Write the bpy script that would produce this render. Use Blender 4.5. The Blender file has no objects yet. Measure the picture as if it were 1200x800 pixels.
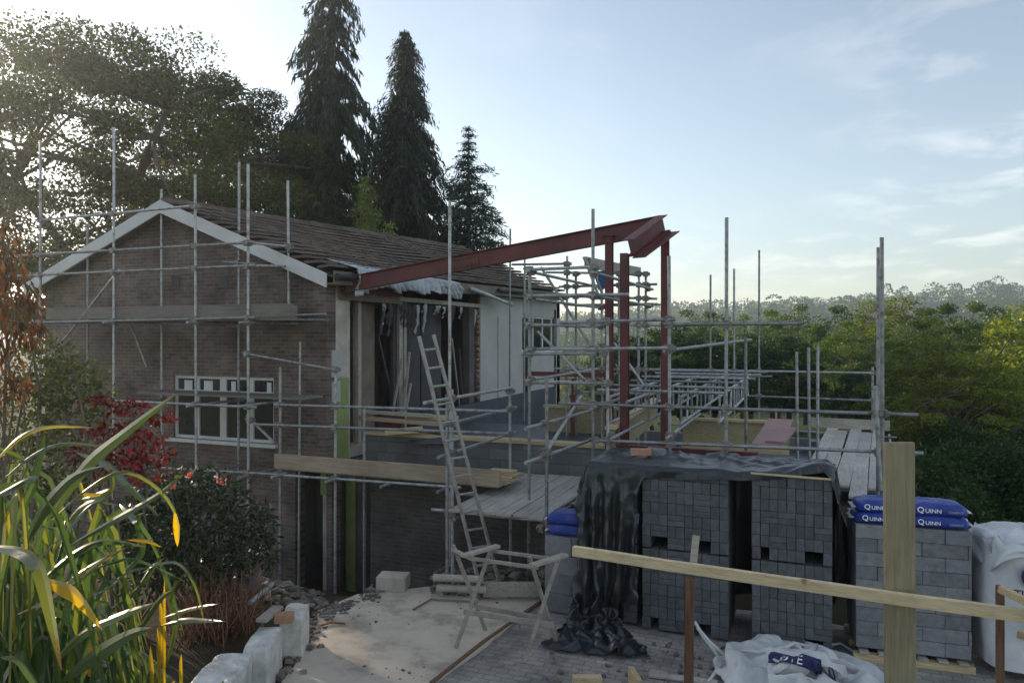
import bpy, bmesh, math, random
import numpy as np
from mathutils import Vector, Matrix, noise
random.seed(11)
rng = np.random.default_rng(5)
sc = bpy.context.scene
COL = sc.collection
R = math.radians

# ------------------------------------------------------------------ camera, sky, sun, exposure
CAMZ = 3.6
YAW = R(21.9)
cam = bpy.data.cameras.new('camera')
cam.lens = 26.0
cam.sensor_width = 36.0
cam.shift_y = -8.0 / 1200.0
cam.clip_start = 0.05
cam.clip_end = 6000
camo = bpy.data.objects.new('camera', cam)
COL.objects.link(camo)
camo.location = (0, 0, CAMZ)
camo.rotation_euler = (R(90), 0, YAW)
sc.camera = camo

SUN_AZ = R(70)          # degrees left of +Y
SUN_EL = R(13.5)
w = bpy.data.worlds.new('World')
sc.world = w
w.use_nodes = True
nt = w.node_tree
nt.nodes.clear()
N = nt.nodes.new
L = nt.links.new
wo = N('ShaderNodeOutputWorld')
bg = N('ShaderNodeBackground')
bg.inputs[1].default_value = 0.11
sky = N('ShaderNodeTexSky')
sky.sky_type = 'NISHITA'
sky.sun_disc = False
sky.sun_elevation = SUN_EL
sky.sun_rotation = -SUN_AZ
sky.altitude = 60
sky.air_density = 1.0
sky.dust_density = 0.35
sky.ozone_density = 1.2
# wispy clouds, laid on the sky dome by direction
geo = N('ShaderNodeNewGeometry')
neg = N('ShaderNodeVectorMath'); neg.operation = 'SCALE'; neg.inputs[3].default_value = -1.0
L(geo.outputs['Incoming'], neg.inputs[0])
sep = N('ShaderNodeSeparateXYZ'); L(neg.outputs[0], sep.inputs[0])
zc = N('ShaderNodeMath'); zc.operation = 'ADD'; zc.inputs[1].default_value = 0.12; L(sep.outputs[2], zc.inputs[0])
dx = N('ShaderNodeMath'); dx.operation = 'DIVIDE'; L(sep.outputs[0], dx.inputs[0]); L(zc.outputs[0], dx.inputs[1])
dy = N('ShaderNodeMath'); dy.operation = 'DIVIDE'; L(sep.outputs[1], dy.inputs[0]); L(zc.outputs[0], dy.inputs[1])
cmb = N('ShaderNodeCombineXYZ'); L(dx.outputs[0], cmb.inputs[0]); L(dy.outputs[0], cmb.inputs[1])
n1 = N('ShaderNodeTexNoise'); n1.inputs['Scale'].default_value = 2.3; n1.inputs['Detail'].default_value = 9; n1.inputs['Roughness'].default_value = 0.62
n1.inputs['Distortion'].default_value = 0.3
mpn = N('ShaderNodeMapping'); mpn.inputs['Location'].default_value = (3.1, 0.7, 0)
L(cmb.outputs[0], mpn.inputs[0]); L(mpn.outputs[0], n1.inputs['Vector'])
n2 = N('ShaderNodeTexNoise'); n2.inputs['Scale'].default_value = 0.42; n2.inputs['Detail'].default_value = 3
L(mpn.outputs[0], n2.inputs['Vector'])
r1 = N('ShaderNodeMapRange'); r1.inputs[1].default_value = 0.50; r1.inputs[2].default_value = 0.70; L(n1.outputs[0], r1.inputs[0])
r2 = N('ShaderNodeMapRange'); r2.inputs[1].default_value = 0.36; r2.inputs[2].default_value = 0.56; L(n2.outputs[0], r2.inputs[0])
# more cloud towards the right (east) of the sky
r3 = N('ShaderNodeMapRange'); r3.inputs[1].default_value = -0.45; r3.inputs[2].default_value = 0.25; L(sep.outputs[0], r3.inputs[0])
m1 = N('ShaderNodeMath'); m1.operation = 'MULTIPLY'; L(r1.outputs[0], m1.inputs[0]); L(r2.outputs[0], m1.inputs[1])
m2 = N('ShaderNodeMath'); m2.operation = 'MULTIPLY'; L(m1.outputs[0], m2.inputs[0]); L(r3.outputs[0], m2.inputs[1])
m3 = N('ShaderNodeMath'); m3.operation = 'MULTIPLY'; m3.inputs[1].default_value = 0.5; L(m2.outputs[0], m3.inputs[0])
cm = N('ShaderNodeMix'); cm.data_type = 'RGBA'
hs = N('ShaderNodeHueSaturation'); hs.inputs['Saturation'].default_value = 0.72
L(sky.outputs[0], hs.inputs['Color'])
L(m3.outputs[0], cm.inputs['Factor']); L(hs.outputs[0], cm.inputs['A'])
cm.inputs['B'].default_value = (10.0, 9.3, 8.7, 1)
L(cm.outputs['Result'], bg.inputs[0]); L(bg.outputs[0], wo.inputs[0])

sl = bpy.data.lights.new('sun', 'SUN')
sl.energy = 3.3
sl.angle = R(0.5)
sl.color = (1.0, 0.80, 0.58)
so = bpy.data.objects.new('sun', sl)
COL.objects.link(so)
sdir = Vector((-math.sin(SUN_AZ) * math.cos(SUN_EL), math.cos(SUN_AZ) * math.cos(SUN_EL), math.sin(SUN_EL)))
so.rotation_euler = sdir.to_track_quat('Z', 'Y').to_euler()
so.location = (-40, 15, 30)
sc.view_settings.view_transform = 'Standard'
sc.view_settings.look = 'None'
sc.view_settings.exposure = 1.05
sc.view_settings.gamma = 1.0
sc.render.engine = 'CYCLES'
sc.cycles.use_denoising = True
sc.cycles.max_bounces = 8
sc.cycles.transparent_max_bounces = 16
sc.cycles.volume_bounces = 1

# ------------------------------------------------------------------ picture -> place helpers
CS, SN = math.cos(YAW), math.sin(YAW)
def ray(x, y):
    a = (x - 600) / 866.7
    return Vector((a * CS - SN, a * SN + CS, (392 - y) / 866.7))
ORG = Vector((0, 0, CAMZ))
def W(x, y, d): return ORG + ray(x, y) * d
def onY(x, y, Y0):
    r = ray(x, y); return ORG + r * (Y0 / r.y)
def onX(x, y, X0):
    r = ray(x, y); return ORG + r * (X0 / r.x)
def onZ(x, y, Z0):
    r = ray(x, y); return ORG + r * ((Z0 - CAMZ) / r.z)

# ------------------------------------------------------------------ object helpers
def tag(o, label=None, cat=None, group=None, kind=None):
    if label: o['label'] = label
    if cat: o['category'] = cat
    if group: o['group'] = group
    if kind: o['kind'] = kind
    return o
def thing(name, label, cat, loc, group=None):
    o = bpy.data.objects.new(name, None)
    o.empty_display_size = 0.2
    COL.objects.link(o)
    o.location = loc
    return tag(o, label, cat, group)
def worigin(o):
    v = Vector((0, 0, 0))
    while o is not None:
        v = v + Vector(o.location); o = o.parent
    return v
class MB:
    def __init__(s): s.V = []; s.F = []; s.S = []
    def add(s, vs, fs, smooth=False):
        b = len(s.V); s.V += [tuple(v) for v in vs]
        for f in fs: s.F.append([i + b for i in f]); s.S.append(smooth)
        return s
    def box(s, c, size, rot=None):
        hx, hy, hz = size[0] / 2, size[1] / 2, size[2] / 2
        vs = [Vector((x, y, z)) for z in (-hz, hz) for y in (-hy, hy) for x in (-hx, hx)]
        if rot is not None: vs = [rot @ v for v in vs]
        c = Vector(c)
        return s.add([v + c for v in vs], [(0, 2, 3, 1), (4, 5, 7, 6), (0, 1, 5, 4), (2, 6, 7, 3), (0, 4, 6, 2), (1, 3, 7, 5)])
    def bb(s, x0, x1, y0, y1, z0, z1):
        return s.box(((x0 + x1) / 2, (y0 + y1) / 2, (z0 + z1) / 2), (abs(x1 - x0), abs(y1 - y0), abs(z1 - z0)))
    def beam(s, p, q, wd, ht, up=(0, 0, 1)):
        p = Vector(p); q = Vector(q); d = (q - p); ln = d.length; d.normalize()
        u = Vector(up); sd = d.cross(u)
        if sd.length < 1e-4: sd = d.cross(Vector((1, 0, 0)))
        sd.normalize(); u = sd.cross(d)
        rot = Matrix((d, sd, u)).transposed()
        return s.box((p + q) / 2, (ln, wd, ht), rot)
    def tube(s, p, q, r, n=10, r2=None, cap=True):
        p = Vector(p); q = Vector(q); d = (q - p).normalized()
        a = d.cross(Vector((0, 0, 1)))
        if a.length < 1e-3: a = d.cross(Vector((1, 0, 0)))
        a.normalize(); b = d.cross(a)
        r2 = r if r2 is None else r2
        vs = []
        for c, rr in ((p, r), (q, r2)):
            for i in range(n):
                t = 2 * math.pi * i / n
                vs.append(c + a * math.cos(t) * rr + b * math.sin(t) * rr)
        s.add(vs, [(i, (i + 1) % n, n + (i + 1) % n, n + i) for i in range(n)], True)
        if cap:
            s.add(vs[:n], [list(range(n))[::-1]]); s.add(vs[n:], [list(range(n))])
        return s
    def path(s, pts, rs, n=7):
        pts = [Vector(p) for p in pts]
        rings = []
        for i, p in enumerate(pts):
            d = (pts[min(i + 1, len(pts) - 1)] - pts[max(i - 1, 0)]).normalized()
            a = d.cross(Vector((0.13, 0.2, 1)))
            if a.length < 1e-3: a = d.cross(Vector((1, 0, 0)))
            a.normalize(); b = d.cross(a)
            r = rs[i] if isinstance(rs, (list, tuple)) else rs
            rings.append([p + a * math.cos(2 * math.pi * k / n) * r + b * math.sin(2 * math.pi * k / n) * r for k in range(n)])
        vs = [v for rg in rings for v in rg]
        fs = []
        for i in range(len(pts) - 1):
            for k in range(n):
                fs.append((i * n + k, i * n + (k + 1) % n, (i + 1) * n + (k + 1) % n, (i + 1) * n + k))
        fs.append(tuple(range(n))[::-1]); fs.append(tuple((len(pts) - 1) * n + k for k in range(n)))
        return s.add(vs, fs, True)
    def grid(s, fn, nu, nv, smooth=True):
        vs = [fn(i / nu, j / nv) for j in range(nv + 1) for i in range(nu + 1)]
        fs = [(j * (nu + 1) + i, j * (nu + 1) + i + 1, (j + 1) * (nu + 1) + i + 1, (j + 1) * (nu + 1) + i) for j in range(nv) for i in range(nu)]
        return s.add(vs, fs, smooth)
    def poly(s, vs): return s.add(vs, [list(range(len(vs)))])
    def prism(s, pts, z0, z1):
        n = len(pts)
        vs = [(p[0], p[1], z0) for p in pts] + [(p[0], p[1], z1) for p in pts]
        return s.add(vs, [list(range(n))[::-1], list(range(n, 2 * n))] + [(i, (i + 1) % n, n + (i + 1) % n, n + i) for i in range(n)])
    def build(s, name, mat, parent=None, bevel=0, origin=None, solid=0, subsurf=0):
        me = bpy.data.meshes.new(name)
        V = np.array(s.V, dtype=np.float64)
        if parent is not None: o0 = worigin(parent)
        elif origin is not None: o0 = Vector(origin)
        else: o0 = Vector(((V[:, 0].min() + V[:, 0].max()) / 2, (V[:, 1].min() + V[:, 1].max()) / 2, V[:, 2].min()))
        me.from_pydata((V - np.array(o0)).tolist(), [], s.F)
        me.polygons.foreach_set('use_smooth', s.S)
        me.update()
        o = bpy.data.objects.new(name, me)
        COL.objects.link(o)
        me.materials.append(mat)
        if parent is not None: o.parent = parent
        else: o.location = o0
        if solid:
            m = o.modifiers.new('solid', 'SOLIDIFY'); m.thickness = solid; m.offset = 0
        if subsurf:
            m = o.modifiers.new('sub', 'SUBSURF'); m.levels = subsurf; m.render_levels = subsurf
        if bevel:
            m = o.modifiers.new('bevel', 'BEVEL'); m.width = bevel; m.segments = 2; m.limit_method = 'ANGLE'
        return o
def npmesh(name, V, F, mat, parent=None, loc=None, smooth=False):
    me = bpy.data.meshes.new(name)
    me.from_pydata(V.tolist(), [], F.tolist())
    if smooth: me.polygons.foreach_set('use_smooth', [True] * len(F))
    me.update(); me.materials.append(mat)
    o = bpy.data.objects.new(name, me); COL.objects.link(o)
    if parent is not None: o.parent = parent
    if loc is not None: o.location = loc
    return o
def leaves(C, D, ln, wd, roll=None):
    """leaf-shaped 4-gons: centres C, long-axis directions D, lengths ln, widths wd"""
    n = len(C)
    D = D / (np.linalg.norm(D, axis=1, keepdims=True) + 1e-9)
    rnd = rng.normal(size=(n, 3))
    S = np.cross(D, rnd); S /= (np.linalg.norm(S, axis=1, keepdims=True) + 1e-9)
    ln = np.broadcast_to(ln, n)[:, None]; wd = np.broadcast_to(wd, n)[:, None]
    V = np.empty((n, 4, 3))
    V[:, 0] = C - D * ln * .5
    V[:, 1] = C + S * wd * .5 - D * ln * .06
    V[:, 2] = C + D * ln * .5
    V[:, 3] = C - S * wd * .5 - D * ln * .06
    F = np.arange(n * 4).reshape(n, 4)
    return V.reshape(-1, 3), F
def copy_tree(o, parent=None):
    c = o.copy(); COL.objects.link(c); c.parent = parent
    for ch in list(o.children): copy_tree(ch, c)
    return c

# ------------------------------------------------------------------ materials
def newmat(name):
    m = bpy.data.materials.new(name); m.use_nodes = True
    t = m.node_tree; b = t.nodes['Principled BSDF']
    return m, t, b
def wpos(t):
    g = t.nodes.new('ShaderNodeNewGeometry'); return g.outputs['Position']
def ramp(t, fac, stops):
    r = t.nodes.new('ShaderNodeValToRGB')
    e = r.color_ramp.elements
    while len(e) > 1: e.remove(e[-1])
    e[0].position = stops[0][0]; e[0].color = (*stops[0][1], 1)
    for p, c in stops[1:]:
        k = e.new(p); k.color = (*c, 1)
    t.links.new(fac, r.inputs[0]); return r.outputs[0]
def tnoise(t, scale, detail=6, rough=.6, vec=None, stretch=None, dist=0):
    n = t.nodes.new('ShaderNodeTexNoise'); n.inputs['Scale'].default_value = scale
    n.inputs['Detail'].default_value = detail; n.inputs['Roughness'].default_value = rough
    n.inputs['Distortion'].default_value = dist
    v = vec if vec is not None else wpos(t)
    if stretch:
        mp = t.nodes.new('ShaderNodeMapping'); mp.inputs['Scale'].default_value = stretch
        t.links.new(v, mp.inputs[0]); v = mp.outputs[0]
    t.links.new(v, n.inputs['Vector']); return n.outputs[0]
def mul(c, k): return tuple(min(1, x * k) for x in c)
def bumpn(t, b, h, strength, dist=.01):
    k = t.nodes.new('ShaderNodeBump'); k.inputs['Strength'].default_value = strength; k.inputs['Distance'].default_value = dist
    t.links.new(h, k.inputs['Height']); t.links.new(k.outputs[0], b.inputs['Normal'])
def objrand(t, col, amt=.25):
    oi = t.nodes.new('ShaderNodeObjectInfo')
    mr = t.nodes.new('ShaderNodeMapRange'); mr.inputs[3].default_value = 1 - amt; mr.inputs[4].default_value = 1 + amt
    t.links.new(oi.outputs['Random'], mr.inputs[0])
    mx = t.nodes.new('ShaderNodeVectorMath'); mx.operation = 'SCALE'
    t.links.new(col, mx.inputs[0]); t.links.new(mr.outputs[0], mx.inputs[3]); return mx.outputs[0]
def islrand(t, col, amt=.25):
    oi = t.nodes.new('ShaderNodeNewGeometry')
    mr = t.nodes.new('ShaderNodeMapRange'); mr.inputs[3].default_value = 1 - amt; mr.inputs[4].default_value = 1 + amt
    t.links.new(oi.outputs['Random Per Island'], mr.inputs[0])
    mx = t.nodes.new('ShaderNodeVectorMath'); mx.operation = 'SCALE'
    t.links.new(col, mx.inputs[0]); t.links.new(mr.outputs[0], mx.inputs[3]); return mx.outputs[0]
KB = 1.32          # lifts all surface colours so shaded areas stay light at the lower exposure
def simple(name, c, rough=.7, metal=0, nscale=6, amt=.3, bscale=40, bstr=.2, stretch=None, isl=0, objr=0, spec=.4, dark=None, light=None):
    c = mul(c, KB); dark = mul(dark, KB) if dark else None; light = mul(light, KB) if light else None
    m, t, b = newmat(name)
    n = tnoise(t, nscale, 8, .65, stretch=stretch)
    col = ramp(t, n, [(.28, dark or mul(c, 1 - amt)), (.5, c), (.72, light or mul(c, 1 + amt))])
    if isl: col = islrand(t, col, isl)
    if objr: col = objrand(t, col, objr)
    t.links.new(col, b.inputs['Base Color'])
    b.inputs['Roughness'].default_value = rough; b.inputs['Metallic'].default_value = metal
    b.inputs['Specular IOR Level'].default_value = spec
    if bstr: bumpn(t, b, tnoise(t, bscale, 5, .6, stretch=stretch), bstr)
    return m
def brickmat(name, plane, c1, c2, mortar, bw=.225, rh=.075, ms=.011, amt=.5):
    c1, c2, mortar = mul(c1, KB), mul(c2, KB), mul(mortar, KB)
    m, t, b = newmat(name)
    sp = t.nodes.new('ShaderNodeSeparateXYZ'); t.links.new(wpos(t), sp.inputs[0])
    cb = t.nodes.new('ShaderNodeCombineXYZ')
    t.links.new(sp.outputs[0 if plane == 'xz' else (1 if plane == 'yz' else 0)], cb.inputs[0])
    t.links.new(sp.outputs[2 if plane != 'xy' else 1], cb.inputs[1])
    br = t.nodes.new('ShaderNodeTexBrick')
    br.inputs['Scale'].default_value = 1; br.inputs['Brick Width'].default_value = bw; br.inputs['Row Height'].default_value = rh
    br.inputs['Mortar Size'].default_value = ms; br.inputs['Mortar Smooth'].default_value = .3; br.inputs['Bias'].default_value = 0
    br.inputs['Color1'].default_value = (*c1, 1); br.inputs['Color2'].default_value = (*c2, 1); br.inputs['Mortar'].default_value = (*mortar, 1)
    t.links.new(cb.outputs[0], br.inputs['Vector'])
    n = tnoise(t, 1.3, 8, .65)
    mr = t.nodes.new('ShaderNodeMapRange'); mr.inputs[1].default_value = .3; mr.inputs[2].default_value = .7
    mr.inputs[3].default_value = 1 - amt; mr.inputs[4].default_value = 1 + amt * .6; t.links.new(n, mr.inputs[0])
    sc_ = t.nodes.new('ShaderNodeVectorMath'); sc_.operation = 'SCALE'
    t.links.new(br.outputs['Color'], sc_.inputs[0]); t.links.new(mr.outputs[0], sc_.inputs[3])
    t.links.new(sc_.outputs[0], b.inputs['Base Color'])
    b.inputs['Roughness'].default_value = .88; b.inputs['Specular IOR Level'].default_value = .25
    inv = t.nodes.new('ShaderNodeMath'); inv.operation = 'SUBTRACT'; inv.inputs[0].default_value = 1
    t.links.new(br.outputs['Fac'], inv.inputs[1])
    ad = t.nodes.new('ShaderNodeMath'); ad.operation = 'MULTIPLY_ADD'; ad.inputs[1].default_value = .35
    t.links.new(tnoise(t, 60, 4), ad.inputs[0]); t.links.new(inv.outputs[0], ad.inputs[2])
    bumpn(t, b, ad.outputs[0], .6, .012)
    return m
def leafmat(name, stops, trans=.45, gloss=.12, rough=.45):
    stops = [(p, mul(c, 1.22)) for p, c in stops]
    m = bpy.data.materials.new(name); m.use_nodes = True
    t = m.node_tree; t.nodes.clear()
    o = t.nodes.new('ShaderNodeOutputMaterial')
    g = t.nodes.new('ShaderNodeNewGeometry')
    col = ramp(t, g.outputs['Random Per Island'], stops)
    col = objrand(t, col, .30)
    d = t.nodes.new('ShaderNodeBsdfDiffuse'); t.links.new(col, d.inputs[0])
    tr = t.nodes.new('ShaderNodeBsdfTranslucent')
    hs = t.nodes.new('ShaderNodeHueSaturation'); hs.inputs['Saturation'].default_value = 1.15; hs.inputs['Value'].default_value = 1.7
    t.links.new(col, hs.inputs['Color']); t.links.new(hs.outputs[0], tr.inputs[0])
    mx = t.nodes.new('ShaderNodeMixShader'); mx.inputs[0].default_value = trans
    t.links.new(d.outputs[0], mx.inputs[1]); t.links.new(tr.outputs[0], mx.inputs[2])
    gl = t.nodes.new('ShaderNodeBsdfGlossy'); gl.inputs['Roughness'].default_value = rough
    gl.inputs[0].default_value = (.9, .9, .9, 1)
    m2 = t.nodes.new('ShaderNodeMixShader')
    lw = t.nodes.new('ShaderNodeFresnel'); lw.inputs[0].default_value = 1.4
    ml = t.nodes.new('ShaderNodeMath'); ml.operation = 'MULTIPLY'; ml.inputs[1].default_value = gloss * 1.8; ml.use_clamp = True
    t.links.new(lw.outputs[0], ml.inputs[0]); t.links.new(ml.outputs[0], m2.inputs[0])
    t.links.new(mx.outputs[0], m2.inputs[1]); t.links.new(gl.outputs[0], m2.inputs[2])
    t.links.new(m2.outputs[0], o.inputs[0])
    return m
def wood(name, c, stretch, amt=.3, rough=.75, isl=0.12, objr=.12, knots=False):
    c = mul(c, KB)
    m, t, b = newmat(name)
    n = tnoise(t, 5, 8, .65, stretch=stretch, dist=.4)
    n2 = tnoise(t, .9, 5, .6)
    col = ramp(t, n, [(.25, mul(c, 1 - amt * 1.3)), (.5, c), (.75, mul(c, 1 + amt))])
    mx = t.nodes.new('ShaderNodeMix'); mx.data_type = 'RGBA'; mx.blend_type = 'MULTIPLY'; mx.inputs['Factor'].default_value = .6
    t.links.new(col, mx.inputs['A'])
    t.links.new(ramp(t, n2, [(.35, (.62, .6, .57)), (.6, (1, 1, 1))]), mx.inputs['B'])
    col = mx.outputs['Result']
    if isl: col = islrand(t, col, isl)
    if objr: col = objrand(t, col, objr)
    if knots:
        v = t.nodes.new('ShaderNodeTexVoronoi'); v.inputs['Scale'].default_value = 3.2
        mp = t.nodes.new('ShaderNodeMapping'); mp.inputs['Scale'].default_value = (1, 1, .55)
        t.links.new(wpos(t), mp.inputs[0]); t.links.new(mp.outputs[0], v.inputs['Vector'])
        k = ramp(t, v.outputs['Distance'], [(.02, (.28, .2, .13)), (.07, (.6, .52, .42)), (.11, (1, 1, 1))])
        m3 = t.nodes.new('ShaderNodeMix'); m3.data_type = 'RGBA'; m3.blend_type = 'MULTIPLY'; m3.inputs['Factor'].default_value = 1
        t.links.new(col, m3.inputs['A']); t.links.new(k, m3.inputs['B']); col = m3.outputs['Result']
    t.links.new(col, b.inputs['Base Color']); b.inputs['Roughness'].default_value = rough
    b.inputs['Specular IOR Level'].default_value = .3
    bumpn(t, b, tnoise(t, 14, 6, .6, stretch=stretch), .25, .006)
    return m
M = {}
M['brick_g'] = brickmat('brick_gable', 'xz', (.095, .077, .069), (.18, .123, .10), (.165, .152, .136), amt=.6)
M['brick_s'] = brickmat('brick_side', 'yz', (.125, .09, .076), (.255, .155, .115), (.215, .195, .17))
M['brick_d'] = brickmat('brick_dark', 'xz', (.085, .078, .076), (.125, .106, .098), (.12, .115, .11))
M['block_w'] = brickmat('block_wall', 'xz', (.125, .127, .13), (.165, .163, .16), (.12, .118, .115), .44, .215, .012, .3)
M['setts'] = brickmat('setts', 'xy', (.25, .238, .215), (.32, .30, .268), (.19, .178, .158), .2, .1, .008, .6)
M['steel'] = simple('galvanised_tube', (.27, .28, .285), .5, .5, 11, .35, 60, .12, objr=.28, dark=(.12, .095, .075), light=(.36, .36, .35))
M['coupler'] = simple('coupler_steel', (.19, .17, .155), .55, .6, 20, .5, 80, .1)
M['redsteel'] = simple('red_oxide_steel', (.115, .035, .033), .55, 0, 2.2, .35, 50, .15, dark=(.06, .027, .025))
M['redprop'] = simple('red_prop', (.125, .034, .036), .5, .1, 6, .3, 50, .1)
M['tile'] = simple('roof_tile', (.105, .082, .07), .85, 0, 1.1, .45, 50, .3, isl=.2, dark=(.06, .058, .045))
M['render'] = simple('white_render', (.33, .325, .312), .85, 0, 1.1, .13, 30, .15)
M['paint'] = simple('white_paint', (.50, .495, .49), .55, 0, 2, .12, 30, .05)
M['soffit'] = simple('soffit_brown', (.14, .115, .09), .8, 0, 3, .3, 30, .1)
M['plaster'] = simple('old_plaster', (.36, .33, .28), .9, 0, 2.2, .4, 20, .3)
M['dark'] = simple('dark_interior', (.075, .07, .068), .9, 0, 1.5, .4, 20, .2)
M['insul'] = simple('roofing_membrane', (.045, .044, .048), .7, 0, 1.8, .35, 12, .3)
M['green'] = simple('green_board', (.19, .23, .085), .75, 0, 3, .25, 30, .1)
M['glass'] = simple('window_glass', (.02, .024, .026), .08, 0, .6, .3, 3, .03, spec=.9)
M['blueplastic'] = simple('blue_membrane', (.055, .064, .076), .5, 0, 2, .35, 20, .25)
M['board'] = wood('scaffold_board_y', (.40, .38, .34), (9, .5, 9))
M['boardx'] = wood('scaffold_board_x', (.33, .30, .255), (.5, 9, 9))
M['toe'] = wood('toe_board', (.30, .235, .175), (.5, 9, 9))
M['newx'] = wood('new_timber_x', (.50, .39, .235), (.45, 9, 9), .25)
M['newz'] = wood('treated_timber_z', (.235, .20, .128), (9, 9, .45), .28, knots=True)
M['rustz'] = wood('brown_stake', (.17, .095, .06), (9, 9, .6), .4)
M['ply'] = wood('plywood', (.30, .255, .16), (2, 2, 6), .25)
M['pinkboard'] = simple('pink_board', (.26, .15, .145), .7, 0, 4, .2, 40, .1)
M['block'] = simple('concrete_block', (.092, .094, .10), .95, 0, 14, .3, 70, .5, isl=.17)
M['block2'] = simple('concrete_block_pale', (.185, .185, .19), .95, 0, 12, .28, 70, .5, isl=.2)
M['tarp'] = simple('black_polythene', (.022, .026, .030), .33, 0, 2, .3, 26, .15, spec=.6)
M['silver'] = simple('grey_polythene', (.30, .32, .335), .3, 0, 2, .3, 10, .3, spec=.6)
M['whitebag'] = simple('woven_white_bag', (.50, .505, .51), .6, 0, 3.5, .2, 90, .25)
M['bluebag'] = simple('blue_sack', (.020, .042, .24), .45, 0, 4, .3, 22, .5, spec=.4, dark=(.018, .036, .2), light=(.075, .09, .24))
M['letter'] = simple('white_ink', (.75, .76, .78), .5, 0, 5, .05, 20, 0)
M['navy'] = simple('navy_ink', (.02, .025, .09), .6, 0, 5, .1, 20, 0)
M['blackink'] = simple('black_ink', (.02, .02, .022), .6, 0, 5, .1, 20, 0)
M['redink'] = simple('red_ink', (.42, .07, .08), .6, 0, 5, .1, 20, 0)
M['wrap'] = simple('white_wrap', (.50, .485, .45), .5, 0, 6, .4, 14, .6)
M['concrete'] = simple('concrete', (.44, .385, .31), .92, 0, 1.6, .55, 45, .35, dark=(.17, .15, .12), light=(.52, .45, .36))
M['soil'] = simple('soil', (.075, .062, .045), 1, 0, 1.2, .5, 12, .8, light=(.085, .095, .04))
M['rubble'] = simple('rubble', (.14, .12, .10), .95, 0, 8, .4, 40, .5, isl=.4)
M['alu'] = simple('aluminium', (.30, .29, .27), .5, .45, 10, .3, 60, .08, dark=(.19, .17, .15))
M['trestle'] = simple('trestle_timber', (.27, .25, .21), .75, 0, 8, .35, 40, .2)
M['yellow'] = simple('yellow_foam', (.50, .31, .05), .8, 0, 8, .25, 40, .2)
M['bluecloth'] = simple('blue_plastic', (.03, .12, .30), .5, 0, 5, .3, 20, .2)
M['bark'] = simple('bark', (.10, .078, .06), .95, 0, 5, .4, 14, .8, stretch=(1, 1, .3))
M['twig'] = simple('brown_twigs', (.17, .085, .055), .9, 0, 6, .4, 30, .2, isl=.4)
M['brickobj'] = simple('loose_brick', (.36, .20, .13), .9, 0, 20, .25, 60, .4, isl=.15)
M['leaf_oak'] = leafmat('leaf_oak', [(0, (.030, .042, .014)), (.5, (.045, .062, .020)), (1, (.075, .085, .028))], .35, .02)
M['leaf_con'] = leafmat('leaf_conifer', [(0, (.016, .030, .018)), (.6, (.026, .044, .025)), (1, (.042, .060, .030))], .2, .04)
M['leaf_gold'] = leafmat('leaf_gold_conifer', [(0, (.12, .17, .035)), (1, (.22, .27, .065))], .4, .02)
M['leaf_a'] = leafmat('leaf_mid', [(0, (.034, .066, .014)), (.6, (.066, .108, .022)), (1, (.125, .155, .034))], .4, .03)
M['leaf_b'] = leafmat('leaf_dark', [(0, (.015, .034, .014)), (.6, (.027, .052, .018)), (1, (.046, .074, .022))], .25, .02)  # dark leaves; the tone also carries the shade on trees behind the scaffold
M['leaf_c'] = leafmat('leaf_light', [(0, (.062, .095, .016)), (.6, (.11, .14, .026)), (1, (.19, .19, .042))], .45, .03)  # pale leaves; the tone also puts sunlight into the near right-hand trees
M['leaf_rh'] = leafmat('leaf_rhodo', [(0, (.022, .040, .020)), (.6, (.038, .060, .028)), (1, (.065, .085, .042))], .2, .12, .4)
M['leaf_red'] = leafmat('leaf_red', [(0, (.075, .014, .016)), (.6, (.13, .022, .022)), (1, (.20, .04, .034))], .4, .03)
M['leaf_or'] = leafmat('leaf_orange', [(0, (.05, .045, .022)), (.45, (.09, .05, .028)), (.75, (.17, .075, .038)), (1, (.24, .13, .055))], .35, .03)
M['blade'] = leafmat('blade_green', [(0, (.024, .044, .018)), (.5, (.042, .070, .022)), (.8, (.078, .102, .026)), (.92, (.16, .155, .036)), (1, (.28, .19, .05))], .46, .08, .36)
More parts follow.
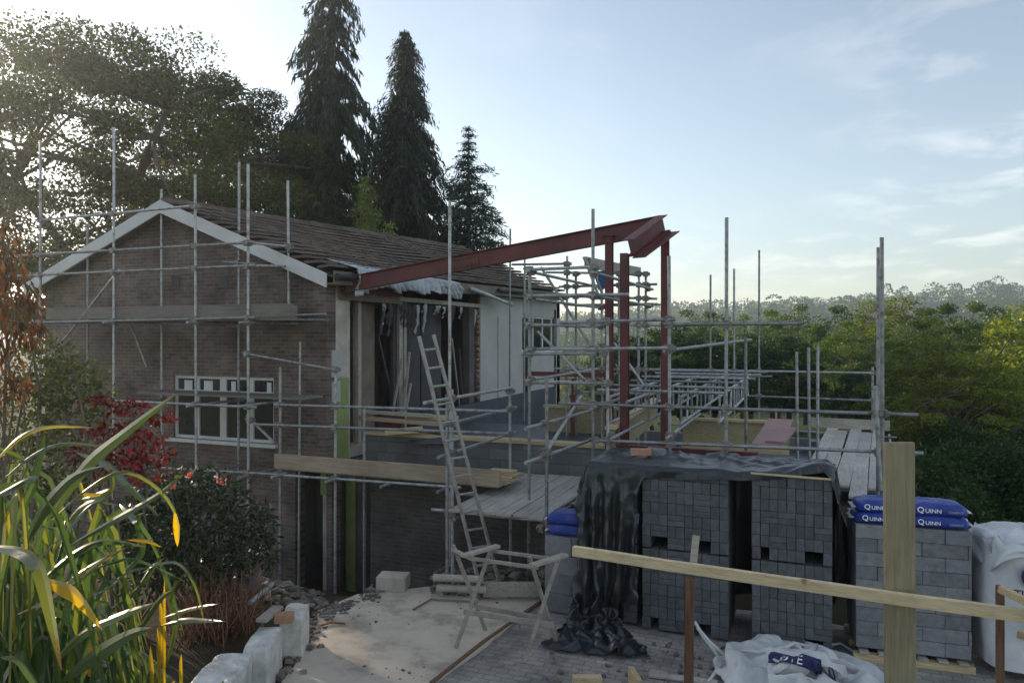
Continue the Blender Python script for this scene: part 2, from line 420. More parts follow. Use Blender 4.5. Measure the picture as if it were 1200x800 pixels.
def bladewear(mt):
    # veins along each blade and withered brown tips
    t = mt.node_tree
    at = t.nodes.new('ShaderNodeAttribute'); at.attribute_name = 'blade_coord'
    sp = t.nodes.new('ShaderNodeSeparateXYZ'); t.links.new(at.outputs['Vector'], sp.inputs[0])
    g = t.nodes.new('ShaderNodeNewGeometry')
    a = t.nodes.new('ShaderNodeMath'); a.operation = 'MULTIPLY_ADD'; a.inputs[1].default_value = .22
    t.links.new(g.outputs['Random Per Island'], a.inputs[0]); t.links.new(sp.outputs[0], a.inputs[2])
    n = t.nodes.new('ShaderNodeMath'); n.operation = 'MULTIPLY_ADD'; n.inputs[1].default_value = .16
    t.links.new(tnoise(t, 60, 4), n.inputs[0]); t.links.new(a.outputs[0], n.inputs[2])
    f = t.nodes.new('ShaderNodeMapRange'); f.inputs[1].default_value = 1.08; f.inputs[2].default_value = 1.22; t.links.new(n.outputs[0], f.inputs[0])
    w_ = t.nodes.new('ShaderNodeMath'); w_.operation = 'MULTIPLY'; w_.inputs[1].default_value = 34; t.links.new(sp.outputs[1], w_.inputs[0])
    si = t.nodes.new('ShaderNodeMath'); si.operation = 'SINE'; t.links.new(w_.outputs[0], si.inputs[0])
    mr = t.nodes.new('ShaderNodeMapRange'); mr.inputs[1].default_value = -1; mr.inputs[3].default_value = .78; mr.inputs[4].default_value = 1.12; t.links.new(si.outputs[0], mr.inputs[0])
    for nd in list(t.nodes):
        if nd.type in ('BSDF_DIFFUSE', 'BSDF_TRANSLUCENT'):
            src = nd.inputs[0].links[0].from_socket
            v = t.nodes.new('ShaderNodeVectorMath'); v.operation = 'SCALE'; t.links.new(src, v.inputs[0]); t.links.new(mr.outputs[0], v.inputs[3])
            mx = t.nodes.new('ShaderNodeMix'); mx.data_type = 'RGBA'; t.links.new(f.outputs[0], mx.inputs['Factor']); t.links.new(v.outputs[0], mx.inputs['A'])
            mx.inputs['B'].default_value = (.17, .10, .035, 1); t.links.new(mx.outputs['Result'], nd.inputs[0])
bladewear(M['blade'])
M['oldboard'] = wood('old_dark_board', (.17, .155, .135), (.5, 9, 9))
M['blade_y'] = leafmat('blade_yellow', [(0, (.30, .17, .025)), (.6, (.38, .25, .035)), (1, (.30, .24, .06))], .5, .06, .4)
M['pinkfl'] = leafmat('flower_pink', [(0, (.48, .12, .11)), (1, (.58, .24, .2))], .35, .04)
# ------------------------------------------------------------------ ground
def sstep(x, a, b):
    t = max(0.0, min(1.0, (x - a) / (b - a))); return t * t * (3 - 2 * t)
def hgt(X, Y):
    lat = X * CS + Y * SN; dep = -X * SN + Y * CS       # camera-aligned ground distances
    r = math.hypot(X, Y)
    h = -0.09
    h -= 1.25 * sstep(Y, 8.9, 9.7) * sstep(-X, 3.9, 4.7) * (1 - sstep(Y, 30, 45)) * (1 if Y > 9.1 else 1)
    h += 1.75 * (1 - sstep(r, 1.0, 6.4))
    h += .35 * sstep(-X - 5.2 - .42 * (Y - 6.2), 0, .8) * (1 - sstep(Y, 7.5, 9.2))
    h -= 3.6 * sstep(X, 1.6, 9.0) * sstep(Y, 2, 6)
    h -= 10.5 * sstep(dep, 18, 120) * sstep(math.degrees(math.atan2(lat, dep)) if dep > 0 else 0, -14, 8)
    if dep > 0:
        az = math.degrees(math.atan2(lat, dep))
        k = sstep(az, 5, 38)
        h += (23 + 22 * k + 9 * noise.noise((X * .011, Y * .011, 5))) * sstep(r, 230, 640) + 5 * noise.noise((X * .006, Y * .006, 0)) * sstep(r, 120, 400)
    if r > 7: h += .12 * noise.noise((X * .35, Y * .35, 3)) * sstep(r, 7, 14)
    h += .02 * noise.noise((X * 2, Y * 2, 1))
    return h
mb = MB()
rads = [0.0] + list(np.geomspace(.6, 6.0, 22)) + list(np.geomspace(6.2, 16, 46)) + list(np.geomspace(16.5, 2600, 70))
NA = 220
vs = []
for r in rads:
    for k in range(NA):
        a = 2 * math.pi * k / NA
        X, Y = r * math.sin(a), r * math.cos(a)
        vs.append((X, Y, hgt(X, Y)))
fs = []
for i in range(len(rads) - 1):
    for k in range(NA):
        fs.append((i * NA + k, i * NA + (k + 1) % NA, (i + 1) * NA + (k + 1) % NA, (i + 1) * NA + k))
mb.add(vs, fs, True)
mg, t_, b_ = newmat('ground_cover')
c1 = ramp(t_, tnoise(t_, .9, 9, .7), [(.3, (.05, .042, .03)), (.5, (.075, .065, .045)), (.7, (.05, .06, .028))])
c2 = ramp(t_, tnoise(t_, .05, 8, .7), [(.3, (.04, .06, .02)), (.7, (.075, .09, .03))])
ln_ = t_.nodes.new('ShaderNodeVectorMath'); ln_.operation = 'LENGTH'; t_.links.new(wpos(t_), ln_.inputs[0])
mr_ = t_.nodes.new('ShaderNodeMapRange'); mr_.inputs[1].default_value = 14; mr_.inputs[2].default_value = 24; t_.links.new(ln_.outputs['Value'], mr_.inputs[0])
mx_ = t_.nodes.new('ShaderNodeMix'); mx_.data_type = 'RGBA'
t_.links.new(mr_.outputs[0], mx_.inputs['Factor']); t_.links.new(c1, mx_.inputs['A']); t_.links.new(c2, mx_.inputs['B'])
t_.links.new(mx_.outputs['Result'], b_.inputs['Base Color']); b_.inputs['Roughness'].default_value = 1; b_.inputs['Specular IOR Level'].default_value = .1
bumpn(t_, b_, tnoise(t_, 9, 8, .7), .8, .04)
g = mb.build('ground', mg, origin=(0, 0, 0)); tag(g, kind='structure')

# concrete slab (real step down along the left and far edges) and sett paving
def px0(x, y, z=0.0):
    p = onZ(x, y, z); return (p.x, p.y)
slab = [px0(330, 800), px0(352, 772), px0(372, 738), px0(372, 716), px0(418, 697), px0(500, 688), px0(600, 690),
        px0(640, 700), px0(604, 727), px0(566, 760), px0(505, 802), (-3.2, 6.2), (-4.3, 6.0)]
def densify(pts, k=6, amp=.018):
    out = []
    for i in range(len(pts)):
        a = Vector(pts[i]); b = Vector(pts[(i + 1) % len(pts)])
        for j in range(k):
            p = a.lerp(b, j / k)
            out.append((p.x + amp * noise.noise((p.x * 6, p.y * 6, 0)) , p.y + amp * noise.noise((p.x * 6, p.y * 6, 9))))
    return out
s = MB().prism(densify(slab), -.45, .012).build('concrete_slab', M['concrete'], origin=(0, 0, 0)); tag(s, kind='structure')
pv = [px0(505, 802), px0(566, 760), px0(604, 727), px0(640, 700), (-3.4, 9.9), (-.2, 10.2), (2.2, 9.6), (2.6, 6.8), (1.0, 5.6), (-3.2, 6.2)]
s = MB().prism(pv, -.45, -.012).build('sett_paving', M['setts'], origin=(0, 0, 0)); tag(s, kind='structure')
mb = MB()
for a, b in (((566, 752), (640, 700)), ((505, 800), (566, 752))):
    mb.beam(onZ(*a, .02), onZ(*b, .02), .035, .03)
o = mb.build('paving_edge_strip', M['rustz']); tag(o, 'thin dark edging strip laid between the concrete slab and the setts', 'edging')

# ------------------------------------------------------------------ the brick house
YG = 11.7; XR = -8.5; XL = -16.2; XA = -12.33; YE = 25.6
def zridge(Y): return 6.30 + .04 * (Y - 11.4)
def zeave(Y): return 4.70 + .022 * (Y - 11.4)
house = thing('brick_house', 'low brick house with tiled gable roof, opened up along its right side', 'house', (XA, YG + 6, -1.3))
# gable wall with window opening (pieces butted end to end)
wx0 = onY(203, 480, YG).x; wx1 = onY(321, 480, YG).x; wz1 = onY(260, 441, YG).z; wz0 = onY(260, 516, YG).z
dx0 = onY(346, 600, YG).x; dx1 = onY(389, 600, YG).x; dz1 = 1.02
mb = MB()
T = .3
def wallbox(x0, x1, z0, z1): mb.bb(x0, x1, YG, YG + T, z0, z1)
wallbox(XL, wx0, -1.4, 4.55); wallbox(wx0, wx1, -1.4, wz0); wallbox(wx0, wx1, wz1, 4.55)
wallbox(wx1, dx0, -1.4, 4.55); wallbox(dx0, XR, dz1, 4.55); wallbox(dx1, XR, -1.4, dz1)
pk = zridge(YG) - .12
mb.add([(XL, YG, 4.55), (XR, YG, 4.55), (XA, YG, pk), (XL, YG + T, 4.55), (XR, YG + T, 4.55), (XA, YG + T, pk)],
       [(0, 1, 2), (5, 4, 3), (0, 2, 5, 3), (1, 4, 5, 2)])
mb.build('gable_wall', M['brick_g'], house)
mb = MB(); mb.add([(XL, YE - .3, 4.5), (XR, YE - .3, 4.5), (XA, YE - .3, zridge(YE) - .12)], [(0, 1, 2)]); mb.add([(XL, YE - .3, -1.4), (XR, YE - .3, -1.4), (XR, YE - .3, 4.5), (XL, YE - .3, 4.5)], [(0, 1, 2, 3)])
mb.build('rear_gable_wall', M['brick_g'], house, solid=.2)
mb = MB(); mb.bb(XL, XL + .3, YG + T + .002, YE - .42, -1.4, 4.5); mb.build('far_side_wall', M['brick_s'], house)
# ground-floor recess beside the corner
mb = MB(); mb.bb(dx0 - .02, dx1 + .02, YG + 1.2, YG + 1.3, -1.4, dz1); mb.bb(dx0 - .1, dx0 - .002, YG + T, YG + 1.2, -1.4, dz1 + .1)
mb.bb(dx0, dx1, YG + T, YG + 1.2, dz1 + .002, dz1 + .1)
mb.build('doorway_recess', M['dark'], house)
mb = MB(); mb.bb(dx0 + .12, dx0 + .34, YG + .9, YG + 1.19, -1.4, .85)
mb.build('brick_pier', M['brick_g'], house)
# side wall
oy0 = onX(410, 400, XR).y; oy1 = onX(563, 400, XR).y
ww0 = onX(612, 390, XR).y; ww1 = onX(656, 390, XR).y
mb = MB()
mb.bb(XR - T, XR, YG + T + .002, oy0, -1.4, 4.6)
mb.build('corner_wall', M['plaster'], house)
mb = MB(); mb.bb(XR - T, XR + .012, oy0 - .55, oy0 - .06, .5, 2.75); mb.build('green_panel', M['green'], house)
mb = MB(); mb.bb(XR + .004, XR + .035, oy0 - .64, oy0 - .28, 2.78, 3.3); mb.bb(XR + .004, XR + .03, oy0 - .62, oy0 - .36, 2.3, 2.7)
mb.build('plaster_patch', M['render'], house)
mb = MB()
zt = zeave(22) - .2
mb.bb(XR - T, XR, oy1, ww0, -.6, zt); mb.bb(XR - T, XR, ww0, ww1, -.6, 3.05); mb.bb(XR - T, XR, ww0, ww1, 4.2, zt)
mb.bb(XR - T, XR, ww1, YE - .1, -.6, zt)
mb.build('white_wall', M['render'], house)
# ragged brick edge where the wall was cut
mb = MB()
for k in range(50):
    z = 1.0 + k * .075
    d = .04 + .16 * abs(noise.noise((k * .7, 2, 0))) + (.1 if k % 2 else 0)
    mb.bb(XR - T + .01, XR - .012, oy1 - d, oy1 - .002, z, z + .068)
mb.build('cut_brick_edge', M['brick_s'], house)
mb = MB(); mb.bb(XR + .004, XR + .03, onX(583, 400, XR).y, onX(607, 400, XR).y, 1.2, 4.12)
mb.build('render_panel', M['render'], house)
mb = MB(); mb.tube((XR + .09, onX(614, 450, XR).y, -.5), (XR + .09, onX(614, 450, XR).y, 3.05), .045)
mb.build('downpipe', M['blackink'], house)
win = None
def window(name, axis, c0, c1, z0, z1, wall, bars, depth=.1):
    """axis 'x': in a wall facing -Y at y = wall; axis 'y': in a wall facing +X at x = wall"""
    def bx(m, a0, a1, zz0, zz1, d0, d1):
        if axis == 'x': m.bb(a0, a1, wall + d0, wall + d1, zz0, zz1)
        else: m.bb(wall - d1, wall - d0, a0, a1, zz0, zz1)
    f = MB(); fr = .06
    bx(f, c0, c1, z1 - fr, z1, .05, .13); bx(f, c0, c1, z0, z0 + fr, .05, .13)
    bx(f, c0, c0 + fr, z0 + fr, z1 - fr, .05, .13); bx(f, c1 - fr, c1, z0 + fr, z1 - fr, .05, .13)
    for b, wd in bars: bx(f, b - wd / 2, b + wd / 2, z0 + fr, z1 - fr, .052, .128)
    fo = f.build(name, M['paint'], house, bevel=.006)
    p = MB(); bx(p, c0 + fr, c1 - fr, z0 + fr, z1 - fr, .088, .096)
    p.build('pane', M['glass'], fo)
    d = MB(); bx(d, c0, c1, z0, z1, .296, .30); d.build('dark_backing', M['dark'], fo)  # dark sheet behind the pane stands in for the unlit room
    return fo
wb = [onY(x, 480, YG).x for x in (229, 259, 291)]
fo = window('window', 'x', wx0, wx1, wz0, wz1, YG, [(wb[0], .09), (wb[1], .16), (wb[2], .16)])
mb = MB(); mb.bb(wx0 - .15, wx1 + .1, YG - .09, YG + .06, wz0 - .075, wz0 - .003); mb.build('sill', M['paint'], fo, bevel=.01)
mb = MB(); zz = wz0 + .72 * (wz1 - wz0)
mb.bb(wx0 + .06, wx1 - .06, YG + .046, YG + .134, zz, zz + .07); mb.build('transom_bar', M['paint'], fo)
mb = MB()
for x0, x1 in ((213, 222), (236, 246), (268, 273), (310, 315)):
    mb.bb(onY(x0, 450, YG).x, onY(x1, 450, YG).x, YG + .07, YG + .084, wz1 - .32, wz1 - .1)
mb.build('window_sticker', M['whitebag'], fo)
fo = window('window', 'y', ww0, ww1, 3.05, 4.2, XR, [(ww0 + (ww1 - ww0) * f_, .07) for f_ in (.3, .55, .8)])
mb = MB(); mb.bb(XR - .05, XR + .08, ww0 - .1, ww1 + .1, 2.97, 3.047); mb.build('sill', M['paint'], fo)
# band of vents below the gable top
for x in (206, 262, 308):
    p = onY(x, 330, YG); MB().bb(p.x - .11, p.x + .11, YG - .012, YG + .01, p.z - .12, p.z + .12).build('air_brick', M['dark'], house)
# inside of the opened room
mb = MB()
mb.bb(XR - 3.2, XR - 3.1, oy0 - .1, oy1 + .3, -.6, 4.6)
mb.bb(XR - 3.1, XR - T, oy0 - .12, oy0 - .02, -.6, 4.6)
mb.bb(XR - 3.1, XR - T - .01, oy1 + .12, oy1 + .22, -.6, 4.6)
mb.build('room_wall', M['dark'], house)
mb = MB(); mb.bb(XR - 3.1, XR, oy0, oy1 - .25, 1.15, 1.35); mb.build('room_floor', M['boardx'], house)
mb = MB(); mb.bb(XR - 3.1, XR, oy0, oy1, 4.35, 4.45); mb.build('room_ceiling', M['plaster'], house)
sy = lambda x, X=XR: onX(x, 400, X).y
for x0, x1, X, m in ((420, 423.5, XR - .15, 'boardx'), (427, 433, XR - .6, 'dark'), (436, 439, XR - .9, 'plaster'), (446, 450, XR - 1.2, 'dark'),
                     (461, 466, XR - .2, 'insul'), (468, 472, XR - .12, 'alu'), (474, 476.5, XR - .12, 'boardx'), (548, 551, XR - .2, 'alu')):
    mb = MB(); a, b = sy(x0, X), sy(x1, X)
    mb.bb(X - .07, X, a, b, 1.352, 4.345); mb.build('stud', M[m], house)
mb = MB(); mb.bb(XR - .34, XR - .3, sy(478), sy(505), 1.352, 4.345); mb.build('membrane_panel', M['insul'], house)
mb = MB(); mb.bb(XR - .33, XR - .295, sy(506.5), sy(529), 1.352, 4.345); mb.build('membrane_panel', M['insul'], house)
mb = MB(); mb.bb(XR - .4, XR - .36, sy(431), sy(455), 1.352, 4.345); mb.build('membrane_panel', M['green'] if False else M['soffit'], house)
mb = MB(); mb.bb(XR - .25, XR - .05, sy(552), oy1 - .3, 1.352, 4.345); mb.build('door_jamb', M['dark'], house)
# torn membrane and splintered battens round the edge of the opening
for k in range(26):
    yy = oy0 + (oy1 - oy0) * random.random(); zz = 4.34 - random.random() * .08; l_ = random.uniform(.15, .75)
    MB().grid(lambda u, v: (XR - .05 - .1 * random.random() * v + .02 * math.sin(v * 5), yy + (u - .5) * (.16 - .1 * v) + .04 * noise.noise((v * 4, yy, u)), zz - l_ * v), 3, 8).build('torn_strip', M['insul' if k % 3 else 'silver'], house)
for k in range(14):
    yy = oy0 + (oy1 - oy0) * random.random()
    a = Vector((XR - .3 * random.random(), yy, 1.36)); MB().beam(a, a + Vector((random.uniform(-.3, .1), random.uniform(-.5, .5), random.uniform(.3, 2.4))), .05, .025).build('loose_batten', M['dark' if k % 2 else 'boardx'], house)
# roof: individual lapped tiles on both slopes
def slope_tiles(side):
    m = MB()
    xe = XA + side * 4.12
    nC = 14
    for c in range(nC):
        ny = int((YE - 11.42) / .33)
        for k in range(ny):
            y0 = 11.42 + k * (YE - 11.42) / ny; y1 = y0 + (YE - 11.42) / ny - .006
            ym = (y0 + y1) / 2
            f0, f1 = c / nC, (c + 1.25) / nC
            if f1 > 1: f1 = 1
            zr, ze = zridge(ym), zeave(ym) + .06
            def P(f, y, up):
                sag = -.05 * math.sin(math.pi * min(1, f)) * abs(math.sin(y * .5))
                return Vector((XA + (xe - XA) * f, y, zr + (ze - zr) * f + up + sag))
            j = random.uniform(-.004, .005); jj = random.uniform(-.004, .004)
            a = P(f0, y0, .012 + j * .3); b = P(f0, y1, .012 + j * .3); cc = P(f1, y1, .15 + j + jj); d = P(f1, y0, .15 + j - jj)
            th = Vector((0, 0, -.05))
            vs = [a, b, cc, d, a + th, b + th, cc + th, d + th]
            fs = [(0, 1, 2, 3), (7, 6, 5, 4), (3, 2, 6, 7), (0, 3, 7, 4), (1, 5, 6, 2)]
            if side > 0: fs = [f[::-1] for f in fs]
            m.add(vs, fs)
    return m
roof = slope_tiles(1)
r2 = slope_tiles(-1); roof.add(r2.V, r2.F)
for k in range(30):   # ridge tiles
    y0 = 11.42 + k * (YE - 11.42) / 30; y1 = y0 + (YE - 11.42) / 30 - .01
    z = zridge((y0 + y1) / 2) + .06 + random.uniform(-.006, .006)
    roof.beam((XA, y0, z), (XA, y1, z), .24, .09)
ro = roof.build('roof', M['tile'], house)
# under-roof closing deck
mb = MB()
mb.add([(XA, 11.5, zridge(11.5) - .06), (XR + .25, 11.5, zeave(11.5) - .03), (XR + .25, YE, zeave(YE) - .03), (XA, YE, zridge(YE) - .06)], [(0, 1, 2, 3)])
mb.add([(XA, 11.5, zridge(11.5) - .06), (XL - .2, 11.5, zeave(11.5) - .03), (XL - .2, YE, zeave(YE) - .03), (XA, YE, zridge(YE) - .06)], [(3, 2, 1, 0)])
mb.build('roof_deck', M['soffit'], house)
for sgn in (1, -1):
    mb = MB()
    xe = XA + sgn * 4.08
    a = Vector((XA, 11.36, zridge(11.4) - .09)); b = Vector((xe, 11.36, zeave(11.4) - .11))
    mb.add([a + Vector((0, -.02, .14)), a + Vector((0, -.02, -.12)), b + Vector((0, -.02, -.12)), b + Vector((0, -.02, .14)),
            a + Vector((0, .02, .14)), a + Vector((0, .02, -.12)), b + Vector((0, .02, -.12)), b + Vector((0, .02, .14))],
           [(0, 1, 2, 3), (7, 6, 5, 4), (0, 3, 7, 4), (1, 5, 6, 2), (3, 2, 6, 7)] if sgn > 0 else [(3, 2, 1, 0), (4, 5, 6, 7), (4, 7, 3, 0), (2, 6, 5, 1), (7, 6, 2, 3)])
    mb.build('bargeboard', M['paint'], house)
mb = MB(); mb.beam((XR + .17, 11.4, zeave(11.4) - .16), (XR + .17, YE, zeave(YE) - .16), .40, .03); mb.build('soffit', M['soffit'], house)
mb = MB(); mb.beam((XR + .383, 11.4, zeave(11.4) - .05), (XR + .383, YE, zeave(YE) - .05), .025, .25); mb.build('fascia', M['soffit'], house)
for a, b in ((11.4, 12.6), (19.0, YE)):
    MB().tube((XR + .46, a, zeave(a) - .03), (XR + .46, b, zeave(b) - .03), .06).build('gutter', M['blackink'], house)
# lead flashing curling down where the new roof meets the old
mb = MB()
pts = [onX(x, y, XR + .5) for x, y in ((552, 338), (570, 345), (590, 353), (600, 357))]
mb.path(pts, .05, 6); mb.build('flashing', M['silver'], house)

# grey sheet of plastic tied over the eaves above the opening
def sheet(u, v):
    p = onX(420 + 122 * u, 327, XR + .55)
    y = p.y
    k = u * 21 + .9 * noise.noise((u * 6, v * 1.5, 0))
    pl_ = abs((k % 1) - .5) * 2
    n = (pl_ - .5) * .13 * (.3 + v) + noise.noise((u * 45, v * 7, 4)) * .035
    drop = (.30 + .16 * noise.noise((u * 9, 0, 2)) + (.22 * max(0, 1 - u * 5)) + .05 * pl_)
    if v < .4:
        f = v / .4
        return (XR - .25 + .75 * f, y, 5.03 - .22 * f + .05 + n * .35)
    f = (v - .4) / .6
    return (XR + .5 + .05 * math.sin(f * 2) + n, y + .10 * n, 4.86 - drop * f + n * .1)
o = MB().grid(sheet, 210, 20).build('plastic_sheet', M['silver'], solid=.004)
tag(o, 'crumpled grey plastic sheet hanging from the eaves over the opened wall', 'plastic sheet')

# ------------------------------------------------------------------ ground-floor extension walls
ex = thing('extension_shell', 'half-built ground floor extension in dark brick with timber upstands and red beam', 'building', (-2.0, 12.5, -1.3))
mb = MB()
x0 = onY(434, 630, 11.75).x
mb.bb(x0, 1.3, 11.75, 11.98, -1.4, 1.1)
mb.build('brick_wall', M['brick_d'], ex)
mb = MB()
mb.bb(XR + .002, x0 - .45, 12.4, 12.5, -1.4, 1.1); mb.build('rear_panel', M['dark'], ex)
for x in (399, 413, 426):
    p = onY(x, 620, 12.2).x
    mb = MB(); mb.bb(p - .12, p + .1, 12.15, 12.38, -1.4, 1.08); mb.build('post', M['green'] if x == 413 else M['dark'], ex)
mb = MB(); mb.bb(XR + .3, -3.0, 12.55, 12.75, 1.1, 1.62); mb.build('block_upstand', M['block_w'], ex)
mb = MB(); mb.bb(XR + .3, -3.0, 12.50, 12.80, 1.623, 1.68); mb.build('wall_plate', M['newx'], ex)
mb = MB(); mb.bb(onY(478, 505, 12.4).x, onY(690, 505, 12.4).x, 12.9, 15.5, 1.5, 1.58); mb.build('membrane_deck', M['blueplastic'], ex)
mb = MB(); mb.bb(XR + .4, onY(470, 505, 12.9).x, 12.9, 13.05, 1.68, 1.95); mb.build('red_beam', M['redsteel'], ex)
# far dark-blue wall band below the white wall
mb = MB(); mb.bb(XR + .02, XR + .12, 15.2, 25, -.6, 1.75); mb.build('blue_wall_band', M['blueplastic'], ex)
mb = MB(); a = onY(640, 480, 14.6); b = onY(722, 512, 14.6)
mb.bb(a.x, b.x, 14.6, 14.66, 1.45, 2.08); mb.build('timber_upstand', M['ply'], ex)
mb = MB(); mb.bb(a.x - .05, b.x + .05, 14.55, 14.7, 2.083, 2.14); mb.build('upstand_cap', M['newx'], ex)
# front: red channel, upstand running back, far upstand
zf = 1.72
a = onY(722, 525, 10.55); b = onY(888, 525, 10.55)
mb = MB()
mb.bb(a.x, b.x, 10.55, 10.57, 1.78, 2.0); mb.bb(a.x, b.x, 10.57, 10.66, 1.98, 2.0); mb.bb(a.x, b.x, 10.57, 10.66, 1.78, 1.80)
mb.build('red_channel', M['redsteel'], ex)
p = onY(716, 516, 10.7); q = onY(778, 487, 16.0)
mb = MB(); mb.beam((p.x, 10.7, 1.98), (q.x - .1, 15.6, 2.0), .06, .42); mb.build('timber_upstand', M['ply'], ex)
mb = MB(); mb.beam((p.x, 10.65, 2.225), (q.x - .1, 15.6, 2.245), .16, .05); mb.build('upstand_cap', M['newx'], ex)
a = onY(800, 500, 15.0); b = onY(925, 500, 15.0)
mb = MB(); mb.bb(a.x, b.x, 15.0, 15.06, 1.45, 1.9); mb.build('timber_upstand', M['ply'], ex)
mb = MB(); mb.bb(a.x, b.x, 14.93, 15.12, 1.903, 1.95); mb.build('upstand_cap', M['newx'], ex)
mb = MB(); mb.bb(a.x, b.x, 14.8, 14.9, 1.34, 1.42); mb.build('wall_plate', M['newx'], ex)
mb = MB(); mb.bb(-2.9, 1.2, 11.99, 17.5, .9, 1.02); mb.build('deck_membrane', M['blueplastic'], ex)
mb = MB(); mb.bb(1.0, 1.28, 11.99, 17.5, -1.4, 1.3); mb.bb(-6.0, 1.28, 17.52, 17.75, -1.4, 1.3); mb.build('block_wall', M['block_w'], ex)
# pink board lying slantwise across the opening
mb = MB(); p = onZ(897, 524, 2.02); q = onZ(915, 492, 2.04)
mb.beam((p.x + .02, p.y, 2.045), (q.x, q.y, 2.045), .42, .035); o = mb.build('pink_board', M['pinkboard'], bevel=.004)
tag(o, 'pink plywood board lying across the roof opening beside the deck', 'board')
mb = MB(); p = onZ(908, 518, 2.08); q = onZ(925, 501, 2.08)
mb.beam(p, q, .26, .03); o = mb.build('pink_board', M['pinkboard'], bevel=.004)
tag(o, 'smaller pink offcut lying on top of the long pink board', 'board')

# ------------------------------------------------------------------ red steel roof frame
st = thing('steel_roof_frame', 'dark red steel roof frame with a long rising rafter on slim posts', 'steel frame', (-2.1, 12, 1.9))
def ibeam(p, q, h, wd, tf=.014, up=(0, 0, 1)):
    m = MB(); p = Vector(p); q = Vector(q); d = (q - p).normalized(); u = Vector(up)
    s_ = d.cross(u).normalized(); u = s_.cross(d)
    m.beam(p, q, .012, h - 2 * tf - .002, u)
    for k in (1, -1):
        o_ = u * k * (h / 2 - tf / 2); m.beam(p + o_, q + o_, wd, tf, u)
    return m
YB = 12.0
A = onY(404, 334, YB); B = onY(776, 263, YB)
ibeam(A, B, .29, .13).build('rafter', M['redsteel'], st, bevel=.003)
Nn = W(738, 291, 11.15)
Bh = B + Vector((.02, .0, .02))
ibeam(Nn, Bh, .27, .20, .016).build('hip_rafter', M['redsteel'], st, bevel=.003)
mb = MB(); d = (Bh - Nn)
for p_, q_ in ((Nn, Bh),):
    mb.beam(p_ + Vector((.15, -.06, -.15)), q_ + Vector((.16, .0, -.15)), .22, .014)
mb.build('bottom_plate', M['redsteel'], st)
for x, ytop, Y0, nm in ((714, 276, YB, 'post'), (779.5, 272, YB + .02, 'post')):
    t = onY(x, ytop, Y0)
    ibeam((t.x, Y0, 1.7), (t.x, Y0, t.z), .12, .12, .012, (0, 1, 0)).build(nm, M['redsteel'], st)
t = W(732, 297, 11.2)
ibeam((t.x, t.y, 1.7), (t.x, t.y, t.z), .12, .12, .012, (0, 1, 0)).build('post', M['redsteel'], st)
ya, yb = onX(396, 343, XR).y, onX(466, 343, XR).y
ibeam((XR + .1, ya, 4.52), (XR + .1, yb, 4.52), .17, .13).build('eaves_beam', M['redsteel'], st)
mb = MB(); mb.bb(XR + .02, XR + .06, ya, yb, 4.28, 4.43); mb.build('eaves_board', M['soffit'], st)

# bolted plates where posts, rafter and hip meet
for x, ytop, Y0 in ((714, 276, YB), (779.5, 272, YB + .02)):
    t = onY(x, ytop, Y0); mb = MB(); mb.box((t.x, Y0, t.z - .008), (.2, .2, .016))
    for sx_ in (-.07, .07):
        for sy_ in (-.07, .07): mb.tube((t.x + sx_, Y0 + sy_, t.z - .04), (t.x + sx_, Y0 + sy_, t.z + .022), .014, 6)
    mb.build('bolted_plate', M['redsteel'], st)
t = onY(560, 318, YB); mb = MB()
tt = A.lerp(B, .42); dd = (B - A).normalized()
mb.beam(tt - dd * .28 + Vector((0, -.012, 0)), tt + dd * .28 + Vector((0, -.012, 0)), .014, .2)
for k in range(6):
    for zz in (-.06, .06):
        c = tt + dd * (-.22 + .088 * k) + Vector((0, 0, zz)); mb.tube(c + Vector((0, -.045, 0)), c + Vector((0, .02, 0)), .013, 6)
mb.build('splice_plate', M['redsteel'], st)
# ------------------------------------------------------------------ tube scaffolds
TR = .0242
cm_ = MB()
cm_.box((0, 0, 0), (.095, .085, .10)); cm_.tube((-.085, .035, 0), (.085, .035, 0), .014, 6); cm_.tube((-.085, -.03, .02), (.075, -.03, .02), .013, 6); cm_.box((.065, 0, 0), (.035, .12, .055))
CPM = bpy.data.meshes.new('coupler'); CPM.from_pydata(cm_.V, [], cm_.F); CPM.materials.append(M['coupler'])
def closest(p1, q1, p2, q2):
    d1 = q1 - p1; d2 = q2 - p2; r = p1 - p2
    a = d1.dot(d1); e = d2.dot(d2); f = d2.dot(r); c = d1.dot(r); b = d1.dot(d2)
    den = a * e - b * b
    s_ = max(0, min(1, (b * f - c * e) / den)) if abs(den) > 1e-9 else 0
    t_ = max(0, min(1, (b * s_ + f) / e))
    s_ = max(0, min(1, (b * t_ - c) / a))
    x, y = p1 + d1 * s_, p2 + d2 * t_
    return (x - y).length, (x + y) / 2
